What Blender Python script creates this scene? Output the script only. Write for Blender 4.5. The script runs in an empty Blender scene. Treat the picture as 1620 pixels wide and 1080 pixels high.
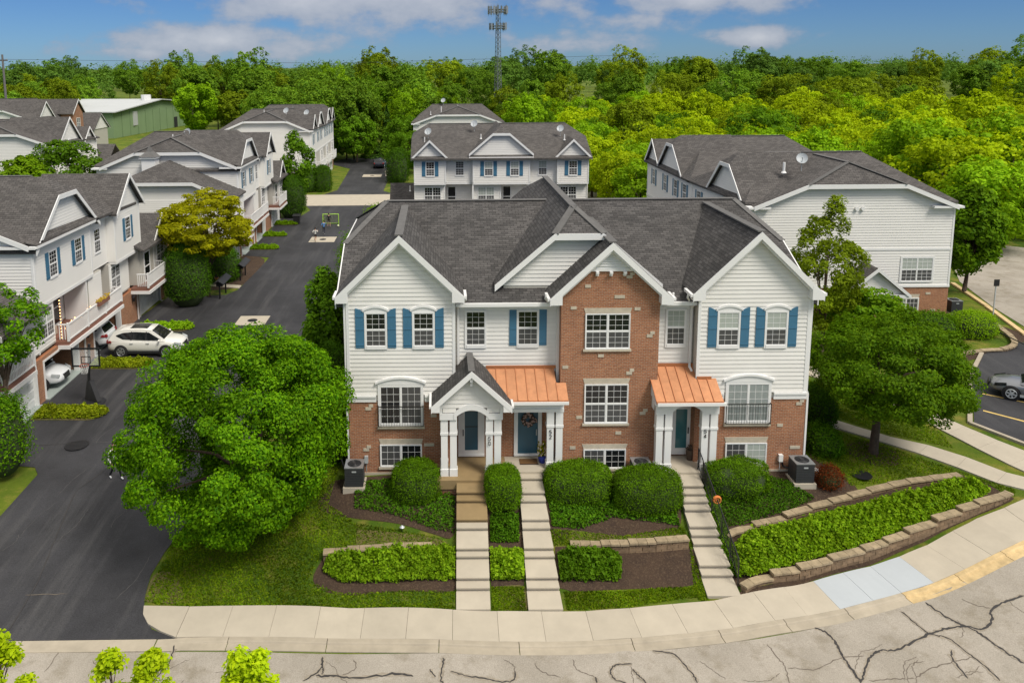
import bpy, bmesh, math, random
import numpy as np
from mathutils import Vector, Matrix

random.seed(7)
RNG = np.random.default_rng(7)
SC = bpy.context.scene
COL = SC.collection

# ------------------------------------------------------------------ camera
cam_data = bpy.data.cameras.new('camera')
cam = bpy.data.objects.new('camera', cam_data)
COL.objects.link(cam)
PITCH, ROLL = math.atan(180 / 1250.0), math.radians(0.44)
_up = Vector((0, math.sin(PITCH), math.cos(PITCH)))
_fw = Vector((0, math.cos(PITCH), -math.sin(PITCH)))
_rt = Vector((1, 0, 0))
_r2 = _rt * math.cos(ROLL) - _up * math.sin(ROLL)
_u2 = _rt * math.sin(ROLL) + _up * math.cos(ROLL)
cam.matrix_world = Matrix(((_r2.x, _u2.x, -_fw.x, 0), (_r2.y, _u2.y, -_fw.y, -31.25), (_r2.z, _u2.z, -_fw.z, 16.2), (0, 0, 0, 1)))
cam_data.sensor_width = 36.0
cam_data.lens = 36.0 * 1250 / 1620
cam_data.shift_x = (810 - 691.4) / 1620
cam_data.shift_y = -(540 - 280.0) / 1620
cam_data.clip_start = 0.5
cam_data.clip_end = 6000
SC.camera = cam

# ------------------------------------------------------------------ light
SUN_EL, SUN_AZ = math.radians(53), math.radians(134)      # azimuth clockwise from +Y
world = bpy.data.worlds.new('World')
SC.world = world
world.use_nodes = True
wn, wl = world.node_tree.nodes, world.node_tree.links
wn.clear()


def N(nt, kind, **kw):
    n = nt.nodes.new(kind)
    for k, v in kw.items():
        if k in n.inputs:
            n.inputs[k].default_value = v
        else:
            setattr(n, k, v)
    return n


def build_world():
    nt = world.node_tree
    L = nt.links.new
    out = N(nt, 'ShaderNodeOutputWorld')
    bg = N(nt, 'ShaderNodeBackground', Strength=0.09)
    L(bg.outputs[0], out.inputs[0])
    sky = N(nt, 'ShaderNodeTexSky')
    sky.sky_type = 'NISHITA'
    sky.sun_disc = False
    sky.sun_elevation = SUN_EL
    sky.sun_rotation = SUN_AZ
    sky.air_density, sky.dust_density, sky.ozone_density = 0.75, 0.15, 3.0
    tc = N(nt, 'ShaderNodeTexCoord')
    sep = N(nt, 'ShaderNodeSeparateXYZ')
    L(tc.outputs['Generated'], sep.inputs[0])

    def M(op, a, b=None, c=None, clamp=False):
        m = N(nt, 'ShaderNodeMath', operation=op, use_clamp=clamp)
        for i, x in enumerate((a, b, c)):
            if x is None:
                continue
            if isinstance(x, (int, float)):
                m.inputs[i].default_value = x
            else:
                L(x, m.inputs[i])
        return m.outputs[0]
    X, Y, Z = sep.outputs
    ysafe = M('MAXIMUM', Y, 0.05)
    u = M('DIVIDE', X, ysafe)
    v = M('DIVIDE', Z, ysafe)
    # cloud texture: flat stratus projected on a plane overhead
    zz = M('ADD', M('MAXIMUM', Z, 0.0), 0.12)
    comb = N(nt, 'ShaderNodeCombineXYZ')
    L(M('DIVIDE', X, zz), comb.inputs[0])
    L(M('DIVIDE', Y, zz), comb.inputs[1])
    n1 = N(nt, 'ShaderNodeTexNoise', Scale=0.9, Detail=7.0, Roughness=0.55)
    L(comb.outputs[0], n1.inputs['Vector'])
    c2 = N(nt, 'ShaderNodeCombineXYZ')
    L(u, c2.inputs[0])
    L(M('MULTIPLY', v, 1.7), c2.inputs[1])
    n2 = N(nt, 'ShaderNodeTexNoise', Scale=13.0, Detail=10.0, Roughness=0.58)
    L(c2.outputs[0], n2.inputs['Vector'])
    # cumulus banks over the horizon: (u, v, half width, half height)
    tot = None
    for (cu, cv, wu, wv, k) in [(-0.27, 0.030, .19, .030, 1.05), (-0.36, 0.016, .12, .016, .6), (-0.08, 0.083, .30, .056, 1.1), (0.17, 0.024, .12, .022, .72), (0.33, 0.080, .17, .038, 1.0), (0.40, 0.029, .082, .018, 1.0), (.24, .05, .12, .02, .5), (.62, .125, .3, .022, .8), (-.6, .15, .2, .03, .7)]:
        a = M('DIVIDE', M('SUBTRACT', u, cu), wu)
        b = M('DIVIDE', M('SUBTRACT', v, cv), wv)
        r = M('SQRT', M('ADD', M('MULTIPLY', a, a), M('MULTIPLY', b, b)))
        d = M('MULTIPLY', M('SUBTRACT', 1.0, r), k)
        tot = d if tot is None else M('MAXIMUM', tot, d)
    d = M('ADD', tot, M('MULTIPLY', M('SUBTRACT', n2.outputs[0], 0.5), 2.2))
    mask = N(nt, 'ShaderNodeMapRange', interpolation_type='SMOOTHSTEP')
    mask.inputs['From Min'].default_value = 0.0
    mask.inputs['From Max'].default_value = 0.6
    L(d, mask.inputs['Value'])
    front = M('GREATER_THAN', Y, 0.06)
    low = M('MULTIPLY', M('MULTIPLY', mask.outputs[0], front), 0.88)
    hi = N(nt, 'ShaderNodeMapRange', interpolation_type='SMOOTHSTEP')
    hi.inputs['From Min'].default_value = 0.30
    hi.inputs['From Max'].default_value = 0.50
    L(n1.outputs[0], hi.inputs['Value'])
    elev = N(nt, 'ShaderNodeMapRange', interpolation_type='SMOOTHSTEP')
    elev.inputs['From Min'].default_value = 0.12
    elev.inputs['From Max'].default_value = 0.35
    L(Z, elev.inputs['Value'])
    high = M('MULTIPLY', M('MULTIPLY', hi.outputs[0], elev.outputs[0]), 0.92)
    allm = M('MAXIMUM', low, high)
    # sky tint
    tint = N(nt, 'ShaderNodeMix', data_type='RGBA', blend_type='MULTIPLY')
    tint.inputs[0].default_value = 1.0
    L(sky.outputs[0], tint.inputs[6])
    tint.inputs[7].default_value = (0.218, 0.338, 0.516, 1)
    # cloud colour: bright tops, grey bases
    ramp = N(nt, 'ShaderNodeMapRange')
    ramp.inputs['From Min'].default_value = 0.1
    ramp.inputs['From Max'].default_value = 1.3
    L(d, ramp.inputs['Value'])
    cc = N(nt, 'ShaderNodeMix', data_type='RGBA')
    L(ramp.outputs[0], cc.inputs[0])
    cc.inputs[6].default_value = (2.0, 2.35, 3.0, 1)
    cc.inputs[7].default_value = (4.0, 4.1, 4.4, 1)
    # an overcast sky is about three times as bright overhead as at the horizon
    zen = N(nt, 'ShaderNodeMapRange')
    zen.inputs['From Min'].default_value = 0.10
    zen.inputs['From Max'].default_value = 0.9
    L(Z, zen.inputs['Value'])
    cz = N(nt, 'ShaderNodeMix', data_type='RGBA')
    L(zen.outputs[0], cz.inputs[0])
    L(cc.outputs[2], cz.inputs[6])
    cz.inputs[7].default_value = (8.6, 8.2, 7.5, 1)
    mx = N(nt, 'ShaderNodeMix', data_type='RGBA')
    L(allm, mx.inputs[0])
    L(tint.outputs[2], mx.inputs[6])
    L(cz.outputs[2], mx.inputs[7])
    L(mx.outputs[2], bg.inputs[0])


build_world()
sun_d = bpy.data.lights.new('sun', 'SUN')
sun_d.energy = 2.0
sun_d.angle = math.radians(20)
sun_d.color = (1.0, 0.935, 0.84)
sun = bpy.data.objects.new('sun', sun_d)
COL.objects.link(sun)
_sd = Vector((math.sin(SUN_AZ) * math.cos(SUN_EL), math.cos(SUN_AZ) * math.cos(SUN_EL), math.sin(SUN_EL)))
sun.rotation_euler = _sd.to_track_quat('Z', 'Y').to_euler()
SC.view_settings.view_transform = 'Standard'
SC.view_settings.look = 'None'
SC.view_settings.exposure = 0.70
SC.view_settings.gamma = 1.0
SC.render.engine = 'CYCLES'
SC.cycles.use_denoising = True
SC.cycles.max_bounces = 6
SC.cycles.diffuse_bounces = 3
SC.cycles.transparent_max_bounces = 4
SC.cycles.caustics_reflective = False
SC.cycles.caustics_refractive = False

# ------------------------------------------------------------------ terrain heights
SPOT = np.array([
(-60,-16,-2.9),(-30,-16,-2.9),(-10,-16,-2.9),(8,-16,-2.9),(20,-16,-2.55),(40,-16,-1.8),
(-24,-9,-2.75),(-14,-8.5,-2.72),(-10,-8.3,-2.7),(0,-8.2,-2.7),(6,-8.1,-2.7),(10.5,-7.5,-2.65),(14.5,-6.7,-2.55),(18,-5.6,-2.3),(20.5,-4.6,-1.95),(23.4,-3.2,-1.5),(30,0,-1.0),
(-10.4,-6.2,-2.6),(-3,-6.3,-2.6),(1.2,-6.3,-2.6),(5,-6.2,-2.6),(9.5,-5.8,-2.58),(1.2,-5.5,-2.47),(3.7,-5.5,-2.47),(10,-5.05,-2.42),(-3,-5.5,-2.44),(6.5,-5.4,-2.42),(12.9,-5.3,-2.52),(16,-4.5,-2.4),(18.6,-3.5,-2.1),(20.6,-2.6,-1.75),(22.9,-1.6,-1.35),
(-10.2,-3,-2.3),(-7,-3.5,-2.1),(-3.9,-3.6,-1.85),(1.2,-3.5,-1.72),(5,-3.5,-1.75),(9.5,-3.2,-1.7),
(-10,0.5,-2.0),(-7,0,-1.6),(-4,0,-1.0),(-2,-0.6,-0.95),(3,-0.6,-0.9),(8,-0.6,-0.92),(12,-0.6,-0.92),(15.5,-0.3,-0.95),
(17,0,-0.95),(19,1.5,-0.9),(22,2,-0.95),(25,3,-0.9),(-4,6,-1.3),(-4,13,-1.6),(16,6,-0.9),(16,13,-1.1),(5,7,-1.2),(5,14,-1.6),
(-20,-3,-2.5),(-28,0,-2.3),(-12,3,-2.05),(-20,5,-1.85),(-21,9,-1.68),(-12,12,-1.7),(-21,16,-1.62),(-12,22,-1.6),(-30,20,-1.6),(-20,30,-1.6),
(28,9,-0.8),(34,12,-0.7),(27,17,-0.65),(34,19,-0.6),(20,19,-0.8),(17,24,-1.6),(10,20,-1.6),(45,25,-0.6),(45,40,-0.8),(50,10,-0.7),(60,0,-0.8),
(0,40,-1.6),(-20,50,-1.6),(20,45,-1.4),(-40,60,-1.6),(0,80,-1.6),(40,70,-1.4),(60,40,-1.0),(-60,20,-1.8),(70,100,-1.6),(-60,110,-1.6),(0,120,-1.6)], float)


def _solve():
    P = SPOT[:, :2]
    D = np.linalg.norm(P[:, None] - P[None], axis=2)
    n = len(P)
    A = np.zeros((n + 1, n + 1))
    A[:n, :n] = D
    A[:n, n] = 1
    A[n, :n] = 1
    return np.linalg.solve(A, np.r_[SPOT[:, 2], 0])


_W = _solve()


def T(x, y):
    x = np.asarray(x, float)
    y = np.asarray(y, float)
    xx = np.clip(x, -60, 60)
    yy = np.clip(y, -16, 110)
    d = np.sqrt((xx[..., None] - SPOT[:, 0]) ** 2 + (yy[..., None] - SPOT[:, 1]) ** 2)
    return d @ _W[:-1] + _W[-1]


def tz(x, y):
    return float(T(x, y))


# ------------------------------------------------------------------ materials
def new_mat(name):
    m = bpy.data.materials.new(name)
    m.use_nodes = True
    nt = m.node_tree
    return m, nt, nt.nodes['Principled BSDF'], nt.links.new


def c4(c):
    return (c[0], c[1], c[2], 1)


def simple(name, col, rough=.6, metal=0.0, var=0.12, scale=3.0, bump=0.0, bscale=40.0, coat=0.0, spec=.5, emis=None, es=1.0, detail=4.0):
    m, nt, b, L = new_mat(name)
    b.inputs['Roughness'].default_value = rough
    b.inputs['Metallic'].default_value = metal
    b.inputs['Specular IOR Level'].default_value = spec
    b.inputs['Coat Weight'].default_value = coat
    geo = N(nt, 'ShaderNodeNewGeometry')
    if var > 0:
        no = N(nt, 'ShaderNodeTexNoise', Scale=scale, Detail=detail, Roughness=.6)
        L(geo.outputs['Position'], no.inputs['Vector'])
        mr = N(nt, 'ShaderNodeMapRange')
        mr.inputs['From Min'].default_value = .25
        mr.inputs['From Max'].default_value = .75
        mr.inputs['To Min'].default_value = 1 - var
        mr.inputs['To Max'].default_value = 1 + var
        L(no.outputs[0], mr.inputs['Value'])
        oi = N(nt, 'ShaderNodeObjectInfo')
        m2 = N(nt, 'ShaderNodeMath', operation='MULTIPLY_ADD')
        L(oi.outputs['Random'], m2.inputs[0])
        m2.inputs[1].default_value = var * .9
        m2.inputs[2].default_value = 1 - var * .45
        mm = N(nt, 'ShaderNodeMath', operation='MULTIPLY')
        L(m2.outputs[0], mm.inputs[0])
        L(mr.outputs[0], mm.inputs[1])
        vm = N(nt, 'ShaderNodeVectorMath', operation='SCALE')
        vm.inputs[0].default_value = col
        L(mm.outputs[0], vm.inputs['Scale'])
        L(vm.outputs[0], b.inputs['Base Color'])
    else:
        b.inputs['Base Color'].default_value = c4(col)
    if bump > 0:
        n2 = N(nt, 'ShaderNodeTexNoise', Scale=bscale, Detail=3.0)
        L(geo.outputs['Position'], n2.inputs['Vector'])
        bp = N(nt, 'ShaderNodeBump', Strength=bump, Distance=.02)
        L(n2.outputs[0], bp.inputs['Height'])
        L(bp.outputs[0], b.inputs['Normal'])
    if emis:
        b.inputs['Emission Color'].default_value = c4(emis)
        b.inputs['Emission Strength'].default_value = es
    return m


def wall_uv(nt, L, slope=False):
    """(along wall, up the surface) from position and normal"""
    geo = N(nt, 'ShaderNodeNewGeometry')
    sp = N(nt, 'ShaderNodeSeparateXYZ')
    L(geo.outputs['Position'], sp.inputs[0])
    sn = N(nt, 'ShaderNodeSeparateXYZ')
    L(geo.outputs['True Normal'], sn.inputs[0])

    def M(op, a, b=None):
        m = N(nt, 'ShaderNodeMath', operation=op)
        for i, x in enumerate((a, b)):
            if x is None:
                continue
            if isinstance(x, (int, float)):
                m.inputs[i].default_value = x
            else:
                L(x, m.inputs[i])
        return m.outputs[0]
    ax, ay = M('ABSOLUTE', sn.outputs[0]), M('ABSOLUTE', sn.outputs[1])
    isx = M('GREATER_THAN', ax, ay)
    a = M('MULTIPLY', sp.outputs[1], isx)
    b_ = M('MULTIPLY', sp.outputs[0], M('SUBTRACT', 1.0, isx))
    u = M('ADD', a, b_)
    v = sp.outputs[2]
    if slope:
        nz2 = M('MULTIPLY', sn.outputs[2], sn.outputs[2])
        v = M('DIVIDE', v, M('SQRT', M('MAXIMUM', M('SUBTRACT', 1.0, nz2), .02)))
    cb = N(nt, 'ShaderNodeCombineXYZ')
    L(u, cb.inputs[0])
    L(v, cb.inputs[1])
    return cb.outputs[0], geo


def brick_mat(name, c1, c2, mortar, bw=.2, rh=.068, ms=.009, rough=.85, slope=False, bump=.5, big=.1, bscale=.5, grime=0.0):
    m, nt, b, L = new_mat(name)
    uv, geo = wall_uv(nt, L, slope)
    br = N(nt, 'ShaderNodeTexBrick', Scale=1.0)
    br.inputs['Brick Width'].default_value = bw
    br.inputs['Row Height'].default_value = rh
    br.inputs['Mortar Size'].default_value = ms
    br.inputs['Mortar Smooth'].default_value = .2
    br.inputs['Bias'].default_value = -.1
    br.inputs['Color1'].default_value = c4(c1)
    br.inputs['Color2'].default_value = c4(c2)
    br.inputs['Mortar'].default_value = c4(mortar)
    L(uv, br.inputs['Vector'])
    no = N(nt, 'ShaderNodeTexNoise', Scale=bscale, Detail=5.0, Roughness=.65)
    L(geo.outputs['Position'], no.inputs['Vector'])
    mr = N(nt, 'ShaderNodeMapRange')
    mr.inputs['From Min'].default_value = .3
    mr.inputs['From Max'].default_value = .7
    mr.inputs['To Min'].default_value = 1 - big
    mr.inputs['To Max'].default_value = 1 + big
    L(no.outputs[0], mr.inputs['Value'])
    vm = N(nt, 'ShaderNodeVectorMath', operation='SCALE')
    L(br.outputs[0], vm.inputs[0])
    L(mr.outputs[0], vm.inputs['Scale'])
    col = vm.outputs[0]
    # fine granules
    n3 = N(nt, 'ShaderNodeTexNoise', Scale=14.0, Detail=3.0)
    L(uv, n3.inputs['Vector'])
    mr3 = N(nt, 'ShaderNodeMapRange')
    mr3.inputs['From Min'].default_value = .3
    mr3.inputs['From Max'].default_value = .7
    mr3.inputs['To Min'].default_value = .82
    mr3.inputs['To Max'].default_value = 1.18
    L(n3.outputs[0], mr3.inputs['Value'])
    vm3 = N(nt, 'ShaderNodeVectorMath', operation='SCALE')
    L(col, vm3.inputs[0])
    L(mr3.outputs[0], vm3.inputs['Scale'])
    L(vm3.outputs[0], b.inputs['Base Color'])
    b.inputs['Roughness'].default_value = rough
    b.inputs['Specular IOR Level'].default_value = .3
    bp = N(nt, 'ShaderNodeBump', Strength=bump, Distance=.012, invert=True)
    L(br.outputs['Fac'], bp.inputs['Height'])
    L(bp.outputs[0], b.inputs['Normal'])
    return m


def leaf_mat(name, c1, c2, trans=.35, rough=.55, patch=.25, pscale=.6, tcol=None, gain=(1.75, 1.72, .42)):
    c1, c2 = [tuple(a * b for a, b in zip(c, gain)) for c in (c1, c2)]
    m, nt, b, L = new_mat(name)
    geo = N(nt, 'ShaderNodeNewGeometry')
    oi = N(nt, 'ShaderNodeObjectInfo')
    mix = N(nt, 'ShaderNodeMix', data_type='RGBA')
    L(geo.outputs['Random Per Island'], mix.inputs[0])
    mix.inputs[6].default_value = c4(c1)
    mix.inputs[7].default_value = c4(c2)
    no = N(nt, 'ShaderNodeTexNoise', Scale=pscale, Detail=2.0)
    L(geo.outputs['Position'], no.inputs['Vector'])
    mr = N(nt, 'ShaderNodeMapRange')
    mr.inputs['From Min'].default_value = .3
    mr.inputs['From Max'].default_value = .7
    mr.inputs['To Min'].default_value = 1 - patch
    mr.inputs['To Max'].default_value = 1 + patch
    L(no.outputs[0], mr.inputs['Value'])
    m2 = N(nt, 'ShaderNodeMath', operation='MULTIPLY_ADD')
    L(oi.outputs['Random'], m2.inputs[0])
    m2.inputs[1].default_value = .4
    m2.inputs[2].default_value = .8
    mm = N(nt, 'ShaderNodeMath', operation='MULTIPLY')
    L(m2.outputs[0], mm.inputs[0])
    L(mr.outputs[0], mm.inputs[1])
    vm = N(nt, 'ShaderNodeVectorMath', operation='SCALE')
    L(mix.outputs[2], vm.inputs[0])
    L(mm.outputs[0], vm.inputs['Scale'])
    nt.nodes.remove(b)
    df = N(nt, 'ShaderNodeBsdfDiffuse')
    L(vm.outputs[0], df.inputs[0])
    tr = N(nt, 'ShaderNodeBsdfTranslucent')
    tm = N(nt, 'ShaderNodeVectorMath', operation='MULTIPLY')
    L(vm.outputs[0], tm.inputs[0])
    tm.inputs[1].default_value = tcol or (1.25, 1.15, .5)
    L(tm.outputs[0], tr.inputs[0])
    ms = N(nt, 'ShaderNodeMixShader', Fac=trans)
    L(df.outputs[0], ms.inputs[1])
    L(tr.outputs[0], ms.inputs[2])
    gl = N(nt, 'ShaderNodeBsdfGlossy', Roughness=rough)
    gl.inputs[0].default_value = (.7, .75, .6, 1)
    m3 = N(nt, 'ShaderNodeMixShader', Fac=.006)
    L(ms.outputs[0], m3.inputs[1])
    L(gl.outputs[0], m3.inputs[2])
    L(m3.outputs[0], nt.nodes['Material Output'].inputs[0])
    return m


def ground_mat(name, cols, scales=(.25, 2.5, 30), rough=.95, bump=.6, bdist=.03, stretch=None, fine=(.7, 1.3)):
    """blend of three colours by noises of different sizes"""
    m, nt, b, L = new_mat(name)
    geo = N(nt, 'ShaderNodeNewGeometry')
    ns = []
    for i, s in enumerate(scales):
        n = N(nt, 'ShaderNodeTexNoise', Scale=s, Detail=5.0, Roughness=.65)
        if stretch and i == 1:
            mp = N(nt, 'ShaderNodeMapping')
            mp.inputs['Scale'].default_value = stretch
            L(geo.outputs['Position'], mp.inputs['Vector'])
            L(mp.outputs[0], n.inputs['Vector'])
        else:
            L(geo.outputs['Position'], n.inputs['Vector'])
        ns.append(n)
    r1 = N(nt, 'ShaderNodeMapRange')
    r1.inputs['From Min'].default_value, r1.inputs['From Max'].default_value = .42, .62
    L(ns[0].outputs[0], r1.inputs['Value'])
    mx = N(nt, 'ShaderNodeMix', data_type='RGBA')
    L(r1.outputs[0], mx.inputs[0])
    mx.inputs[6].default_value, mx.inputs[7].default_value = c4(cols[0]), c4(cols[1])
    r2 = N(nt, 'ShaderNodeMapRange')
    r2.inputs['From Min'].default_value, r2.inputs['From Max'].default_value = .5, .75
    L(ns[1].outputs[0], r2.inputs['Value'])
    mx2 = N(nt, 'ShaderNodeMix', data_type='RGBA')
    L(r2.outputs[0], mx2.inputs[0])
    L(mx.outputs[2], mx2.inputs[6])
    mx2.inputs[7].default_value = c4(cols[2])
    r3 = N(nt, 'ShaderNodeMapRange')
    r3.inputs['From Min'].default_value, r3.inputs['From Max'].default_value = .25, .75
    r3.inputs['To Min'].default_value, r3.inputs['To Max'].default_value = fine
    L(ns[2].outputs[0], r3.inputs['Value'])
    vm = N(nt, 'ShaderNodeVectorMath', operation='SCALE')
    L(mx2.outputs[2], vm.inputs[0])
    L(r3.outputs[0], vm.inputs['Scale'])
    L(vm.outputs[0], b.inputs['Base Color'])
    b.inputs['Roughness'].default_value = rough
    b.inputs['Specular IOR Level'].default_value = .25
    bp = N(nt, 'ShaderNodeBump', Strength=bump, Distance=bdist)
    L(ns[2].outputs[0], bp.inputs['Height'])
    L(bp.outputs[0], b.inputs['Normal'])
    return m


MT = {}
MT['siding'] = simple('siding', (.79, .775, .735), .55, var=.05, scale=.9, bump=.06, bscale=60)
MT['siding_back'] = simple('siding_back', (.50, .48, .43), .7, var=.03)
MT['siding_far'] = simple('siding_far', (.80, .785, .745), .6, var=.03, scale=.6)
MT['trim'] = simple('trim', (.80, .80, .79), .45, var=.03, scale=1.2)
MT['brick'] = brick_mat('brick', (.40, .165, .080), (.29, .110, .055), (.38, .29, .21), big=.13, bump=.6, bscale=.7)
MT['stone'] = simple('stone', (.52, .46, .36), .85, var=.14, scale=6, bump=.4)
MT['roof'] = brick_mat('roof', (.100, .095, .092), (.052, .050, .049), (.028, .027, .026), bw=.31, rh=.145, ms=.010, rough=.95, slope=True, bump=.7, big=.16, bscale=.55)
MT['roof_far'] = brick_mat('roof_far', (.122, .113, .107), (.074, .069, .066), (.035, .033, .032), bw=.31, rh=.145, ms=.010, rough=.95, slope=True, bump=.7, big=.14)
MT['ridge'] = simple('ridge', (.125, .122, .118), .95, var=.18, scale=4)
MT['copper'] = simple('copper', (.55, .255, .125), .5, .45, var=.16, scale=3.5, bump=.05, bscale=6)
MT['copper_seam'] = simple('copper_seam', (.55, .22, .10), .45, .5, var=.05)
MT['shutter'] = simple('shutter', (.052, .165, .27), .5, var=.06, scale=3)
MT['glass'] = simple('glass', (.012, .014, .016), .04, var=0, spec=.6)
MT['screen'] = simple('screen', (.075, .075, .078), .35, var=.06, scale=2)
MT['blind'] = simple('blind', (.40, .44, .40), .35, var=.06, scale=2)
MT['blind_gap'] = simple('blind_gap', (.03, .035, .035), .3, var=.0)
MT['door_blue'] = simple('door_blue', (.03, .10, .15), .35, var=.05)
MT['door_teal'] = simple('door_teal', (.05, .17, .19), .15, var=.12, scale=2)
MT['iron'] = simple('iron', (.012, .012, .014), .45, var=.05)
MT['concrete'] = simple('concrete', (.46, .41, .325), .9, var=.08, scale=1.3, bump=.15, bscale=90)
MT['concrete_wet'] = simple('concrete_wet', (.27, .19, .09), .75, var=.12, scale=2)
MT['concrete_new'] = simple('concrete_new', (.44, .475, .50), .85, var=.03, scale=1.0, bump=.08)
MT['kerb'] = simple('kerb', (.40, .35, .27), .9, var=.16, scale=1.6, bump=.2)
MT['kerb_yellow'] = simple('kerb_yellow', (.58, .43, .22), .85, var=.25, scale=3.5, bump=.2)
MT['street'] = ground_mat('street', [(.37, .335, .285), (.31, .28, .235), (.23, .20, .15)], (.4, 1.1, 30), bump=.3, bdist=.01, fine=(.72, 1.3))
MT['asphalt'] = ground_mat('asphalt', [(.031, .031, .034), (.048, .048, .053), (.070, .069, .071)], (.22, 1.0, 24), rough=.62, bump=.3, bdist=.01, stretch=(1.5, .10, 1), fine=(.6, 1.45))
MT['tar'] = simple('tar', (.04, .037, .036), .6, var=.2, scale=4)
MT['hair_crack'] = simple('hair_crack', (.15, .125, .10), .9, var=.2, scale=4)
MT['grass'] = ground_mat('grass', [(.060, .115, .006), (.125, .170, .012), (.26, .22, .045)], (.30, .9, 40), bump=.9, bdist=.05)
MT['field'] = ground_mat('field', [(.06, .10, .015), (.09, .12, .02), (.14, .13, .04)], (.03, .1, 6), bump=.9, bdist=.05)
MT['crack_stain'] = simple('crack_stain', (.27, .235, .185), .95, var=.25, scale=5)
MT['tower'] = simple('tower', (.16, .18, .18), .6, .2, var=.1)
MT['mulch'] = ground_mat('mulch', [(.075, .048, .032), (.055, .036, .026), (.15, .105, .065)], (1.2, 14, 40), bump=1.0, bdist=.05)
MT['drygrass'] = ground_mat('drygrass', [(.15, .125, .045), (.10, .11, .025), (.20, .16, .08)], (1.2, 6, 40), bump=.9, bdist=.04)
MT['bark'] = simple('bark', (.085, .058, .040), .95, var=.3, scale=8, bump=.8, bscale=30)
MT['block'] = simple('block', (.22, .15, .09), .95, var=.38, scale=5, bump=.6, bscale=25)
MT['cap'] = simple('cap', (.33, .26, .165), .95, var=.30, scale=5, bump=.5, bscale=25)
MT['paint_yellow'] = simple('paint_yellow', (.62, .44, .14), .8, var=.15)
MT['garage'] = simple('garage', (.74, .76, .76), .5, var=.03)
MT['dark'] = simple('dark', (.02, .02, .022), .8, var=.1)
MT['inner'] = simple('inner', (.32, .31, .29), .9, var=.1)
MT['epoxy'] = simple('epoxy', (.35, .40, .38), .5, var=.08)
MT['deck'] = simple('deck', (.22, .10, .07), .8, var=.1)
MT['metal'] = simple('metal', (.42, .44, .46), .45, .7, var=.05)
MT['galv'] = simple('galv', (.50, .53, .54), .5, .3, var=.08)
MT['dish'] = simple('dish', (.42, .45, .47), .5, var=.05)
MT['ac'] = simple('ac', (.035, .037, .04), .5, var=.1)
MT['black_plastic'] = simple('black_plastic', (.018, .018, .02), .5, var=.05)
MT['tyre'] = simple('tyre', (.015, .015, .016), .85, var=.1)
MT['green_metal'] = simple('green_metal', (.22, .32, .17), .6, var=.06, scale=.4)
MT['white_roof'] = simple('white_roof', (.50, .52, .52), .6, var=.05, scale=.2)
MT['vertical_blind'] = simple('vertical_blind', (.26, .29, .28), .7, var=.12, scale=9)
MT['bulb'] = simple('bulb', (.9, .6, .3), .5, var=0, emis=(1, .5, .18), es=3.0)
MT['skin'] = simple('skin', (.50, .30, .21), .6, var=.05)
MT['hair'] = simple('hair', (.035, .022, .015), .7, var=.1)


def cloth(name, col):
    if name not in MT:
        MT[name] = simple(name, col, .9, var=.1, scale=8)
    return MT[name]


# ------------------------------------------------------------------ mesh helpers
class Fr:
    """a wall plane: u along it, z up, d out of it"""
    def __init__(s, o, du, n):
        s.o, s.du, s.n = Vector(o), Vector(du), Vector(n)

    def p(s, u, z, d=0.0):
        return s.o + s.du * u + s.n * d + Vector((0, 0, z))


def fy(y):                       # wall facing -Y, u = X
    return Fr((0, y, 0), (1, 0, 0), (0, -1, 0))


def fxp(x):                      # wall facing +X, u = Y
    return Fr((x, 0, 0), (0, 1, 0), (1, 0, 0))


def fxn(x):                      # wall facing -X, u = Y
    return Fr((x, 0, 0), (0, 1, 0), (-1, 0, 0))


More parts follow.
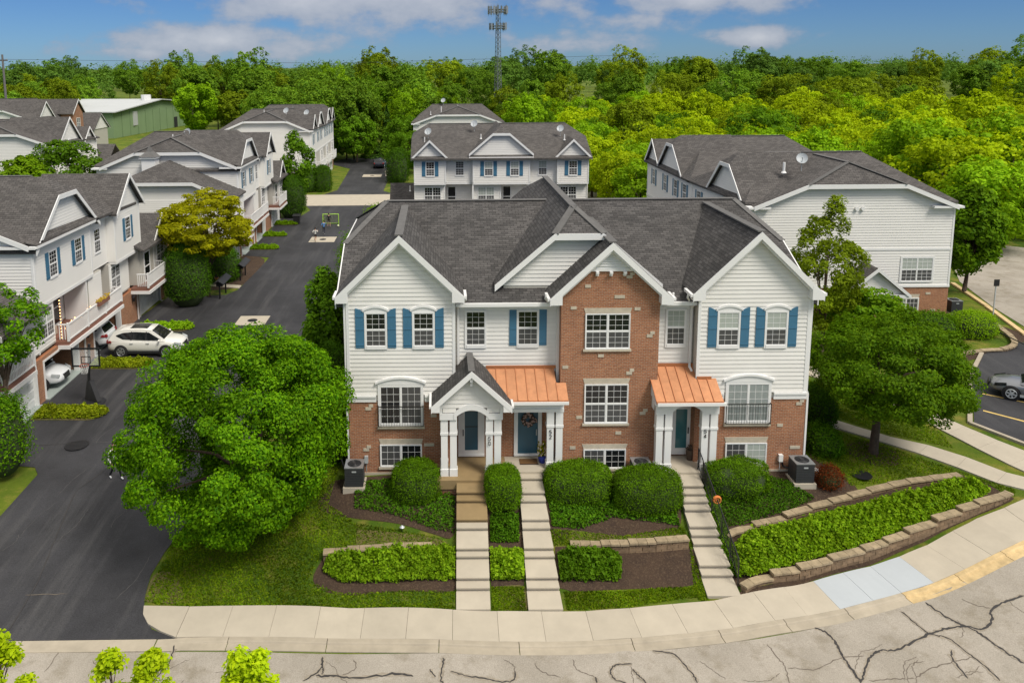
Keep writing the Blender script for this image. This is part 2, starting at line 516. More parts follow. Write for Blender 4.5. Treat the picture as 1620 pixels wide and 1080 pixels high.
class MB:
    def __init__(s):
        s.v, s.f, s.mi = [], [], []
        s.cur = 0

    def pts(s, ps):
        i = len(s.v)
        s.v.extend([tuple(p) for p in ps])
        return list(range(i, i + len(ps)))

    def face(s, idx):
        s.f.append(tuple(idx))
        s.mi.append(s.cur)

    def poly(s, ps):
        s.face(s.pts(ps))
        return s

    def hexa(s, a, b):
        """two quads a (4 pts) and b (4 pts) joined"""
        i = s.pts(a)
        j = s.pts(b)
        s.face(i[::-1])
        s.face(j)
        for k in range(4):
            s.face((i[k], i[(k + 1) % 4], j[(k + 1) % 4], j[k]))
        return s

    def prism(s, ps, off):
        off = Vector(off)
        i = s.pts(ps)
        j = s.pts([Vector(p) + off for p in ps])
        s.face(i[::-1])
        s.face(j)
        n = len(ps)
        for k in range(n):
            s.face((i[k], i[(k + 1) % n], j[(k + 1) % n], j[k]))
        return s

    def box(s, F, u0, u1, z0, z1, d0, d1):
        return s.hexa([F.p(u0, z0, d0), F.p(u1, z0, d0), F.p(u1, z1, d0), F.p(u0, z1, d0)],
                      [F.p(u0, z0, d1), F.p(u1, z0, d1), F.p(u1, z1, d1), F.p(u0, z1, d1)])

    def bx(s, x0, x1, y0, y1, z0, z1):
        return s.hexa([(x0, y0, z0), (x1, y0, z0), (x1, y1, z0), (x0, y1, z0)], [(x0, y0, z1), (x1, y0, z1), (x1, y1, z1), (x0, y1, z1)])

    def bar(s, p0, p1, w, h, up=(0, 0, 1)):
        p0, p1 = Vector(p0), Vector(p1)
        d = (p1 - p0).normalized()
        sd = d.cross(Vector(up))
        if sd.length < 1e-4:
            sd = d.cross(Vector((1, 0, 0)))
        sd.normalize()
        u = sd.cross(d).normalized()
        a = [p0 + sd * w / 2 * i + u * h / 2 * j for i, j in ((-1, -1), (1, -1), (1, 1), (-1, 1))]
        b = [p1 + sd * w / 2 * i + u * h / 2 * j for i, j in ((-1, -1), (1, -1), (1, 1), (-1, 1))]
        return s.hexa(a, b)

    def tube(s, ps, rs, n=6, cap=True):
        ps = [Vector(p) for p in ps]
        rings = []
        for i, p in enumerate(ps):
            d = (ps[min(i + 1, len(ps) - 1)] - ps[max(i - 1, 0)]).normalized()
            a = d.cross(Vector((0, 0, 1)))
            if a.length < .05:
                a = d.cross(Vector((1, 0, 0)))
            a.normalize()
            b = d.cross(a)
            r = rs[i] if not isinstance(rs, (int, float)) else rs
            rings.append(s.pts([p + a * r * math.cos(2 * math.pi * k / n) + b * r * math.sin(2 * math.pi * k / n) for k in range(n)]))
        for r0, r1 in zip(rings[:-1], rings[1:]):
            for k in range(n):
                s.face((r0[k], r0[(k + 1) % n], r1[(k + 1) % n], r1[k]))
        if cap:
            s.face(rings[0][::-1])
            s.face(rings[-1])
        return s

    def loft(s, rings, closed=True, cap=True):
        ids = [s.pts(r) for r in rings]
        n = len(rings[0])
        for a, b in zip(ids[:-1], ids[1:]):
            for k in range(n if closed else n - 1):
                s.face((a[k], a[(k + 1) % n], b[(k + 1) % n], b[k]))
        if cap and closed:
            s.face(ids[0][::-1])
            s.face(ids[-1])
        return s

    def cyl(s, c, r, h, n=12, r2=None, axis=(0, 0, 1)):
        c = Vector(c)
        return s.tube([c, c + Vector(axis) * h], [r, r if r2 is None else r2], n)

    def ball(s, c, rx, ry, rz, nu=8, nv=6):
        c = Vector(c)
        rings = []
        for j in range(nv + 1):
            t = math.pi * j / nv
            rr = max(math.sin(t), .02)
            rings.append([c + Vector((rx * rr * math.cos(2 * math.pi * k / nu), ry * rr * math.sin(2 * math.pi * k / nu), -rz * math.cos(t))) for k in range(nu)])
        return s.loft(rings)

    def mesh(s, name, mats, loc=(0, 0, 0), smooth=False, recalc=True):
        me = bpy.data.meshes.new(name)
        L = Vector(loc)
        me.from_pydata([(v[0] - L.x, v[1] - L.y, v[2] - L.z) for v in s.v], [], s.f)
        for m in (mats if isinstance(mats, (list, tuple)) else [mats]):
            me.materials.append(m)
        if any(s.mi):
            me.polygons.foreach_set('material_index', s.mi)
        if recalc:
            bm = bmesh.new()
            bm.from_mesh(me)
            bmesh.ops.recalc_face_normals(bm, faces=bm.faces)
            bm.to_mesh(me)
            bm.free()
        if smooth:
            me.polygons.foreach_set('use_smooth', [True] * len(me.polygons))
        me.update()
        return me


def link(name, me, parent=None, loc=(0, 0, 0)):
    o = bpy.data.objects.new(name, me)
    COL.objects.link(o)
    o.location = loc
    if parent is not None:
        o.parent = parent
    return o


def tag(o, label=None, cat=None, group=None, kind=None):
    for k, v in (('label', label), ('category', cat), ('group', group), ('kind', kind)):
        if v:
            o[k] = v
    return o


class Thing:
    """an Empty at the base of a thing; its parts are written in world coordinates"""
    def __init__(s, name, loc, label=None, cat=None, group=None, kind=None):
        s.loc = Vector(loc)
        s.o = link(name, None, None, s.loc)
        tag(s.o, label, cat, group, kind)

    def part(s, name, mb, mat, parent=None, smooth=False, kind=None, label=None):
        o = link(name, mb.mesh(name, mat, s.loc, smooth), parent or s.o)
        tag(o, label, None, None, kind)
        return o

    def obj(s, name, me, parent=None):
        return link(name, me, parent or s.o)


def copy_tree(o, loc, rotz=None, label=None, group=None, scale=None):
    def rec(a, par):
        b = a.copy()
        COL.objects.link(b)
        if par is not None:
            b.parent = par
        for ch in a.children:
            rec(ch, b)
        return b
    r = rec(o, None)
    r.location = loc
    if rotz is not None:
        r.rotation_euler = (0, 0, rotz)
    if scale is not None:
        r.scale = (scale, scale, scale) if isinstance(scale, (int, float)) else scale
    if label:
        r['label'] = label
    if group:
        r['group'] = group
    return r


def single(name, mb, mat, loc, label=None, cat=None, group=None, kind=None, smooth=False):
    o = link(name, mb.mesh(name, mat, loc, smooth), None, loc)
    return tag(o, label, cat, group, kind)


# ------------------------------------------------------------------ ground, roads and paths
def grid_mesh(name, xs, ys, mat, fn):
    X, Y = np.meshgrid(xs, ys)
    Z = fn(X, Y)
    co = np.stack([X, Y, Z], -1).reshape(-1, 3)
    nx, ny = len(xs), len(ys)
    i = np.arange((ny - 1) * nx).reshape(ny - 1, nx)[:, :-1].ravel()
    q = np.stack([i, i + 1, i + nx + 1, i + nx], -1)
    me = np_mesh(name, co, q, mat, True)
    return link(name, me)


def np_mesh(name, co, quads, mat, smooth=False):
    me = bpy.data.meshes.new(name)
    me.vertices.add(len(co))
    me.vertices.foreach_set('co', np.ascontiguousarray(co, np.float32).ravel())
    me.loops.add(quads.size)
    me.loops.foreach_set('vertex_index', np.ascontiguousarray(quads, np.int32).ravel())
    me.polygons.add(len(quads))
    me.polygons.foreach_set('loop_start', np.arange(0, quads.size, quads.shape[1], dtype=np.int32))
    for m in (mat if isinstance(mat, (list, tuple)) else [mat]):
        me.materials.append(m)
    if smooth:
        me.polygons.foreach_set('use_smooth', np.ones(len(quads), bool))
    me.update(calc_edges=True)
    return me


def lin(a, b, s):
    return np.linspace(a, b, max(2, int(round(abs(b - a) / s)) + 1))


xs = np.unique(np.concatenate([[-2500, -1200, -600, -300, -180, -120, -90], lin(-70, -34, 3), lin(-34, 46, .5), lin(46, 80, 3), [100, 140, 220, 400, 800, 1600, 2500]]))
ys = np.unique(np.concatenate([[-400, -150, -80, -45, -30], lin(-22, 30, .5), lin(30, 120, 3), [140, 180, 260, 400, 700, 1200, 2200, 3500]]))
g = grid_mesh('ground', xs, ys, MT['grass'], lambda X, Y: T(X, Y) - .03)
tag(g, kind='structure')


def drape(name, pts, mat, off, step=1.0, kind='structure'):
    """a flat sheet laid on the terrain"""
    bm = bmesh.new()
    vs = [bm.verts.new((x, y, 0)) for x, y in pts]
    bm.faces.new(vs)
    xs_ = [p[0] for p in pts]
    ys_ = [p[1] for p in pts]
    bmesh.ops.triangulate(bm, faces=bm.faces[:])
    for ax, (a, b) in ((0, (min(xs_), max(xs_))), (1, (min(ys_), max(ys_)))):
        k = math.floor(a / step) + 1
        while k * step < b:
            co = [0, 0, 0]
            no = [0, 0, 0]
            co[ax] = k * step
            no[ax] = 1
            bmesh.ops.bisect_plane(bm, geom=bm.verts[:] + bm.edges[:] + bm.faces[:], plane_co=co, plane_no=no)
            k += 1
    co = np.array([v.co[:] for v in bm.verts])
    z = T(co[:, 0], co[:, 1]) + off
    for v, zz in zip(bm.verts, z):
        v.co.z = zz
    for f in bm.faces:
        if f.normal.z < 0:
            f.normal_flip()
        f.smooth = True
    me = bpy.data.meshes.new(name)
    bm.to_mesh(me)
    bm.free()
    me.materials.append(mat)
    return tag(link(name, me), kind=kind)


def smooth_line(pts, n=6):
    """Catmull-Rom through 2-D points"""
    P = [np.array(p, float) for p in pts]
    P = [2 * P[0] - P[1]] + P + [2 * P[-1] - P[-2]]
    out = []
    for i in range(1, len(P) - 2):
        for k in range(n):
            t = k / n
            a, b, c, d = P[i - 1], P[i], P[i + 1], P[i + 2]
            out.append(.5 * (2 * b + (c - a) * t + (2 * a - 5 * b + 4 * c - d) * t * t + (3 * b - a - 3 * c + d) * t ** 3))
    out.append(P[-2])
    return np.array(out)


def at_len(poly, s):
    seg = np.linalg.norm(np.diff(poly, axis=0), axis=1)
    cum = np.r_[0, np.cumsum(seg)]
    return np.array([np.interp(s, cum, poly[:, 0]), np.interp(s, cum, poly[:, 1])]), cum[-1]

# --- sheets
drive_pts = [(-8.75, -7.46), (-9.75, -7.0), (-10.3, -6.3), (-10.55, -5.4), (-10.7, -4.4), (-10.6, -3.2), (-10.2, -1.2), (-9.5, 2), (-8.7, 8), (-8.0, 18), (-8.0, 21.5), (19, 21.5), (19, 47), (-8.2, 47), (-8, 58), (-7.7, 63), (-6.9, 67.4),
             (-16.6, 67.4), (-15.6, 64.5), (-16.2, 60.2), (-18.2, 59.6), (-18.2, 41.4), (-15.7, 40.6), (-15.75, 36), (-16.0, 30), (-16.6, 28.6), (-20.9, 28.2), (-21.4, 22), (-21.4, 5.0), (-20.6, 3.1), (-18.6, 2.85), (-18.2, 2.3), (-18.3, -.6), (-19.2, -3.2), (-21.5, -6.4), (-23, -7.4)]
tag(drape('driveway', drive_pts, MT['asphalt'], .0), kind='structure')
drape('driveway', [(-15.7, 76), (-14.2, 80), (-14.9, 103), (-20, 111), (-17, 118), (-8, 118), (-7.5, 104), (-7.6, 79), (-5.8, 76)], MT['asphalt'], .0)
drape('parking_lot', [(25.25, 3.95), (26.3, 2.1), (29, .2), (36, 4.5), (37.2, 10.5), (36.0, 14.3), (34.6, 14.2), (31.6, 12.55), (28.7, 9.2)], MT['asphalt'], .0)
street_in = [(-60, -8.0), (-30, -7.95), (-13.2, -7.95), (-8.2, -8.0), (-2.8, -8.08), (4.1, -8.15), (7.5, -8.0), (10.5, -7.62), (13.8, -6.92), (16.3, -6.2), (18, -5.66), (19.7, -5.1), (21.4, -4.55), (25.5, -2.4), (30.5, 1.6), (34.6, 7), (36.6, 14), (38.0, 21), (40, 27.5), (43, 33), (50, 42)]
street_out = [(58, 36), (52, 26.5), (47.5, 18), (44.5, 8), (40, -1.5), (33, -9), (24, -13.5), (14, -16.5), (0, -17), (-60, -17)]
drape('street', street_in + street_out, MT['street'], -.004)
drape('street', [(-70, 67.5), (60, 67.5), (60, 76), (-70, 76)], MT['concrete'], -.002, step=3)
# lane lines of the parking lot
for pts in ([(27.95, 7.40), (29.35, 6.33), (33.2, 4.1), (33.15, 3.98), (29.28, 6.21), (27.88, 7.28)], [(26.7, 5.46), (27.86, 4.33), (31, 2.0), (30.94, 1.88), (27.78, 4.21), (26.62, 5.34)]):
    drape('parking_line', pts, MT['paint_yellow'], .006)
# planting beds
def bed(pts, mat, off=-.012):
    drape('soil' if mat == 'mulch' else 'dry_turf', [tuple(p) for p in smooth_line(pts + [pts[0]], 4)[:-1]], MT[mat], off, .5)


bed([(-4.5, -.2), (-4.9, -1.6), (-3.6, -2.3), (-1.6, -2.7), (-.2, -3.2), (.5, -3.3), (.7, -1.7), (0, -.2)], 'mulch')
bed([(-4.35, -4.0), (-4.6, -5.0), (-3.8, -5.55), (-1.5, -5.5), (.5, -5.45), (.5, -4.2), (-2, -3.9)], 'mulch')
bed([(1.85, -1.6), (1.85, -5.3), (3.0, -5.3), (3.15, -1.2)], 'mulch')
bed([(4.4, -.4), (4.3, -3.2), (6.2, -3.4), (8.2, -3.1), (9.3, -2.9), (9.7, -1), (9, -.3)], 'mulch')
bed([(4.35, -3.75), (4.3, -5.35), (6.5, -5.42), (9.15, -5.2), (9.4, -3.75)], 'mulch')
bed([(10.9, -.3), (10.7, -2.6), (11.6, -2.9), (14.5, -1.9), (16.2, -1.4), (17.2, -1.0), (16.6, .3), (16.2, 1.3), (15.5, .4)], 'mulch')
bed([(10.5, -5.3), (10.9, -3.4), (14.6, -2.1), (18.4, -.8), (22.0, 0), (22.9, -1.6), (20.6, -2.5), (16.4, -4.0), (13.3, -4.9)], 'mulch')
bed([(17.9, 1.4), (18.6, .6), (19.8, .7), (20.2, 1.6), (19.3, 2.4), (18.3, 2.1)], 'mulch')
bed([(16.0, 2.6), (16.3, 4.6), (17.3, 5.2), (17.9, 4.4), (17.2, 2.8)], 'mulch')
bed([(10.7, -5.95), (13.4, -5.05), (16.5, -4.12), (20.6, -2.5), (22.9, -1.75), (22.9, -1.5), (20.4, -2.35), (13.5, -4.75), (10.7, -5.5)], 'mulch', -.006)
bed([(-10.5, -5.7), (-10.6, -4.4), (-10.0, -4.3), (-9.4, -5.0), (-9.2, -5.8)], 'drygrass')
bed([(30, 11.6), (30.4, 12.8), (33, 13.4), (35, 15), (35.5, 17.6), (36.2, 15.6), (35, 14.2), (31.8, 12.4)], 'mulch')
bed([(5.1, -3.05), (7.0, -3.3), (8.9, -3.1), (9.2, -3.55), (7.0, -3.62), (5.0, -3.6)], 'drygrass', -.004)
bed([(-3.2, -2.9), (-1, -3.2), (.3, -3.6), (-1, -3.85), (-3, -3.7)], 'drygrass', -.004)
bed([(1.95, -5.3), (1.9, -6.2), (3.0, -6.25), (3.05, -5.3)], 'drygrass', -.004)
bed([(-20.4, 30.0), (-20, 41), (-16, 40), (-16.1, 31)], 'mulch')

# --- pavement of concrete slabs
inner = smooth_line([(-10.4, -5.95), (-8.7, -6.08), (-3, -6.17), (.5, -6.3), (4.2, -6.36), (6.6, -6.28), (9.43, -5.93), (11, -5.6), (13.47, -5.1), (15.9, -4.4), (17.2, -4.05), (19.62, -3.08), (21.6, -2.3), (23.4, -1.75), (27, .4), (31.2, 4.4), (33.6, 9), (34.3, 13), (35.4, 18), (37.6, 24.7), (41, 30.8)], 8)
_d = np.gradient(inner, axis=0)
_d /= np.linalg.norm(_d, axis=1)[:, None]
_w = np.interp(inner[:, 0], [-11, 8, 12, 17, 23, 30], [1.36, 1.28, 1.33, 1.42, 1.62, 1.6])
outer = inner + np.stack([_d[:, 1], -_d[:, 0]], 1) * _w[:, None]
outer = outer * np.array([1, 1])
pave = tag(link('pavement', None, None, (0, -6.5, 0)), kind='structure')
joints = [-8.75 + 1.53 * k for k in range(13)] + [11.1, 12.3, 13.47, 14.72, 15.91, 17.16, 18.5, 19.8, 21.1, 22.4, 23.5, 24.9, 26.3, 27.6, 28.8]


def at_x(poly, X):
    i = int(np.argmax(poly[:, 0] > X))
    t = (X - poly[i - 1, 0]) / (poly[i, 0] - poly[i - 1, 0])
    return poly[i - 1] + (poly[i] - poly[i - 1]) * t, i


def edge_pair(X):
    p, i = at_x(inner, X)
    t = (X - inner[i - 1, 0]) / (inner[i, 0] - inner[i - 1, 0])
    return p, outer[i - 1] + (outer[i] - outer[i - 1]) * t


def slab_mb(a, b, off, thick, gap=.012):
    """a, b: (inner, outer) point pairs at both ends; four sub-divisions follow the curve"""
    mb = MB()
    n = 3
    rings = []
    for k in range(n + 1):
        t = (k + gap * (1 if k == 0 else -1 if k == n else 0) / 1.2) / n
        i = a[0] + (b[0] - a[0]) * t
        o = a[1] + (b[1] - a[1]) * t
        i = i + (o - i) * .004
        o = o - (o - i) * .004
        zi, zo = tz(*i) + off, tz(*o) + off
        rings.append([(i[0], i[1], zi - thick), (i[0], i[1], zi), (o[0], o[1], zo), (o[0], o[1], zo - thick)])
    mb.loft(rings)
    return mb


for xa, xb in zip(joints[:-1], joints[1:]):
    a, b = edge_pair(xa), edge_pair(xb)
    new = 13.4 < xa < 17
    o = link('paving_slab', slab_mb(a, b, .05 + random.uniform(-.004, .004), .14).mesh('paving_slab', MT['concrete_new' if new else 'concrete'], (0, -6.5, 0)), pave)
    if new:
        tag(o, 'freshly poured pale blue-grey slab in the pavement')
# the rounded end slab by the drive
mb = MB()
e = edge_pair(-8.75)
ring = [np.array((-10.4, -5.95)), np.array((-10.28, -6.35)), np.array((-9.95, -6.8)), np.array((-9.4, -7.15)), e[1] + (-.012, 0), e[0] + (-.012, 0)]
mb.prism([(p[0], p[1], tz(*p) + .05) for p in ring], (0, 0, -.14))
link('paving_slab', mb.mesh('paving_slab', MT['concrete'], (0, -6.5, 0)), pave)
# --- kerb in cast lengths, gutter pan included
kerb = tag(link('kerb', None, None, (0, -7.6, 0)), kind='structure')
kx = [-9.4, -7.0, -3.72, -.0, 2.6, 6.2, 9.1, 11.4, 13.6, 15.9, 18.0, 20.2, 22.5, 24.8, 27, 28.6]


def edge_dir(X):
    i_, o_ = edge_pair(X)
    d = o_ - i_
    return o_, d / np.linalg.norm(d)


for xa, xb in zip(kx[:-1], kx[1:]):
    mb = MB()
    rings = []
    n = 5
    for k in range(n + 1):
        X = xa + (xb - xa) * k / n + (.012 if k == 0 else -.012 if k == n else 0)
        if X < -8.7:
            o_, d_ = np.array((X, -7.46)), np.array((0, -1.0))
        else:
            o_, d_ = edge_dir(X)
        h = .05 if X > -7.2 else .05 * max(0, (X + 9.4) / 2.2)
        prof = [(.0, h - .16), (.0, h), (.15, h), (.185, h * .75), (.215, .012 - h * .3), (.50, -.0), (.50, -.15)]
        rings.append([(o_[0] + d_[0] * a, o_[1] + d_[1] * a, tz(*(o_ + d_ * a)) + z) for a, z in prof])
    mb.loft(rings)
    yel = 16.1 < (xa + xb) / 2 < 27
    o = link('kerb_segment', mb.mesh('kerb_segment', MT['kerb_yellow' if yel else 'kerb'], (0, -7.6, 0)), kerb)
    if yel:
        tag(o, 'kerb length with worn yellow paint')
mb = MB()
for xa, xb in ((-60, -30), (-30, -18), (-18, -13.9), (-13.88, -9.42)):
    mb.loft([[(x, -7.46, tz(x, -7.5) - .1), (x, -7.46, tz(x, -7.5) + .012), (x, -7.96, tz(x, -7.9) + .008), (x, -7.96, tz(x, -7.9) - .1)] for x in (xa, xb - .01)])
link('kerb_segment', mb.mesh('kerb_segment', MT['kerb'], (0, -7.6, 0)), kerb)
# --- other concrete paths on the right, in slabs
def path(name, a, b, spacing=1.5, off=.03):
    P = tag(link(name, None, None, (a[0][0], a[0][1], 0)), kind='structure')
    A, B = smooth_line(a, 6), smooth_line(b, 6)
    LA = at_len(A, 0)[1]
    LB = at_len(B, 0)[1]
    n = max(1, int(round(LA / spacing)))
    for k in range(n):
        e0 = (at_len(A, LA * k / n)[0], at_len(B, LB * k / n)[0])
        e1 = (at_len(A, LA * (k + 1) / n)[0], at_len(B, LB * (k + 1) / n)[0])
        link('paving_slab', slab_mb(e0, e1, off, .1).mesh('paving_slab', MT['concrete'], P.location), P)


path('footpath', [(17.6, 6.0), (18.5, 4.92), (20.44, 2.95), (22.5, 1.75), (24.3, -.3), (25.2, -.75)], [(16.9, 5.3), (17.9, 4.15), (20.1, 2.3), (21.8, .9), (23.5, -1.0), (24.3, -1.35)])
path('footpath', [(20, 12.6), (20.85, 11.2), (21.8, 9.6), (23.6, 6.3), (24.8, 3.5), (26.1, 1.3), (27.3, .5)], [(19.0, 11.8), (20.1, 10.1), (21.2, 8.5), (22.7, 5.6), (23.4, 3.4), (24.3, 1.0), (25.2, -.7)])
path('footpath', [(-20.0, 32.3), (-16.0, 31.2)], [(-20.0, 31.5), (-16.0, 30.4)], 1.2)
mb = MB()
for a, b in (((39.1, 27.0), (37.65, 21.1)), ((37.6, 21.0), (36.1, 15.4))):
    mb.bar((a[0], a[1], tz(*a) + .02), (b[0], b[1], tz(*b) + .02), .3, .16)
tag(link('kerb', mb.mesh('kerb', MT['kerb_yellow'])), kind='structure')
mb = MB()
mb.bar((25.15, 4.1, -.86), (26.35, 2.0, -.93), .2, .16)
mb.bar((25.15, 4.1, -.86), (28.6, 9.3, -.78), .2, .16)
mb.bar((28.6, 9.3, -.78), (31.5, 12.6, -.69), .2, .16)
tag(link('kerb', mb.mesh('kerb', MT['kerb'])), kind='structure')
# --- crack repairs in the street: ribbons of tar poured over the cracks
CRACKS = [
 [(6.88,-8.07),(7.48,-8.17),(7.71,-8.55),(7.88,-8.99),(7.93,-9.34)],
 [(12.57,-7.15),(12.83,-7.37),(12.94,-7.80),(12.88,-8.32),(12.89,-8.81),(12.91,-9.42)],
 [(12.90,-9.45),(13.33,-8.92),(13.80,-8.40),(14.21,-8.22),(14.69,-8.20),(15.40,-7.92),(16.14,-7.61),(16.80,-7.44),(17.46,-7.40),(17.92,-7.55),(18.49,-7.19),(18.66,-6.83),(19.36,-6.52),(20.18,-6.29)],
 [(15.80,-6.54),(15.96,-7.11),(16.14,-7.61),(16.62,-7.85),(16.79,-8.43),(16.98,-8.94),(17.05,-9.61)],
 [(16.83,-6.21),(17.08,-6.87),(17.34,-7.22),(17.68,-7.68),(17.86,-8.22),(18.02,-8.64),(18.22,-9.00)],
 [(16.41,-8.31),(16.18,-8.78),(16.19,-9.45)],
 [(10.69,-7.88),(10.79,-8.37),(10.86,-8.76),(10.73,-9.39)],
 [(10.92,-8.80),(11.80,-8.87),(12.77,-8.46),(13.57,-8.39)],
 [(6.04,-8.78),(6.20,-9.06),(6.36,-9.32)],
 [(14.62,-9.36),(15.28,-9.02),(16.18,-8.78),(16.88,-8.64)],
 [(18.09,-6.19),(18.38,-6.51),(18.73,-6.72)],
 [(13.19,-9.39),(13.97,-9.33),(14.62,-9.36)],
 [(-3.83,-8.20),(-3.74,-8.61),(-3.73,-8.91)],
 [(-3.91,-8.95),(-3.29,-8.95),(-2.66,-9.03),(-1.55,-8.90),(-0.85,-8.99)],
 [(0.09,-8.28),(0.05,-8.66),(-0.01,-9.11),(0.08,-9.26)],
 [(0.30,-8.81),(0.83,-8.99),(1.44,-9.10),(2.06,-9.20),(2.32,-9.05),(2.34,-8.79)],
 [(-0.36,-8.73),(-0.17,-9.04)],
 [(6.08,-8.60),(5.58,-8.62),(5.35,-8.85),(5.40,-9.15),(5.74,-9.31)],
 [(4.83,-9.06),(4.83,-9.28)],
 [(3.01,-8.48),(3.16,-8.79),(3.75,-9.03)],
 [(4.24,-8.34),(4.30,-8.74),(4.80,-9.06)],
 [(2.01,-8.32),(2.31,-8.52),(2.34,-8.79)],
 [(-2.80,-8.29),(-2.72,-8.68),(-3.11,-8.91)],
 [(-8.75,-7.60),(-8.69,-8.35),(-8.97,-9.22)],
 [(-3.84,-8.23),(-3.82,-8.68),(-4.28,-9.16)],
 [(-13.84,-7.45),(-13.83,-7.93),(-13.51,-8.28)],
 [(-12.39,-7.47),(-12.51,-8.74)],
 [(-11.19,-8.31),(-10.50,-8.88)],
 [(-5.82,-8.47),(-5.64,-8.90),(-5.83,-9.23)],
]
HAIR = {6, 7, 9, 10, 11, 19, 20, 21, 22, 26, 27, 28}
mbt, mbh, mbs = MB(), MB(), MB()
rr = random.Random(3)


def ribbon(mb, pts, w, off):
    P = smooth_line(pts, 7)
    P = P + RNG.normal(0, .016, P.shape)
    d = np.gradient(P, axis=0)
    d /= np.linalg.norm(d, axis=1)[:, None] + 1e-9
    n = np.stack([-d[:, 1], d[:, 0]], 1)
    ww = w * RNG.uniform(.65, 1.35, len(P))
    ww[0] *= .3
    ww[-1] *= .3
    A, B = P + n * ww[:, None] / 2, P - n * ww[:, None] / 2
    za, zb = T(A[:, 0], A[:, 1]) + off, T(B[:, 0], B[:, 1]) + off
    ia = mb.pts([(a[0], a[1], z) for a, z in zip(A, za)])
    ib = mb.pts([(a[0], a[1], z) for a, z in zip(B, zb)])
    for k in range(len(P) - 1):
        mb.face((ia[k], ia[k + 1], ib[k + 1], ib[k]))


for k, c in enumerate(CRACKS):
    if k in HAIR:
        ribbon(mbh, c, .03, .004)
    else:
        ribbon(mbs, c, .14, .002)
        ribbon(mbt, c, .068 if k in (2, 4, 13, 1) else .042, .006)
for k in range(46):
    x0, y0 = rr.uniform(-14, 21), 0
    y0 = np.interp(x0, [-14, 8, 12, 20], [-8.2, -8.3, -7.6, -6.0]) - rr.uniform(.15, 2.6)
    a = rr.uniform(0, 6.28)
    pts = [(x0, y0)]
    for j in range(rr.randint(2, 4)):
        a += rr.uniform(-.7, .7)
        pts.append((pts[-1][0] + .45 * math.cos(a), pts[-1][1] + .45 * math.sin(a)))
    if all(np.interp(p[0], [-14, 8, 12, 20, 24], [-8.1, -8.2, -7.5, -5.9, -4.5]) > p[1] for p in pts):
        ribbon(mbh, pts, .02, .003)
# seams and scuffs on the drive
mbd, mbl = MB(), MB()
ribbon(mbd, [(-15.9, 1.0), (-15.3, -2.2), (-14.8, -4.6), (-14.6, -7.2)], .035, .014)
ribbon(mbd, [(-12.4, 16.0), (-13.3, 9.0), (-14.4, 5.2), (-15.9, 1.0)], .03, .014)
ribbon(mbd, [(-19.6, 4.6), (-17.6, 4.9)], .03, .014)
ribbon(mbl, [(-17.0, 5.0), (-13.4, 4.9)], .035, .013)
for k in range(26):
    x0, y0 = rr.uniform(-17.5, -11.5), rr.uniform(-7, 12)
    ln = rr.uniform(.5, 2.4)
    ribbon(mbl, [(x0, y0), (x0 + rr.uniform(-.2, .2) + ln * .12, y0 + ln * .5), (x0 + ln * .2, y0 + ln)], rr.uniform(.015, .03), .013)
tag(link('drive_seams', mbd.mesh('drive_seams', MT['tar'], recalc=False)), kind='structure')
tag(link('drive_scuffs', mbl.mesh('drive_scuffs', simple('scuff', (.085, .083, .082), .9, var=.3, scale=5), recalc=False)), kind='structure')
tag(link('street_stains', mbs.mesh('street_stains', MT['crack_stain'], recalc=False)), kind='structure')
# seams across the drive and parking strip
ribbon(mbh, [(-14.9, -5.3), (-13.4, -5.25)], .03, .012)
tag(link('tar_seams', mbt.mesh('tar_seams', MT['tar'], recalc=False)), kind='structure')
tag(link('street_cracks', mbh.mesh('street_cracks', MT['hair_crack'], recalc=False)), kind='structure')


# --- front walks with steps
def front_walk(bot, top, zt, zb, pattern, wet=0, rise=.14):
    """bot/top: (x0, x1, y) of both ends; pattern from the street upwards: lengths > .5 are slabs, others treads"""
    P = tag(link('front_walk', None, None, (bot[0], bot[2], zb)), kind='structure')
    tot = sum(pattern)
    slab_len = sum(l for l in pattern if l > .45)
    nr = len(pattern)
    k = (top[2] - bot[2]) / tot
    slope = (zt - zb - nr * rise) / (slab_len * k)
    y, z = bot[2], zb
    for i, l in enumerate(pattern):
        l *= k
        y2 = y + l
        dz = slope * l if l / k > .45 else .008

        def ex(yy, s):
            t = (yy - bot[2]) / (top[2] - bot[2])
            return bot[s] + (top[s] - bot[s]) * t
        mb = MB()
        g_ = .006 if i else 0
        q = [(ex(y, 0), y + g_), (ex(y, 1), y + g_), (ex(y2, 1), y2 + .03), (ex(y2, 0), y2 + .03)]
        zz = [z, z, z + dz, z + dz]
        tread = [(a, b, c) for (a, b), c in zip(q, zz)]
        mb.hexa([(a, b, c - .05) for a, b, c in tread], tread)
        nose = .05 if i else 0
        q2 = [(q[0][0] + .012, q[0][1] + nose), (q[1][0] - .012, q[1][1] + nose), (q[2][0] - .012, q[2][1]), (q[3][0] + .012, q[3][1])]
        mb.hexa([(a, b, z - .42) for a, b in q2], [(a, b, c - .048) for (a, b), c in zip(q2, zz)])
        o = link('slab' if l / k > .45 else 'step', mb.mesh('step', MT['concrete_wet' if i >= len(pattern) - wet else 'concrete'], P.location), P)
        if i >= len(pattern) - wet:
            tag(o, 'damp brown concrete step')
        y = y2
        z += dz + rise
    return slope


W50 = front_walk((.55, 1.74, -6.3), (.70, 1.90, -1.36), -.5, -2.51, [.70, .34, .78, .25, .79, .32, .80, .33, .51], wet=3)
front_walk((3.05, 4.25, -6.33), (3.27, 4.22, -.72), -.5, -2.51, [.72, .34, .78, .27, .79, .32, .80, .33, .62, .30])
front_walk((9.44, 10.62, -5.75), (9.72, 10.66, -.86), -.5, -2.48, [.8, .34, .9, .33, .33, .75, .32, .32, .32, .7], rise=.15)

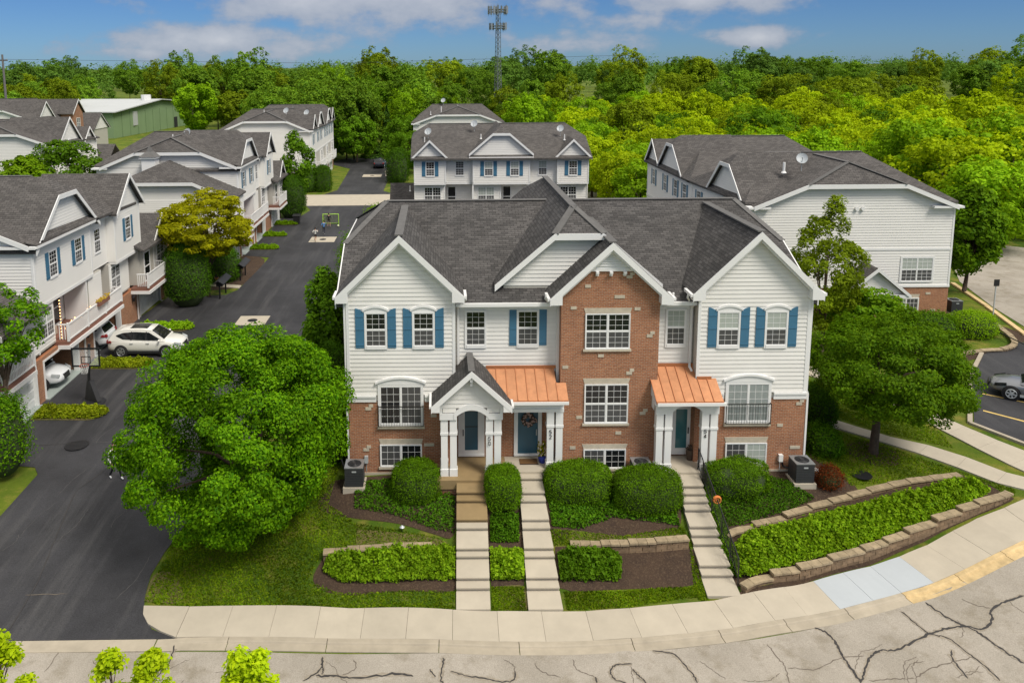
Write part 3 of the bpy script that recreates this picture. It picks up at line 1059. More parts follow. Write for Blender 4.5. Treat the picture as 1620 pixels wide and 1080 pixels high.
# ------------------------------------------------------------------ building kit
def jerk_roof(mb, axis, a0, a1, ra0, ra1, c, half, ze, zr, zc=None, t=.15, clip0=True, clip1=True):
    """gable roof with clipped ends; the ridge runs along axis 'x' or 'y'"""
    def P(a, v, z):
        return (a, c + v, z) if axis == 'x' else (c + v, a, z)
    if zc is None:
        clip0 = clip1 = False
        zc = zr
    vc = half * (zr - zc) / (zr - ze)
    ra0 = ra0 if clip0 else a0
    ra1 = ra1 if clip1 else a1
    polys = []
    for s in (-1, 1):
        p = [P(a0, s * half, ze), P(a1, s * half, ze)]
        if clip1:
            p.append(P(a1, s * vc, zc))
        p += [P(ra1, 0, zr), P(ra0, 0, zr)]
        if clip0:
            p.append(P(a0, s * vc, zc))
        polys.append(p)
    if clip0:
        polys.append([P(a0, -vc, zc), P(ra0, 0, zr), P(a0, vc, zc)])
    if clip1:
        polys.append([P(a1, -vc, zc), P(ra1, 0, zr), P(a1, vc, zc)])
    for p in polys:
        mb.prism(p, (0, 0, -t))
    return vc


def ridge_caps(mb, lines, w=.30, h=.035):
    for p0, p1 in lines:
        p0, p1 = Vector(p0), Vector(p1)
        mb.bar(p0 + Vector((0, 0, .012)), p1 + Vector((0, 0, .012)), w, h)


def rake(mb, p0, p1, n, h=.24, th=.05, top=.02):
    """sloping fascia board from p0 to p1, standing out along n"""
    p0, p1, n = Vector(p0), Vector(p1), Vector(n)
    a, b = Vector((0, 0, top)), Vector((0, 0, top - h))
    mb.hexa([p0 + a, p1 + a, p1 + b, p0 + b], [p0 + a + n * th, p1 + a + n * th, p1 + b + n * th, p0 + b + n * th])


def boards(F, z0, z1, span, step=.175, lap=.028, gap=.011):
    """lap boards: a list of MB, one for each course; span(z) gives (u0, u1)"""
    out = []
    n = max(1, int(round((z1 - z0) / step)))
    st = (z1 - z0) / n
    for k in range(n):
        za, zb = z0 + k * st + gap, z0 + (k + 1) * st
        a, b = span(za), span(zb)
        if a[1] - a[0] < .05:
            continue
        if b[1] - b[0] < .02:
            m = (b[0] + b[1]) / 2
            b = (m - .01, m + .01)
        out.append(((F, za, zb, a, b, lap)))
    return out


def board_mb(spec, mb=None):
    F, za, zb, a, b, lap = spec
    mb = mb or MB()
    i = mb.pts([F.p(a[0], za, 0), F.p(a[1], za, 0), F.p(a[1], za, lap), F.p(a[0], za, lap), F.p(b[1], zb, .006), F.p(b[0], zb, .006)])
    mb.face((i[0], i[1], i[2], i[3]))
    mb.face((i[3], i[2], i[4], i[5]))
    mb.face((i[0], i[3], i[5]))
    mb.face((i[1], i[4], i[2]))
    return mb


def gable_span(uc, za, slope, half=None):
    def f(z):
        w = (za - z) / slope
        if half is not None:
            w = min(w, half)
        return (uc - w, uc + w)
    return f


def siding(th, specs, mat, each=False):
    if each:
        for s in specs:
            th.part('siding_board', board_mb(s), mat)
    else:
        mb = MB()
        for s in specs:
            board_mb(s, mb)
        o = th.part('siding', mb, mat, kind='stuff')


def window(th, F, u0, u1, z0, z1, kind='hung', lower='screen', upper='glass', case=.07, sill=.09, grid=(3, 3), head=None, name='window', d0=.0, muntin=.012):
    """kind hung: two sashes one above the other; slide: two side by side; twin: two hung units"""
    fr = MB()
    fr.box(F, u0 - case, u0, z0 - sill, z1 + case, d0, d0 + .06)
    fr.box(F, u1, u1 + case, z0 - sill, z1 + case, d0, d0 + .06)
    fr.box(F, u0, u1, z1, z1 + case, d0, d0 + .058)
    fr.box(F, u0, u1, z0 - sill, z0, d0, d0 + .075)
    units = [(u0, u1)]
    if kind in ('slide', 'twin'):
        m = (u0 + u1) / 2
        units = [(u0, m - .03), (m + .03, u1)]
        fr.box(F, m - .03, m + .03, z0, z1, d0, d0 + .055)
    panes, mun = [], MB()
    for i, (a, b) in enumerate(units):
        if kind == 'slide':
            sashes = [(z0, z1, upper if i else lower)]
        else:
            zm = (z0 + z1) / 2
            fr.box(F, a, b, zm - .025, zm + .025, d0, d0 + .052)
            sashes = [(z0, zm - .025, lower), (zm + .025, z1, upper)]
        for (s0, s1, mt) in sashes:
            p = MB()
            e = .022
            p.box(F, a + e, b - e, s0 + e, s1 - e, d0 + .026, d0 + .034)
            panes.append((p, mt))
            for q in ((a, a + e, s0, s1), (b - e, b, s0, s1), (a + e, b - e, s0, s0 + e), (a + e, b - e, s1 - e, s1)):
                mun.box(F, q[0], q[1], q[2], q[3], d0 + .02, d0 + .045)
            nx, nz = grid
            if kind == 'slide':
                nz = max(nz, 2)
            for k in range(1, nx):
                x = a + (b - a) * k / nx
                mun.box(F, x - muntin / 2, x + muntin / 2, s0 + e, s1 - e, d0 + .034, d0 + .040)
            for k in range(1, nz):
                z = s0 + (s1 - s0) * k / nz
                mun.box(F, a + e, b - e, z - muntin / 2, z + muntin / 2, d0 + .0345, d0 + .0405)
    o = th.part(name, fr, MT['trim'])
    for p, mt in panes:
        th.part('pane', p, MT[mt], o)
    th.part('muntin', mun, MT['trim'], o)
    return o


def arch_head(th, F, u0, u1, z0, rise, h, parent=None, d=.09):
    """segmental white hood above a window"""
    def arc(k, extra=0.0, n=12):
        t = k / n
        return u0 - extra + (u1 - u0 + 2 * extra) * t, z0 + rise * math.sin(math.pi * t) ** .8
    mb = MB()
    pts = [F.p(u0, z0, 0), F.p(u1, z0, 0)]
    top = [F.p(*arc(k), 0) for k in range(12, -1, -1)]
    top = [p + Vector((0, 0, h * .35)) for p in top]
    mb.prism(pts + top, F.n * (d * .55))
    # moulding along the curve
    prev = None
    for k in range(13):
        a = Vector(F.p(*arc(k, .03), 0)) + Vector((0, 0, h * .35))
        if prev is not None:
            rake(mb, prev, a, F.n, h=.09, th=d, top=.045)
        prev = a
    return th.part('window_head', mb, MT['trim'], parent)


def shutter(th, F, u0, u1, z0, z1, curve=0):
    """board shutter; curve: -1 low on the right, 1 low on the left, 0 straight"""
    mb = MB()
    n = 6
    top = []
    for k in range(n + 1):
        t = k / n
        drop = 0
        if curve == -1:
            drop = .17 * (1 - math.cos(t * math.pi / 2))
        if curve == 1:
            drop = .17 * (1 - math.cos((1 - t) * math.pi / 2))
        top.append(F.p(u0 + (u1 - u0) * t, z1 - drop, .022))
    mb.prism([F.p(u0, z0, .022), F.p(u1, z0, .022)] + top[::-1], F.n * .03)
    for z in (z0 + .10, z0 + (z1 - z0) * .46, z1 - (.36 if curve else .2)):
        mb.box(F, u0 + .002, u1 - .002, z, z + .055, .05, .068)
    return th.part('shutter', mb, MT['shutter'])


def flared_lintel(th, F, u0, u1, z0, z1, fl=.07, d=.02):
    mb = MB()
    mb.prism([F.p(u0, z0, 0), F.p(u1, z0, 0), F.p(u1 + fl, z1, 0), F.p(u0 - fl, z1, 0)], F.n * d)
    return th.part('lintel', mb, MT['stone'])


def column(th, u, y, z0, z1, w=.27):
    """square porch column with base and collar"""
    c = th.part('column', MB().bx(u, u + w, y, y + w, z0 + .28, z1), MT['trim'])
    e = .03
    th.part('column_base', MB().bx(u - e, u + w + e, y - e, y + w + e, z0, z0 + .3), MT['trim'], c)
    cb = MB().bx(u - e, u + w + e, y - e, y + w + e, z1 - .70, z1 - .60)
    cb.bx(u - .012, u + w + .012, y - .012, y + w + .012, z1 - .62, z1 - .02)
    th.part('column_collar', cb, MT['trim'], c)
    return c


DIGITS = {'0': [[(0, .15), (.15, 0), (.45, 0), (.6, .15), (.6, .85), (.45, 1), (.15, 1), (0, .85), (0, .15)]],
          '5': [[(.6, 1), (.05, 1), (0, .55), (.4, .6), (.6, .42), (.6, .15), (.42, 0), (.15, 0), (0, .12)]],
          '2': [[(0, .82), (.15, 1), (.45, 1), (.6, .85), (.6, .65), (0, .0), (.62, 0)]],
          '4': [[(.48, 0), (.48, 1), (0, .32), (.65, .32)]]}


def house_number(th, F, uc, ztop, text, h=.15, d=.0):
    mb = MB()
    for i, ch in enumerate(text):
        z0 = ztop - (i + 1) * h * 1.42
        for line in DIGITS[ch]:
            for a, b in zip(line[:-1], line[1:]):
                pa = F.p(uc + (a[0] - .3) * h, z0 + a[1] * h, d + .006)
                pb = F.p(uc + (b[0] - .3) * h, z0 + b[1] * h, d + .006)
                mb.bar(pa, pb, .020, .012, F.n)
    return th.part('house_number', mb, MT['iron'])


def downspout(th, pts, w=.07):
    mb = MB()
    for a, b in zip(pts[:-1], pts[1:]):
        mb.bar(a, b, w, w * .8, (0, 1, .1))
    return th.part('downspout', mb, MT['trim'])


def dish(th, x, y, z, r=.42, az=200):
    """small satellite dish on the roof"""
    mb = MB()
    mb.tube([(x, y, z - .1), (x, y, z + .35), (x - .1, y - .15, z + .62)], .025, 5)
    a = math.radians(az)
    n = Vector((math.sin(a) * .8, math.cos(a) * .8, .55)).normalized()
    t = n.cross(Vector((0, 0, 1))).normalized()
    b = t.cross(n)
    c = Vector((x, y, z + .72))
    rings = []
    for k, rr in enumerate((.02, .45, .8, 1.0)):
        rings.append([c + n * (.12 * rr * rr) + t * rr * r * math.cos(2 * math.pi * j / 14) + b * rr * r * 1.1 * math.sin(2 * math.pi * j / 14) for j in range(14)])
    mb.loft(rings, cap=False)
    mb.tube([c - b * r * .9, c + n * .42 - b * .12], .018, 4)
    mb.ball(c + n * .42 - b * .12, .06, .06, .06, 6, 4)
    return th.part('satellite_dish', mb, MT['dish'])


def vent_pipe(th, x, y, z, h=.5, r=.06, white=True):
    mb = MB().cyl((x, y, z - .2), r, h + .2, 8)
    mb.cyl((x, y, z - .12), r * 2.2, .12, 8, r * 1.2)
    return th.part('vent_pipe', mb, MT['trim' if white else 'ridge'])


def railing(th, F, u0, u1, z0, d, h=1.0, name='balcony_railing', sides=0.0):
    """white balustrade; balusters are one mesh under the rail"""
    mb = MB()
    mb.box(F, u0, u1, z0 + h - .07, z0 + h, d - .08, d)
    mb.box(F, u0, u1, z0 + .06, z0 + .13, d - .07, d - .01)
    n = max(1, int((u1 - u0) / 2.4))
    for k in range(n + 1):
        u = u0 + (u1 - u0) * k / n
        mb.box(F, u - .06, u + .06, z0, z0 + h + .06, d - .105, d + .012)
    if sides:
        for u in (u0, u1):
            mb.box(F, u - .04, u + .04, z0 + h - .07, z0 + h, d - sides, d - .1)
    r = th.part(name, mb, MT['trim'])
    b = MB()
    m = int((u1 - u0) / .13)
    for k in range(1, m):
        u = u0 + (u1 - u0) * k / m
        b.box(F, u - .02, u + .02, z0 + .12, z0 + h - .06, d - .06, d - .022)
    if sides:
        for u in (u0, u1):
            q = int(sides / .13)
            for k in range(1, q):
                b.box(F, u - .02, u + .02, z0 + .1, z0 + h - .06, d - .1 - sides * k / q, d - .06 - sides * k / q)
    th.part('baluster', b, MT['trim'], r)
    return r

# ------------------------------------------------------------------ the front townhouse row
def build_main():
    H = Thing('townhouse', (5.75, 0, -.95), 'front townhouse row with copper porch roofs and a brick centre bay', 'townhouse')
    S, TR, BR = MT['siding'], MT['trim'], MT['brick']
    Y0, YR, YB = 0.0, .6, 13.2
    XL, XR = -3.78, 15.27
    F0, FR_ = fy(Y0), fy(YR)
    FB = fy(-.06)
    # walls
    w = MB()
    w.bx(XL + .03, XR - .03, YR + .02, YB, 2.3, 6.5)
    w.bx(XL + .03, .66, .02, YR + .1, 2.3, 6.9)
    w.bx(10.7, XR - .03, .02, YR + .1, 2.3, 6.9)
    for uc, half, za, sl in ((-1.55, 2.2, 9.22, .97), (12.97, 2.27, 9.26, .97)):
        zb = za - sl * half
        w.prism([F0.p(uc - half, 6.85, -.02), F0.p(uc + half, 6.85, -.02), F0.p(uc + half, zb, -.02), F0.p(uc, za, -.02), F0.p(uc - half, zb, -.02)], (0, .5, 0))
    H.part('wall', w, MT['siding_back'])
    # side gable walls
    for X, s in ((XL, -1), (XR, 1)):
        m = MB()
        m.prism([(X, .3, 2.3), (X, YB, 2.3), (X, YB, 6.5), (X, 9.7, 7.95), (X, 3.9, 7.95), (X, .3, 6.5)], (-s * .2, 0, 0))
        H.part('side_wall', m, S)
        mb = MB()
        mb.prism([(X + s * .05, .05, -1.3), (X + s * .05, YB, -1.9), (X + s * .05, YB, 2.3), (X + s * .05, .05, 2.3)], (-s * .2, 0, 0))
        H.part('side_wall', mb, BR)
    # siding boards, each its own
    lo, hi = 2.56, 6.95
    gl = lambda uc, za, sl: gable_span(uc, za, sl, None)
    for u0, u1 in ((XL + .10, .60), (10.78, XR - .10)):
        siding(H, boards(F0, lo, hi, lambda z: (u0, u1)), S, True)
    siding(H, boards(F0, hi, 9.1, gable_span(-1.55, 9.15, .97, 2.13)), S, True)
    siding(H, boards(F0, hi, 9.15, gable_span(12.97, 9.19, .97, 2.15)), S, True)
    for u0, u1 in ((.68, 4.94), (9.09, 10.66)):
        siding(H, boards(FR_, 3.3, 6.3, lambda z: (u0, u1)), S, True)
    # corner boards and bands
    for u0, u1 in ((XL, XL + .12), (.58, .70), (10.66, 10.78), (XR - .12, XR)):
        H.part('corner_board', MB().box(F0, u0, u1, 2.52, 6.9, -.02, .035), TR)
    H.part('corner_board', MB().bx(4.93, 5.04, .38, .62, 2.9, 6.35), TR)
    H.part('corner_board', MB().bx(9.07, 9.17, .38, .62, 2.9, 6.35), TR)
    for u0, u1 in ((XL - .03, -2.60), (-.58, .72), (10.64, 11.85), (13.93, XR + .03)):
        m = MB().box(F0, u0, u1, 2.27, 2.47, .0, .05)
        m.box(F0, u0, u1, 2.47, 2.56, .0, .09)
        H.part('trim_band', m, TR)
    # brick
    b = MB()
    b.bx(XL + .03, .66, .0, YR + .05, -1.6, 2.28)
    b.bx(10.7, XR - .03, .0, YR + .05, -1.6, 2.28)
    b.bx(.6, 10.75, YR, YR + .4, -1.6, 3.35)
    b.bx(XL + .05, XR - .05, YR + .3, YB - .05, -1.9, 2.29)
    H.part('brick_wall', b, BR)
    U0, U1, UC, ZA = 5.04, 9.07, 7.02, 8.88
    b = MB()
    b.bx(U0, U1, -.06, YR, -1.6, 6.7)
    b.prism([(U0, -.06, 6.7), (U1, -.06, 6.7), (U1, -.06, ZA - .93 * (U1 - UC)), (UC, -.06, ZA), (U0, -.06, ZA - .93 * (UC - U0))], (0, 1.4, 0))
    H.part('brick_bay', b, BR)
    for i, (u, z) in enumerate([(-2.94, 1.97), (-.22, 1.65), (-3.06, .16), (-.42, .36), (5.24, 3.74), (6.11, 7.18), (7.41, 6.72), (7.79, 7.56), (5.54, 6.27), (8.15, 6.21), (8.68, 5.06), (6.70, 4.22), (7.88, 3.46), (5.85, 1.55), (8.49, 1.71), (7.50, .85), (15.02, 2.05), (14.27, 1.11), (14.95, .12), (5.6, .2), (11.4, 1.2)]):
        F = FB if 5 < u < 9.1 else F0
        L_ = .42 if i in (6, 18, 3) else .24
        m = MB().box(F, u - L_ / 2, u + L_ / 2, z - .065, z + .065, 0, .025)
        H.part('accent_stone', m, MT['stone'])
        if i in (0, 2, 7, 10, 12, 14, 16):
            H.part('accent_stone', MB().box(F, u - L_ / 2 + .14, u + L_ / 2 + .08, z + .067, z + .19, 0, .03), MT['stone'])
    # ---- roofs
    R, RC = MT['roof'], MT['ridge']
    ze, zr, half, yc = 6.42, 9.56, 6.55, 6.8
    m = MB()
    zc = 8.12
    vc = jerk_roof(m, 'x', -4.2, 15.65, -2.45, 13.95 + .5, yc, half, ze, zr, zc)
    H.part('roof', m, R)
    cap = MB()
    ridge_caps(cap, [((-2.45, yc, zr), (14.45, yc, zr))] + [((a, yc + s * vc, zc), (r, yc, zr)) for a, r in ((-4.2, -2.45), (15.65, 14.45)) for s in (-1, 1)])
    H.part('ridge_cap', cap, RC)
    for a, n in ((-4.2, (-1, 0, 0)), (15.65, (1, 0, 0))):
        f = MB()
        rake(f, (a, yc - half, ze), (a, yc - vc, zc), n)
        rake(f, (a, yc - vc, zc), (a, yc + vc, zc), n)
        rake(f, (a, yc + half, ze), (a, yc + vc, zc), n)
        H.part('fascia', f, TR)
    # front gables: (centre, half width of roof, top z, slope, y front)
    gables = [(-1.55, 2.62, 9.40, .97, -.34, 6.6), (12.97, 2.66, 9.44, .97, -.34, 6.7), (UC, 2.50, 9.06, .93, -.40, 5.0)]
    for uc, hw, za, sl, yf, yb in gables:
        m = MB()
        jerk_roof(m, 'y', yf, yb, 0, 0, uc, hw, za - sl * hw, za, t=.13)
        H.part('gable_roof', m, R)
        cap = MB()
        ridge_caps(cap, [((uc, yf - .02, za), (uc, yb - .3, za))], .34, .06)
        H.part('ridge_cap', cap, RC)
        for s in (-1, 1):
            f = MB()
            rake(f, (uc + s * hw, yf, za - sl * hw), (uc, yf, za), (0, -1, 0), h=.30, th=.05, top=.0)
            rake(f, (uc + s * (hw - .1), yf + .03, za - sl * hw - .1), (uc, yf + .03, za - .2), (0, 1, 0), h=.2, th=.25, top=.0)
            H.part('rake_board', f, TR)
            c = MB()
            zt = za - sl * hw
            u_in = uc + s * (hw - .50)
            u_out = uc + s * (hw + .0)
            c.prism([(u_out, yf - .055, zt - .02), (u_in, yf - .055, zt - .02 + .40 * sl), (u_in, yf - .055, zt - .24), (u_out, yf - .055, zt - .24)], (0, .40, 0))
            H.part('cornice_return', c, TR)
            g_ = MB()
            g_.bar((uc + s * (hw + .04), yf - .02, zt - .03), (uc + s * (hw + .04), .55 if abs(uc - UC) > 1 else .5, zt - .03), .11, .12)
            H.part('gutter', g_, TR)
    # gutter elbows dropping onto the main roof
    for x, s in ((1.13, 1), (4.42, -1), (9.62, 1), (10.24, -1)):
        downspout(H, [(x, .0, 6.85), (x + s * .02, .05, 6.62), (x - s * .10, .18, 6.47)], .07)
    # centre cross gable
    CC, CH, CS, CZ = 5.87, 3.50, .87, 10.05
    m = MB()
    cz = 9.17
    cvc = jerk_roof(m, 'y', .72, 12.9, 2.3, 11.3, CC, CH, CZ - CS * CH, CZ, cz, t=.13)
    H.part('gable_roof', m, R)
    cap = MB()
    ridge_caps(cap, [((CC, 2.3, CZ), (CC, 11.3, CZ)), ((CC - cvc, .72, cz), (CC, 2.3, CZ)), ((CC + cvc, .72, cz), (CC, 2.3, CZ))], .3, .06)
    H.part('ridge_cap', cap, RC)
    Fc = fy(1.05)
    m = MB()
    zw = CZ - .14
    m.prism([Fc.p(CC - 3.1, 6.7), Fc.p(CC + 3.1, 6.7), Fc.p(CC + 3.1, zw - CS * 3.1), Fc.p(CC + cvc, cz - .1), Fc.p(CC - cvc, cz - .1), Fc.p(CC - 3.1, zw - CS * 3.1)], (0, .3, 0))
    H.part('gable_wall', m, MT['siding_back'])
    siding(H, boards(Fc, 6.9, 9.1, gable_span(CC, zw, CS)), S, True)
    f = MB()
    for s in (-1, 1):
        rake(f, (CC + s * CH, .72, CZ - CS * CH), (CC + s * cvc, .72, cz), (0, -1, 0), h=.27)
    rake(f, (CC - cvc, .72, cz), (CC + cvc, .72, cz), (0, -1, 0), h=.27)
    H.part('rake_board', f, TR)
    # gable vent with brackets on the brick bay
    zb = 7.86
    hw = (ZA - zb) / .93 - .05
    m = MB()
    m.prism([FB.p(UC - hw, zb, 0), FB.p(UC + hw, zb, 0), FB.p(UC, zb + hw * .93, 0)], FB.n * .05)
    m.box(FB, UC - hw + .04, UC + hw - .04, zb - .05, zb + .07, 0, .08)
    v = H.part('gable_vent', m, TR)
    m = MB()
    for k in range(5):
        z = zb + .22 + k * .095
        wv = (zb + .86 - z) / .93 - .16
        if wv > .03:
            m.hexa([FB.p(UC - wv, z, .05), FB.p(UC + wv, z, .05), FB.p(UC + wv, z + .012, .05), FB.p(UC - wv, z + .012, .05)],
                   [FB.p(UC - wv, z - .055, .085), FB.p(UC + wv, z - .055, .085), FB.p(UC + wv, z - .043, .085), FB.p(UC - wv, z - .043, .085)])
    H.part('louvre_slat', m, TR, v)
    for du in (-.56, 0, .56):
        m = MB().box(FB, UC + du - .06, UC + du + .06, zb - .24, zb - .05, 0, .10)
        m.box(FB, UC + du - .06, UC + du + .06, zb - .13, zb - .05, .10, .2)
        H.part('bracket', m, TR)
    # eave gutters and friezes over the recessed walls
    for u0, u1 in ((.72, 4.95), (9.15, 10.66)):
        m = MB().bx(u0, u1, .12, .26, 6.27, 6.41)
        H.part('gutter', m, TR)
        H.part('frieze', MB().bx(u0 - .0, u1, .27, .59, 6.24, 6.33).box(FR_, u0, u1, 6.02, 6.26, 0, .035), TR)
    downspout(H, [(.84, .2, 6.3), (.84, .5, 6.1), (.84, .52, 3.6), (.86, .35, 3.42)], .09)
    downspout(H, [(10.55, .2, 6.3), (10.55, .5, 6.1), (10.55, .52, 3.5), (10.6, .3, 3.36)], .09)
    downspout(H, [(XL - .06, -.05, 6.7), (XL - .05, .05, 3.2), (XL - .02, .05, -.6)], .08)
    downspout(H, [(XR + .06, .02, 6.7), (XR + .06, .08, 2.6), (XR + .12, .08, 2.45), (XR + .12, .08, -.8)], .08)
    downspout(H, [(XR + .12, .08, -.8), (XR + 1.3, -.1, -1.0)], .1)
    # ---- windows
    def win(u0, u1, z0, z1, F, **k):
        return window(H, F, u0, u1, z0, z1, **k)
    for u0, u1, lo_, up_ in ((-2.96, -2.17, 'screen', 'glass'), (-1.0, -.21, 'screen', 'glass'), (11.52, 12.33, 'screen', 'blind'), (13.48, 14.29, 'screen', 'blind')):
        z0, z1 = (4.70, 6.07) if u0 < 5 else (4.62, 6.0)
        o = win(u0, u1, z0, z1, F0, lower=lo_, upper=up_, sill=.14)
        arch_head(H, F0, u0 - .11, u1 + .11, z1 + .07, .17, .2, o)
        shutter(H, F0, u0 - .44, u0 - .085, z0 - .08, z1 + .23, -1)
        shutter(H, F0, u1 + .085, u1 + .44, z0 - .08, z1 + .23, 1)
    win(1.18, 1.95, 4.50, 5.93, FR_, sill=.14)
    win(3.35, 4.15, 4.50, 5.93, FR_, sill=.14)
    shutter(H, FR_, 2.98, 3.28, 4.46, 6.0)
    shutter(H, FR_, 4.22, 4.54, 4.46, 6.0)
    win(9.58, 10.31, 4.46, 5.93, FR_, upper='blind', sill=.14)
    win(6.06, 7.83, 4.56, 5.99, FB, kind='twin', case=.035, sill=.05)
    flared_lintel(H, FB, 6.03, 7.86, 6.04, 6.25)
    H.part('sill', MB().box(FB, 5.95, 7.93, 4.42, 4.51, 0, .08), MT['stone'])
    win(6.08, 7.83, 1.33, 2.96, FB, kind='twin', case=.035, sill=.05)
    flared_lintel(H, FB, 6.05, 7.86, 3.01, 3.24)
    H.part('sill', MB().box(FB, 5.97, 7.93, 1.19, 1.28, 0, .08), MT['stone'])
    win(6.09, 7.80, -.68, .10, FB, kind='slide', case=.035, sill=.05)
    flared_lintel(H, FB, 6.06, 7.83, .15, .36)
    H.part('sill', MB().box(FB, 5.98, 7.9, -.82, -.73, 0, .08), MT['stone'])
    # tall windows with a juliet rail
    for u0, blind in ((-2.42, 'screen'), (12.03, 'vertical_blind')):
        u1 = u0 + 1.68
        o = win(u0, u1, 1.32, 2.92, F0, kind='slide', grid=(3, 5), lower=blind if blind != 'screen' else 'glass', upper=blind, case=.11, sill=.10)
        arch_head(H, F0, u0 - .18, u1 + .18, 3.03, .24, .2, o, .12)
        H.part('sill', MB().box(F0, u0 - .14, u1 + .14, 1.10, 1.215, 0, .09), MT['stone'])
        m = MB()
        ra, rb = u0 - .1, u1 + .1
        m.box(F0, ra, rb, 2.10, 2.13, .16, .19)
        m.box(F0, ra, rb, 1.24, 1.265, .16, .19)
        for u in (ra, rb - .025):
            m.box(F0, u, u + .025, 1.24, 2.13, .16, .185)
            m.box(F0, u, u + .025, 2.10, 2.125, .0, .16)
            m.box(F0, u, u + .025, 1.24, 1.265, .0, .16)
        r = H.part('window_railing', m, MT['iron'])
        m = MB()
        for k in range(1, 17):
            u = ra + (rb - ra) * k / 17
            m.box(F0, u - .006, u + .006, 1.26, 2.1, .168, .18)
        H.part('baluster', m, MT['iron'], r)
    win(-2.44, -.76, -.55, .35, F0, kind='slide', case=.04, sill=.05)
    flared_lintel(H, F0, -2.46, -.74, .41, .63)
    H.part('sill', MB().box(F0, -2.54, -.66, -.70, -.60, 0, .08), MT['stone'])
    win(12.06, 13.72, -.55, .30, F0, kind='slide', lower='screen', upper='blind', case=.04, sill=.05)
    flared_lintel(H, F0, 12.04, 13.74, .36, .59)
    H.part('sill', MB().box(F0, 11.96, 13.82, -.70, -.60, 0, .08), MT['stone'])
    H.part('foundation', MB().bx(XL + .0, .66, -.03, .2, -1.6, -.86).bx(10.7, XR, -.03, .2, -1.6, -.86).bx(U0 - .02, U1 + .02, -.09, .2, -1.6, -.9), MT['concrete'])
    # ---- porches
    zf = -.5
    fl = MB().bx(-.35, 2.78, -1.36, .58, zf - .38, zf)
    H.part('porch_floor', fl, MT['concrete_wet'])
    H.part('porch_floor', MB().bx(2.785, 5.03, -.72, .58, zf - .3, zf - .004), MT['concrete'])
    H.part('porch_floor', MB().bx(8.75, 11.5, -.86, .58, zf - .3, zf - .004), MT['concrete'])
    H.part('porch_base', MB().bx(-.3, .74, -1.28, -.04, -1.9, zf - .38), MT['brick'])
    # porch 50: gabled
    yp = -1.02
    for u in (.08, .45, 1.91, 2.25):
        column(H, u, yp, zf, 1.98)
    column(H, .08, -.35, zf, 1.98)
    FP = fy(yp - .02)
    zt, sl, hw, uc = 4.12, .92, 1.62, 1.31
    m = MB()
    jerk_roof(m, 'y', yp - .36, .58, 0, 0, uc, hw, zt - sl * hw, zt, t=.10)
    H.part('porch_roof', m, R)
    cap = MB()
    ridge_caps(cap, [((uc, yp - .37, zt), (uc, .57, zt))], .26, .05)
    H.part('ridge_cap', cap, RC)
    for s in (-1, 1):
        f = MB()
        rake(f, (uc + s * hw, yp - .36, zt - sl * hw), (uc, yp - .36, zt), (0, -1, 0), h=.26, th=.05, top=0)
        H.part('rake_board', f, TR)
        c = MB()
        z_ = zt - sl * hw
        c.prism([(uc + s * hw, yp - .40, z_ - .02), (uc + s * (hw - .35), yp - .40, z_ + .28), (uc + s * (hw - .35), yp - .40, z_ - .22), (uc + s * hw, yp - .40, z_ - .22)], (0, .36, 0))
        H.part('cornice_return', c, TR)
        g_ = MB().bar((uc + s * (hw + .03), yp - .36, z_ - .02), (uc + s * (hw + .03), -.04 if s < 0 else .5, z_ - .02), .09, .1)
        H.part('gutter', g_, TR)
    m = MB()
    m.prism([FP.p(.1, 1.96, -.1), FP.p(.72, 1.96, -.1), FP.p(.72, 2.2, -.1)] + [FP.p(.72 + 1.2 * k / 10, 2.2 + .3 * math.sin(math.pi * k / 10), -.1) for k in range(1, 10)] + [FP.p(1.92, 2.2, -.1), FP.p(1.92, 1.96, -.1), FP.p(2.52, 1.96, -.1), FP.p(2.52, zt - .15 - sl * 1.21, -.1), FP.p(uc, zt - .15, -.1), FP.p(.1, zt - .15 - sl * 1.21, -.1)], (0, .12, 0))
    H.part('porch_gable_wall', m, MT['siding_back'])
    siding(H, boards(Fr((0, yp - .02, 0), (1, 0, 0), (0, -1, 0)), 2.44, 3.9, gable_span(uc, zt - .2, sl, 1.17)), S, True)
    siding(H, [s for u0, u1 in ((.16, .70), (1.94, 2.46)) for s in boards(Fr((0, yp - .02, 0), (1, 0, 0), (0, -1, 0)), 2.24, 2.44, lambda z: (u0, u1))], S, True)
    m = MB()
    m.box(FP, .03, .73, 1.95, 2.22, -.22, .05)
    m.box(FP, .03, .14, 2.2, 2.75, -.1, .04)
    H.part('porch_beam', m, TR)
    m = MB().box(FP, 1.91, 2.58, 1.95, 2.22, -.22, .05)
    m.box(FP, 2.47, 2.58, 2.2, 2.75, -.1, .04)
    H.part('porch_beam', m, TR)
    m = MB()
    pv = None
    for k in range(15):
        t = k / 14
        u, z = .60 + 1.44 * t, 2.16 + .40 * math.sin(math.pi * t) ** .75
        q = Vector(FP.p(u, z, .0))
        if pv is not None:
            rake(m, pv, q, (0, -1, 0), h=.24, th=.07, top=.05)
        pv = q
    H.part('arch', m, TR)
    H.part('bracket', MB().box(FP, uc - .05, uc + .05, 3.45, 3.86, .0, .22).box(FP, uc - .06, uc + .06, 3.66, 3.8, .2, .32), TR)
    H.part('porch_beam', MB().bx(.05, .3, -.9, 0, 1.97, 2.3), TR)
    H.part('porch_beam', MB().bx(2.3, 2.55, -.9, .58, 1.97, 2.3), TR)
    house_number(H, FP, 2.045, 1.27, '50', d=.02)
    # porch 52: copper shed roof
    yp2 = -.50
    F2 = fy(yp2)
    for u in (4.46, 4.83):
        column(H, u, yp2, zf, 2.02)
    m = MB().box(F2, 2.55, 5.14, 2.0, 2.14, -.28, .04)
    m.box(F2, 2.55, 5.14, 2.14, 2.46, -.24, .0)
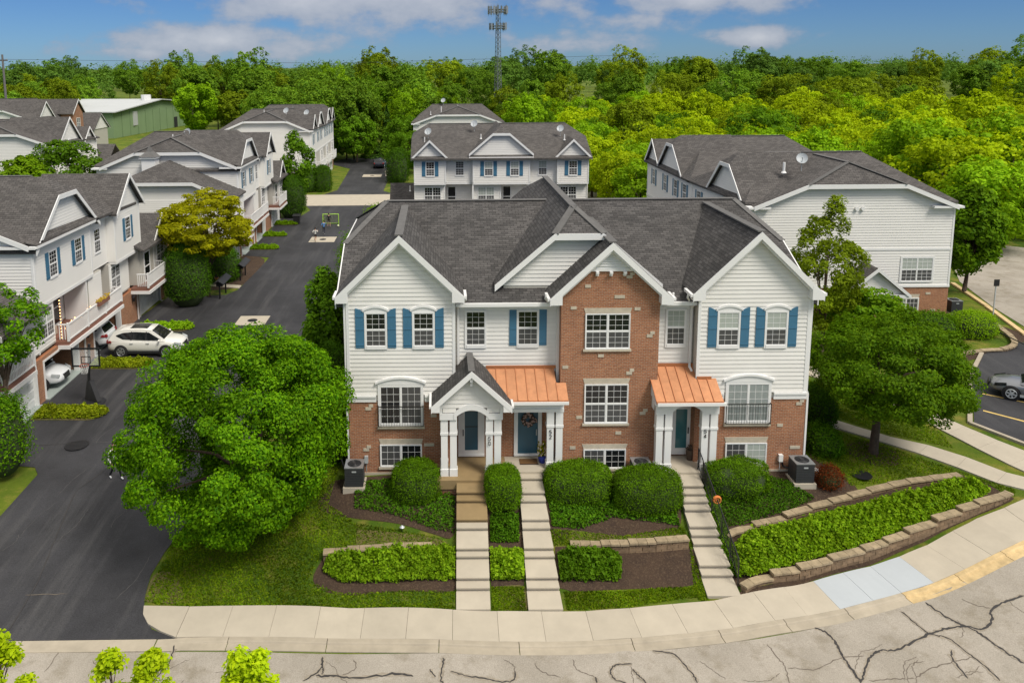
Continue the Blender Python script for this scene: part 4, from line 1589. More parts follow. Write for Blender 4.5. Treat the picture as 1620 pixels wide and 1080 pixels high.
    m.box(F2, 2.6, 5.22, 2.44, 2.56, -.1, .24)
    H.part('porch_beam', m, TR)
    H.part('porch_beam', MB().bx(4.9, 5.12, -.3, .0, 2.05, 2.46), TR)
    H.part('gutter', MB().bx(2.9, 5.28, -.88, -.77, 2.46, 2.58), TR)
    house_number(H, F2, 4.595, 1.27, '52', d=.02)

    def copper(u0, u1, yf, zl, yb, zh, n, cut=None):
        st = (u1 - u0) / n
        for k in range(n):
            a, b = u0 + st * k, u0 + st * (k + 1)
            yb_ = yb
            zh_ = zh
            if cut and (a + b) / 2 > cut[0]:
                yb_ = cut[1]
                zh_ = zl + (zh - zl) * (yb_ - yf) / (yb - yf)
            m = MB().hexa([(a, yf, zl - .03), (b, yf, zl - .03), (b, yb_, zh_ - .03), (a, yb_, zh_ - .03)], [(a, yf, zl), (b, yf, zl), (b, yb_, zh_), (a, yb_, zh_)])
            H.part('roof_panel', m, MT['copper'])
            m = MB()
            m.bar((a + .0, yf - .004, zl + .018), (a + .0, yb_, zh_ + .018), .024, .04)
            H.part('seam', m, MT['copper_seam'])
        m = MB().bx(u0, u1 if not cut else cut[0], yb - .05, yb + .02, zh - .02, zh + .10)
        H.part('flashing', m, MT['copper_seam'])
        H.part('roof_edge', MB().bx(u0, u1, yf - .03, yf + .0, zl - .08, zl + .004), MT['copper_seam'])
    copper(2.0, 5.27, -.80, 2.62, .57, 3.48, 8, (5.05, -.08))
    # porch 54: copper roof with an arched beam
    yp3 = -.72
    F3 = fy(yp3)
    for u in (8.90, 9.26, 10.76, 11.12):
        column(H, u, yp3, zf, 1.98)
    m = MB()
    m.prism([F3.p(8.86, 1.96, .03), F3.p(9.55, 1.96, .03), F3.p(9.55, 2.06, .03)] + [F3.p(9.55 + 1.2 * k / 10, 2.06 + .28 * math.sin(math.pi * k / 10) ** .8, .03) for k in range(1, 10)] + [F3.p(10.75, 2.06, .03), F3.p(10.75, 1.96, .03), F3.p(11.44, 1.96, .03), F3.p(11.44, 2.46, .03), F3.p(8.86, 2.46, .03)], (0, .26, 0))
    H.part('arch', m, TR)
    m = MB().box(F3, 8.76, 11.52, 2.43, 2.55, -.1, .24)
    m.bx(8.86, 9.08, -.6, .0, 2.0, 2.46)
    m.bx(11.2, 11.43, -.6, .0, 2.0, 2.46)
    m.prism([(8.82, -.74, 2.5), (8.82, .0, 2.5), (8.82, .0, 3.1)], (.06, 0, 0))
    H.part('porch_beam', m, TR)
    H.part('gutter', MB().bx(8.82, 11.6, -1.1, -.99, 2.46, 2.58), TR)
    copper(8.78, 11.5, -1.02, 2.62, .57, 3.52, 7, (10.7, -.02))
    H.part('flashing', MB().bx(10.7, 11.3, -.07, -.03, 3.16, 3.28), MT['copper_seam'])
    house_number(H, F3, 10.9, 1.36, '54', d=.02)
    # doors
    def door(u0, u1, z0, z1, mat, storm, hinge):
        f = MB()
        for a, b in ((u0 - .16, u0), (u1, u1 + .16)):
            f.box(FR_, a, b, z0, z1 + .12, 0, .07)
        f.box(FR_, u0, u1, z1, z1 + .12, 0, .068)
        f.box(FR_, u0 - .16, u1 + .16, z0 - .09, z0 - .002, 0, .1)
        d = H.part('door', MB().box(FR_, u0, u1, z0, z1, .0, .03), MT[mat])
        H.part('door_frame', f, TR, d)
        if storm:
            s = MB()
            for q in ((u0, u0 + .12, z0, z1), (u1 - .12, u1, z0, z1), (u0 + .12, u1 - .12, z0, z0 + .18), (u0 + .12, u1 - .12, z1 - .12, z1)):
                s.box(FR_, q[0], q[1], q[2], q[3], .03, .075)
            H.part('storm_door', s, TR, d)
            g_ = MB().box(FR_, u0 + .12, u1 - .12, z0 + .18, z1 - .12, .045, .055)
            H.part('pane', g_, MT['door_teal' if mat == 'door_teal' else 'door_blue'], d)
        x = u1 - .07 if hinge < 0 else u0 + .05
        H.part('handle', MB().box(FR_, x - .02, x + .02, z0 + .85, z0 + 1.12, .075, .12), MT['iron' if storm else 'metal'], d)
    door(.98, 1.78, -.36, 1.70, 'door_blue', True, 1)
    H.part('door_glass_rail', MB().box(FR_, 1.1, 1.66, .86, .90, .05, .06), MT['iron'])
    door(3.36, 4.22, -.36, 1.75, 'door_blue', False, -1)
    door(9.96, 10.68, -.33, 1.72, 'door_teal', True, -1)
    H.part('doorbell', MB().box(FR_, 10.76, 10.81, .68, .86, .07, .1), MT['iron'])
    # meter boxes
    for (F, u, z, mt, w_, h_) in ((F0, -3.06, -.25, 'galv', .15, .3), (FB, 8.42, -.38, 'stone', .17, .3), (FB, 8.68, -.5, 'galv', .15, .26), (F0, 14.35, -.32, 'trim', .17, .3)):
        H.part('meter_box', MB().box(F, u - w_ / 2, u + w_ / 2, z - h_ / 2, z + h_ / 2, 0, .13).box(F, u - .012, u + .012, z - .55, z - h_ / 2, 0, .03), MT[mt])
    return H


MAIN = build_main()

# ------------------------------------------------------------------ the other townhouses
def gable_front(H, F, axis, uc, hw, za, sl, deep, ov=.3, clip=None, zwall=None, each=False, skirt=None, roof='roof_far', name='gable_roof', step=.175):
    """a steep gable standing on wall plane F; its roof runs back by deep"""
    o = F.p(uc, 0, 0)
    n = F.n
    s0 = ov
    m = MB()
    if axis == 'y':
        a0, a1 = o.y + n.y * s0, o.y - n.y * deep
        c = o.x
    else:
        a0, a1 = o.x + n.x * s0, o.x - n.x * deep
        c = o.y
    vc = 0
    if clip:
        ra0 = a0 - (n.y if axis == 'y' else n.x) * (za - clip) * 1.3
        vc = jerk_roof(m, axis, a0, a1, ra0, a1, c, hw, za - sl * hw, za, clip, t=.13, clip1=False)
    else:
        jerk_roof(m, axis, a0, a1, 0, 0, c, hw, za - sl * hw, za, t=.13)
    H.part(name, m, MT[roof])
    f = MB()
    tip = lambda s: F.p(uc + s * hw, za - sl * hw, ov)
    for s in (-1, 1):
        rake(f, tip(s), F.p(uc + s * vc, za - sl * vc, ov), n, h=.26)
    if clip:
        rake(f, F.p(uc - vc, clip, ov), F.p(uc + vc, clip, ov), n, h=.26)
    H.part('rake_board', f, MT['trim'])
    zw = za - .14
    w = MB()
    zb = zwall if zwall is not None else za - sl * hw
    iw = (zw - zb) / sl
    top = [F.p(uc, zw, -.03)] if not clip else [F.p(uc + vc, clip - .1, -.03), F.p(uc - vc, clip - .1, -.03)]
    w.prism([F.p(uc - iw, zb, -.03), F.p(uc + iw, zb, -.03)] + top, -n * .2)
    H.part('gable_wall', w, MT['siding_back'])
    siding(H, boards(F, zb, (clip - .1) if clip else zw - .1, gable_span(uc, zw, sl), step), MT['siding_far'])


def shuttered(H, F, u0, u1, z0, z1, sw=.36, **k):
    o = window(H, F, u0, u1, z0, z1, sill=.12, muntin=.02, **k)
    if sw:
        shutter(H, F, u0 - sw - .07, u0 - .075, z0 - .06, z1 + .05)
        shutter(H, F, u1 + .075, u1 + sw + .07, z0 - .06, z1 + .05)
    return o


def end_wall(H, F, u0, u1, z0, z1, zbrick=None, lap=True, step=.175):
    zb = zbrick if zbrick is not None else z0
    siding(H, boards(F, zb, z1, lambda z: (u0 + .1, u1 - .1), step), MT['siding_far'])
    c = MB().box(F, u0, u0 + .12, zb, z1, -.02, .04)
    H.part('corner_board', c, MT['trim'])
    H.part('corner_board', MB().box(F, u1 - .12, u1, zb, z1, -.02, .04), MT['trim'])
    if zbrick is not None:
        H.part('brick_wall', MB().box(F, u0 + .02, u1 - .02, z0, zb - .12, -.2, .005), MT['brick'])
        H.part('trim_band', MB().box(F, u0, u1, zb - .13, zb + .02, -.02, .07), MT['trim'])


def cross_block(H, x0, x1, y0, y1, ze, zr, ends='', ov=.35, zc_f=.52, sl_end=.45, cx=None, clip_in=1.6):
    """squarish tall block: a ridge along X with clipped ends, crossed by a jerkinhead gable on the -Y end"""
    m = MB()
    yc = (y0 + y1) / 2
    half = (y1 - y0) / 2 + ov
    zc = ze + (zr - ze) * zc_f
    sm = (zr - ze + .1) / half
    cut = ov + .3 if 's' in ends else 0
    for s_, hf in ((-1, half - cut), (1, half)):
        e_ = zr - sm * hf
        ra, rb = x0 - ov + clip_in * 2.2, x1 + ov - clip_in * 2.2
        m.prism([(x0 - ov, yc + s_ * hf, e_), (x1 + ov, yc + s_ * hf, e_), (rb, yc, zr), (ra, yc, zr)], (0, 0, -.15))
    for a_, r_ in ((x0 - ov, x0 - ov + clip_in * 2.2), (x1 + ov, x1 + ov - clip_in * 2.2)):
        m.prism([(a_, yc - half + cut, zr - sm * (half - cut)), (a_, yc + half, zr - sm * half), (r_, yc, zr)], (0, 0, -.15))
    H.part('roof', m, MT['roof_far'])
    cap = MB()
    ridge_caps(cap, [((x0 - ov + clip_in * 2.2, yc, zr), (x1 + ov - clip_in * 2.2, yc, zr))])
    H.part('ridge_cap', cap, MT['ridge'])
    if 's' in ends:
        c = cx if cx is not None else (x0 + x1) / 2
        hw = min(c - x0, x1 - c) + .0
        za = zr - .12
        sl = (za - ze) / (hw + .1)
        clip = ze + (za - ze) * zc_f
        F = fy(y0)
        m = MB()
        a0 = y0 - ov
        vc = jerk_roof(m, 'y', a0, yc + 1, a0 + (za - clip) * 1.1, 0, c, hw, ze, za, clip, clip1=False)
        H.part('gable_roof', m, MT['roof_far'])
        cap = MB()
        ridge_caps(cap, [((c, a0 + (za - clip) * 1.1, za), (c, yc - .2, za)), ((c - vc, a0, clip), (c, a0 + (za - clip) * 1.1, za)), ((c + vc, a0, clip), (c, a0 + (za - clip) * 1.1, za))])
        H.part('ridge_cap', cap, MT['ridge'])
        f = MB()
        for s in (-1, 1):
            rake(f, (c + s * hw, a0, ze), (c + s * vc, a0, clip), (0, -1, 0), h=.28)
        rake(f, (c - vc, a0, clip), (c + vc, a0, clip), (0, -1, 0), h=.28)
        H.part('rake_board', f, MT['trim'])
        zw = za - .15
        w = MB()
        iw = (zw - ze) / sl
        w.prism([F.p(c - iw, ze - .2, -.03), F.p(c + iw, ze - .2, -.03), F.p(c + vc, clip - .1, -.03), F.p(c - vc, clip - .1, -.03)], (0, .2, 0))
        H.part('gable_wall', w, MT['siding_back'])
        siding(H, boards(F, ze - .05, clip - .1, gable_span(c, zw, sl)), MT['siding_far'])
        for u0, u1 in ((x0 - ov, x0 + 1.1), (x1 - 1.6, x1 + ov)):
            H.part('eave_return', MB().bx(u0, u1, y0 - ov - .02, y0 + .4, ze - .16, ze - .02), MT['trim'])


def block_core(H, x0, x1, y0, y1, z0, z1, mat='siding_back', name='wall'):
    return H.part(name, MB().bx(x0, x1, y0, y1, z0, z1), MT[mat])


def garage_door(H, F, u0, u1, z0, z1, d=-.12):
    """panelled overhead door"""
    g_ = H.part('garage_door', MB().box(F, u0, u1, z0, z1, d - .05, d), MT['garage'])
    m = MB()
    rows, cols = 4, max(3, int((u1 - u0) / .62))
    for r in range(rows):
        for c in range(cols):
            a = u0 + (u1 - u0) * (c + .12) / cols
            b = u0 + (u1 - u0) * (c + .88) / cols
            za = z0 + (z1 - z0) * (r + .16) / rows
            zb = z0 + (z1 - z0) * (r + .84) / rows
            m.box(F, a, b, za, zb, d, d + .025)
    H.part('door_panel', m, MT['garage'], g_)
    return g_


def lantern(H, F, u, z):
    m = MB().box(F, u - .07, u + .07, z - .06, z + .2, .06, .2)
    m.box(F, u - .03, u + .03, z + .2, z + .3, 0, .17)
    m.prism([F.p(u - .1, z + .2, .03), F.p(u + .1, z + .2, .03), F.p(u, z + .36, .13)], F.n * .18)
    return H.part('lantern', m, MT['iron'])


# rows on the left: the long garage fronts face the drive (+X)
def drive_row(name, X, Y, label, group, back=13.0, nl=4.6, nx=.45, near_low=4.2, zg=-1.65, bal=-.3, bd=.85):
    """X: front plane, Y: near corner of the tall block"""
    H = Thing(name, (X - 5, Y + 8, zg), label, 'townhouse', group)
    ze, zm, zb = 6.9, 3.52, .92
    F = fxp(X)
    TR = MT['trim']
    yT1 = Y + 13.3            # far end of the tall block
    yE = Y + 19.0             # far end of the low unit
    x0 = X - back
    # --- tall block walls
    block_core(H, x0 + .03, X - .5, Y + .03, yT1, zm, ze - .1)
    block_core(H, x0 + .03, X - 1.5, Y + .03, yE, zb, zm)
    block_core(H, x0 + .03, X - 5.8, Y - near_low + .03, yE, zg - .3, zb, 'inner')
    block_core(H, x0 + .03, X + .4, yT1, yE - .03, zb, 3.5)
    block_core(H, X - .5, X - .02, Y + .03, Y + 6.9, zm, ze)
    block_core(H, X - .5, X - .25, Y + 6.9, Y + 9.8, zm, ze)
    block_core(H, X - .5, X + .28, Y + 9.8, Y + 14.1, zm, ze)
    siding(H, boards(F, zm, ze, lambda z: (Y + .1, Y + 6.8)), MT['siding_far'])
    siding(H, boards(fxp(X - .23), zm, ze - .3, lambda z: (Y + 6.9, Y + 9.7)), MT['siding_far'])
    FG = fxp(X + .3)
    siding(H, boards(FG, zm, ze, lambda z: (Y + 9.9, Y + 14.0)), MT['siding_far'])
    for f_, u in ((F, Y), (F, Y + 6.8), (FG, Y + 9.75), (FG, Y + 14.0)):
        H.part('corner_board', MB().box(f_, u, u + .12, zm, ze, -.03, .04), TR)
    H.part('side_cheek', MB().bx(X - .3, X + .3, Y + 9.72, Y + 9.80, zm, ze - .2), MT['siding_far'])
    H.part('trim_band', MB().box(F, Y, Y + 6.9, zm - .16, zm, -.3, .05), TR)
    H.part('trim_band', MB().box(FG, Y + 9.75, Y + 14.12, zm - .16, zm, -.5, .05), TR)
    # end wall towards the street
    FE = fy(Y)
    end_wall(H, FE, x0, X, zb if near_low else zg, ze - .1)
    # roofs
    cross_block(H, x0, X, Y, yT1, ze, 9.65, 's', cx=X - 6.3)
    gable_front(H, F, 'x', Y + 3.75, 3.95, 10.0, .86, 6.0, ov=.3, clip=9.1, zwall=6.98)
    H.part('eave', MB().bx(X - .1, X + .42, Y - .3, Y + 6.95, ze - .14, ze + .0), TR)
    sk = MB().prism([(X - .25, Y - .28, ze + .18), (X + .40, Y - .28, ze + .0), (X + .40, Y + 7.5, ze + .0), (X - .25, Y + 7.5, ze + .18)], (0, 0, .06))
    H.part('eave_roof', sk, MT['roof_far'])
    gable_front(H, FG, 'x', Y + 11.95, 2.45, 9.05, .95, 5.5, ov=.35)
    H.part('gutter', MB().bx(X - .1, X + .12, Y + 6.9, Y + 9.7, ze - .35, ze - .2), TR)
    # upper windows
    for u in (Y + 1.65, Y + 4.75):
        shuttered(H, F, u, u + .8, 4.72, 6.1)
    window(H, fxp(X - .23), Y + 7.9, Y + 8.7, 4.55, 6.0, muntin=.02)
    shuttered(H, FG, Y + 11.55, Y + 12.35, 4.62, 6.05)
    # --- middle floor: solid bits, balconies
    FM = fxp(X - .1)
    for (a, b) in ((Y, Y + 1.95), (Y + 6.3, Y + 8.3), (Y + 9.4, Y + 12.7)):
        block_core(H, X - 1.5, X - .1, a + .03, b, zb, zm - .1)
        siding(H, boards(FM, zb + .1, zm - .14, lambda z, a=a, b=b: (a + .05, b - .05)), MT['siding_far'])
    window(H, FM, Y + .35, Y + 1.75, 1.55, 3.1, kind='twin', lower='screen', upper='blind', muntin=.02)
    window(H, FM, Y + 9.75, Y + 11.1, 1.55, 3.1, kind='twin', muntin=.02)
    for a, b in ((Y + 2.1, Y + 6.2), (Y + 8.4, Y + 9.3)):
        pass
    FR2 = fxp(X - 1.48)
    siding(H, boards(FR2, zb + .1, zm - .1, lambda z: (Y + 2.0, Y + 9.4)), MT['siding_far'])
    for u in (Y + 4.6, Y + 8.4):
        window(H, FR2, u, u + .85, 1.0, 3.0, kind='hung', grid=(1, 1), lower='glass', upper='glass', name='glass_door')
    deck = lambda a, b: H.part('balcony_deck', MB().box(F, a, b, zb - .22, zb + .02, -1.5, .62), MT['deck'])
    deck(Y + 1.95, Y + 9.55)
    H.part('balcony_fascia', MB().box(F, Y + 1.9, Y + 9.6, zb - .42, zb - .2, -.1, .70), TR)
    railing(H, F, Y + 2.0, Y + 9.5, zb + .02, .64, 1.0, sides=.6)
    H.part('balcony_divider', MB().box(F, Y + 5.9, Y + 6.05, zb, zm - .16, -1.4, -.02), TR)
    # --- low unit at the far end
    FL = fxp(X + .42)
    siding(H, boards(FL, zb + .1, 3.5, lambda z: (Y + 16.2, yE - .1)), MT['siding_far'])
    H.part('corner_board', MB().box(FL, Y + 16.05, Y + 16.2, zb, 3.5, -.03, .04), TR)
    H.part('corner_board', MB().box(FL, yE - .12, yE, zb, 3.5, -.03, .04), TR)
    window(H, FL, Y + 16.75, Y + 18.15, 1.5, 3.0, kind='twin', muntin=.02)
    m = MB()
    jerk_roof(m, 'y', yT1 - .5, yE + .4, 0, yE - 1.0, X - 5.2, 6.2, 3.55, 6.5, 5.2, clip0=False)
    H.part('low_roof', m, MT['roof_far'])
    gable_front(H, FL, 'x', Y + 17.3, 1.95, 5.35, .95, 4.0, ov=.35, zwall=3.5)
    # its balcony has a flat panel in the darker backing colour for a recess
    H.part('flat_recess_panel', MB().box(FL, Y + 13.6, Y + 16.05, zb, 3.4, -.02, .01), MT['siding_back'])
    window(H, FL, Y + 14.2, Y + 15.2, 1.0, 3.0, kind='hung', grid=(1, 1), lower='glass', upper='glass', name='glass_door')
    deck2 = MB().box(FL, Y + 12.6, Y + 16.4, zb - .22, zb + .02, -.4, .85)
    H.part('balcony_deck', deck2, MT['deck'])
    H.part('balcony_fascia', MB().box(FL, Y + 12.55, Y + 16.45, zb - .42, zb - .2, -.4, .92), TR)
    railing(H, FL, Y + 12.6, Y + 16.4, zb + .02, .86, 1.0, sides=.8)
    # --- ground floor: brick piers, open and closed garages
    FB_ = fxp(X + .02)
    gar = [(Y + .1, Y + 4.3, 'open'), (Y + 6.3, Y + 10.6, 'open'), (Y + 13.9, Y + 18.2, 'shut')]
    ends = [Y - near_low + .05] + [v for g_ in gar for v in g_[:2]] + [yE]
    if near_low:
        gar.insert(0, (Y - near_low + .5, Y - .6, 'shut'))
        ends = [Y - near_low + .05] + [v for g_ in gar for v in g_[:2]] + [yE]
    zt = .52
    for a, b in zip(ends[0::2], ends[1::2]):
        H.part('brick_pier', MB().box(FB_, a, b, zg - .3, zb - .2, -5.8, 0), MT['brick'])
    for a, b, st in gar:
        H.part('brick_header', MB().box(FB_, a, b, zt, zb - .2, -.3, -.004), MT['brick'])
        fr = MB().box(FB_, a, a + .14, zg, zt, -.3, .03)
        fr.box(FB_, b - .14, b, zg, zt, -.3, .03)
        fr.box(FB_, a + .14, b - .14, zt - .12, zt, -.3, .03)
        H.part('garage_frame', fr, TR)
        H.part('garage_floor', MB().box(FB_, a, b, zg - .2, zg + .03, -5.8, .22), MT['epoxy'])
        if st == 'shut':
            garage_door(H, FB_, a + .14, b - .14, zg + .04, zt - .12)
        else:
            H.part('garage_ceiling', MB().box(FB_, a, b, zt + .02, zt + .1, -5.8, -.3), MT['inner'])
    for u in (Y + 5.3, Y + 12.6, yE - .5):
        lantern(H, FB_, u, .05)
    for u in (Y + 4.95, Y + 13.4):
        downspout(H, [(X + .12, u, zb - .4), (X + .12, u, zg + .1)], .09)
    # --- near low unit
    if near_low:
        yN = Y - near_low
        xn = X + nx
        block_core(H, x0 + .03, xn - .03, yN + .03, Y, zb, nl - .1)
        FN = fxp(xn)
        siding(H, boards(FN, zb + .1, nl - .1, lambda z: (yN + .1, Y - .05)), MT['siding_far'])
        end_wall(H, fy(yN), x0, xn, zb, nl)
        H.part('brick_wall', MB().bx(x0, xn - .1, yN, yN + .2, zg - .3, zb), MT['brick'])
        m = MB()
        vc = jerk_roof(m, 'y', yN - .4, Y + .2, yN + 1.2, 0, X - 6.2, 6.85, nl, nl + 2.95, nl + 1.5, clip1=False)
        H.part('low_roof', m, MT['roof_far'])
        f = MB()
        for s in (-1, 1):
            rake(f, (X - 6.2 + s * 6.85, yN - .4, nl), (X - 6.2 + s * vc, yN - .4, nl + 1.5), (0, -1, 0), h=.28)
        rake(f, (X - 6.2 - vc, yN - .4, nl + 1.5), (X - 6.2 + vc, yN - .4, nl + 1.5), (0, -1, 0), h=.28)
        H.part('rake_board', f, TR)
        w = MB()
        w.prism([(X - 6.2 - 6.3, yN, nl - .15), (X - 6.2 + 6.3, yN, nl - .15), (X - 6.2 + vc, yN, nl + 1.4), (X - 6.2 - vc, yN, nl + 1.4)], (0, .2, 0))
        H.part('gable_wall', w, MT['siding_far'])
        H.part('balcony_deck', MB().box(FN, yN - .2, Y + bal, zb - .22, zb + .02, -.3, bd), MT['deck'])
        H.part('balcony_fascia', MB().box(FN, yN - .25, Y + bal + .05, zb - .42, zb - .2, -.3, bd + .07), TR)
        railing(H, FN, yN - .2, Y + bal, zb + .02, bd + .01, 1.0, sides=bd - .05)
        window(H, FN, yN + 1.2, yN + 2.6, 1.1, 3.0, kind='twin', muntin=.02)
    vent_pipe(H, X - 7.2, Y + 4.2, 9.0, .55)
    return H


ROW_A = drive_row('townhouse', -21.3, 9.3, 'garage-side townhouse row at left with white balconies over open garages', None, nl=3.5, nx=-.05, bal=-1.7, bd=.62)
m = MB()
H = ROW_A
for k in range(26):
    t = k / 25
    y = 11.9 + 1.0 * t
    z = 3.0 - 1.9 * (1 - (2 * t - 1) ** 2) ** .5 if k < 13 else 1.75 + .18 * math.sin(k)
    m.ball((-21.15 + .0 * k, 11.45 + (0 if k < 13 else (k - 12) * .42), (3.25 - k * .18) if k < 13 else 1.6 + .12 * math.sin(k * 1.3)), .035, .035, .035, 5, 4)
H.part('string_light', m, MT['bulb'], kind='stuff')
bx_ = H.part('planter', MB().bx(-20.72, -20.5, 15.1, 16.6, 1.75, 1.98), MT['deck'])
m = MB()
for k in range(60):
    x, y = random.uniform(-20.74, -20.48), random.uniform(15.1, 16.6)
    m.ball((x, y, 2.0 + random.uniform(0, .16)), .05, .06, .05, 5, 3)
H.part('flowers', m, cloth('flower_yellow', (.45, .30, .03)), bx_, kind='stuff')
m = MB().bx(-22.35, -21.9, 11.9, 12.5, 1.0, 1.45)
m.bx(-22.45, -22.35, 11.9, 12.5, 1.0, 2.1)
H.part('patio_chair', m, cloth('cushion', (.45, .38, .30)))
ROW_B = drive_row('townhouse', -18.4, 41.0, 'second garage-side row along the drive behind the yellow-green tree', None, near_low=4.2)
dish(ROW_B, -24.0, 44.6, 9.0)
vent_pipe(ROW_B, -22.6, 46.5, 9.2)
for q in ((-26.0, 39.8, 6.8), (-24.8, 39.2, 6.6)):
    vent_pipe(ROW_B, q[0], q[1], q[2], .6, .09)
m = MB()
m.bx(-26.7, -25.5, 39.6, 40.8, 6.0, 7.95)
m.bx(-26.85, -25.35, 39.45, 40.95, 7.85, 7.98)
cu = ROW_B.part('cupola', m, MT['trim'])
m = MB()
m.loft([[(-26.9, 39.4, 7.98), (-25.3, 39.4, 7.98), (-25.3, 41.0, 7.98), (-26.9, 41.0, 7.98)], [(-26.35, 39.95, 8.45), (-25.85, 39.95, 8.45), (-25.85, 40.45, 8.45), (-26.35, 40.45, 8.45)], [(-26.12, 40.18, 9.0), (-26.08, 40.18, 9.0), (-26.08, 40.22, 9.0), (-26.12, 40.22, 9.0)]])
ROW_B.part('cupola_roof', m, MT['ridge'], cu)


# rows far down the drive and on the right: tall cross-roofed blocks
def far_row(name, x0, x1, ys, face, label, zg=-1.65, windows=(), ze=6.85, zr=9.65, base='brick', ends='s', mid=True):
    """blocks one behind the other along Y; face +1: long front to +X, -1: to -X"""
    H = Thing(name, ((x0 + x1) / 2, ys[0][0], zg), label, 'townhouse')
    X = x1 if face > 0 else x0
    F = fxp(X) if face > 0 else fxn(X)
    for i, (ya, yb) in enumerate(ys):
        block_core(H, x0 + .03, x1 - .03, ya + .03, yb, .8, ze - .1)
        cross_block(H, x0, x1, ya, yb, ze, zr, ends if i == 0 else '')
        siding(H, boards(F, 3.5, ze, lambda z: (ya + .05, yb - .05)), MT['siding_far'])
        siding(H, boards(F, .9, 3.3, lambda z: (ya + .05, yb - .05)), MT['siding_far'])
        H.part('trim_band', MB().box(F, ya, yb, 3.3, 3.5, -.1, .07), MT['trim'])
        for u in (ya, yb - .12):
            H.part('corner_board', MB().box(F, u, u + .12, .9, ze, -.02, .05), MT['trim'])
    H.part('brick_wall', MB().bx(x0 + .1, x1 - .1, ys[0][0] + .1, ys[-1][1] - .1, zg - .3, .8), MT[base])
    return H, F


C_, F = far_row('townhouse', -30.6, -17.9, [(80.5, 92.5), (92.5, 105)], 1, 'third garage-side row at the far end of the drive')
end_wall(C_, fy(80.5), -30.6, -17.9, .8, 6.8)
for y, hw, za, cl in ((83.2, 2.3, 9.0, None), (89.2, 3.4, 9.7, 9.0), (98.5, 3.4, 9.7, 9.0), (103.2, 2.2, 8.9, None)):
    gable_front(C_, F, 'x', y, hw, za, .95 if not cl else .85, 4.5, clip=cl)
for y in (82.8, 87.2, 90.4, 94.8, 97.3, 100, 103):
    shuttered(C_, F, y, y + .85, 4.7, 6.1)
for y in (82.5, 90.0, 96.2, 102.2):
    window(C_, F, y, y + 1.5, 1.4, 3.0, kind='twin', muntin=.02)
for a, b in ((84.6, 89.0), (92.0, 95.4), (98, 101.6)):
    C_.part('balcony_deck', MB().box(F, a, b, .7, .95, -.1, .9), MT['trim'])
    railing(C_, F, a, b, .95, .9, 1.0, sides=.8)
    C_.part('flat_recess_panel', MB().box(F, a + .4, b - .4, .95, 3.25, .03, .05), MT['siding_back'])  # flat panel in the darker backing colour, set on the wall for a recess
for a in (81.2, 86.2, 92.6, 98.4):
    garage_door(C_, F, a, a + 4.2, -1.6, .55, .06)
for q in ((-21.8, 83.6, 8.8), (-19.4, 87, 8.3), (-22.5, 92.5, 8.4)):
    dish(C_, *q)
vent_pipe(C_, -25, 83.5, 9.2)
vent_pipe(C_, -22, 84.5, 8.8)

R_, F = far_row('townhouse', 20.55, 33.85, [(19.5, 31.6), (31.6, 45)], -1, 'townhouse row at right with a tall blank white siding end wall', zg=-.65, ze=6.8)
FE = fy(19.5)
end_wall(R_, FE, 20.55, 33.85, -1.2, 6.75, zbrick=1.42)
R_.part('trim_band', MB().box(FE, 20.6, 33.8, 3.80, 3.95, 0, .05), MT['trim'])
window(R_, FE, 30.62, 32.62, 1.72, 3.25, kind='twin', lower='screen', upper='blind', case=.12, muntin=.02)
window(R_, FE, 30.3, 31.85, -.42, .5, kind='slide', lower='blind', upper='screen', muntin=.02)
flared_lintel(R_, FE, 30.25, 31.9, .56, .8)
for u, z in ((29.6, .55), (32.5, .85), (29.2, .2), (32.9, -.3)):
    R_.part('accent_stone', MB().box(FE, u - .16, u + .16, z - .07, z + .07, 0, .03), MT['stone'])
for u, z in ((25.96, 6.55), (27.35, 6.6), (27.75, 6.6)):
    R_.part('wall_vent', MB().cyl(FE.p(u, z, .0), .13, .16, 8, axis=(0, -1, 0)), MT['trim'])
# entry porch on the end wall
m = MB()
jerk_roof(m, 'y', 17.7, 19.5, 0, 0, 28.1, 2.2, 1.25, 3.05, t=.1)
R_.part('porch_roof', m, MT['roof_far'])
FPo = fy(17.95)
R_.part('porch_wall', MB().bx(26.3, 29.9, 18.0, 19.5, -1.2, 1.25), MT['brick'])
w = MB().prism([(26.2, 17.98, 1.25), (30.0, 17.98, 1.25), (28.1, 17.98, 2.85)], (0, .1, 0))
R_.part('porch_gable_wall', w, MT['siding_far'])
f = MB()
for s in (-1, 1):
    rake(f, (28.1 + s * 2.2, 17.7, 1.25), (28.1, 17.7, 3.05), (0, -1, 0), h=.24)
f.box(FPo, 26.0, 30.2, 1.1, 1.28, -.2, .25)
R_.part('rake_board', f, MT['trim'])
for y, hw, za, cl in ((23.9, 3.6, 9.85, 9.1), (37.2, 3.6, 9.85, 9.1), (42.8, 2.3, 9.0, None)):
    gable_front(R_, F, 'x', y, hw, za, .95 if not cl else .85, 5.0, clip=cl)
for y in (22, 25.2, 29.4, 33.0, 35.5, 38.6, 42.3):
    shuttered(R_, F, y, y + .85, 4.7, 6.1)
dish(R_, 24.6, 21.6, 8.9, .36)
vent_pipe(R_, 23.6, 22.0, 8.75, .6, .09)

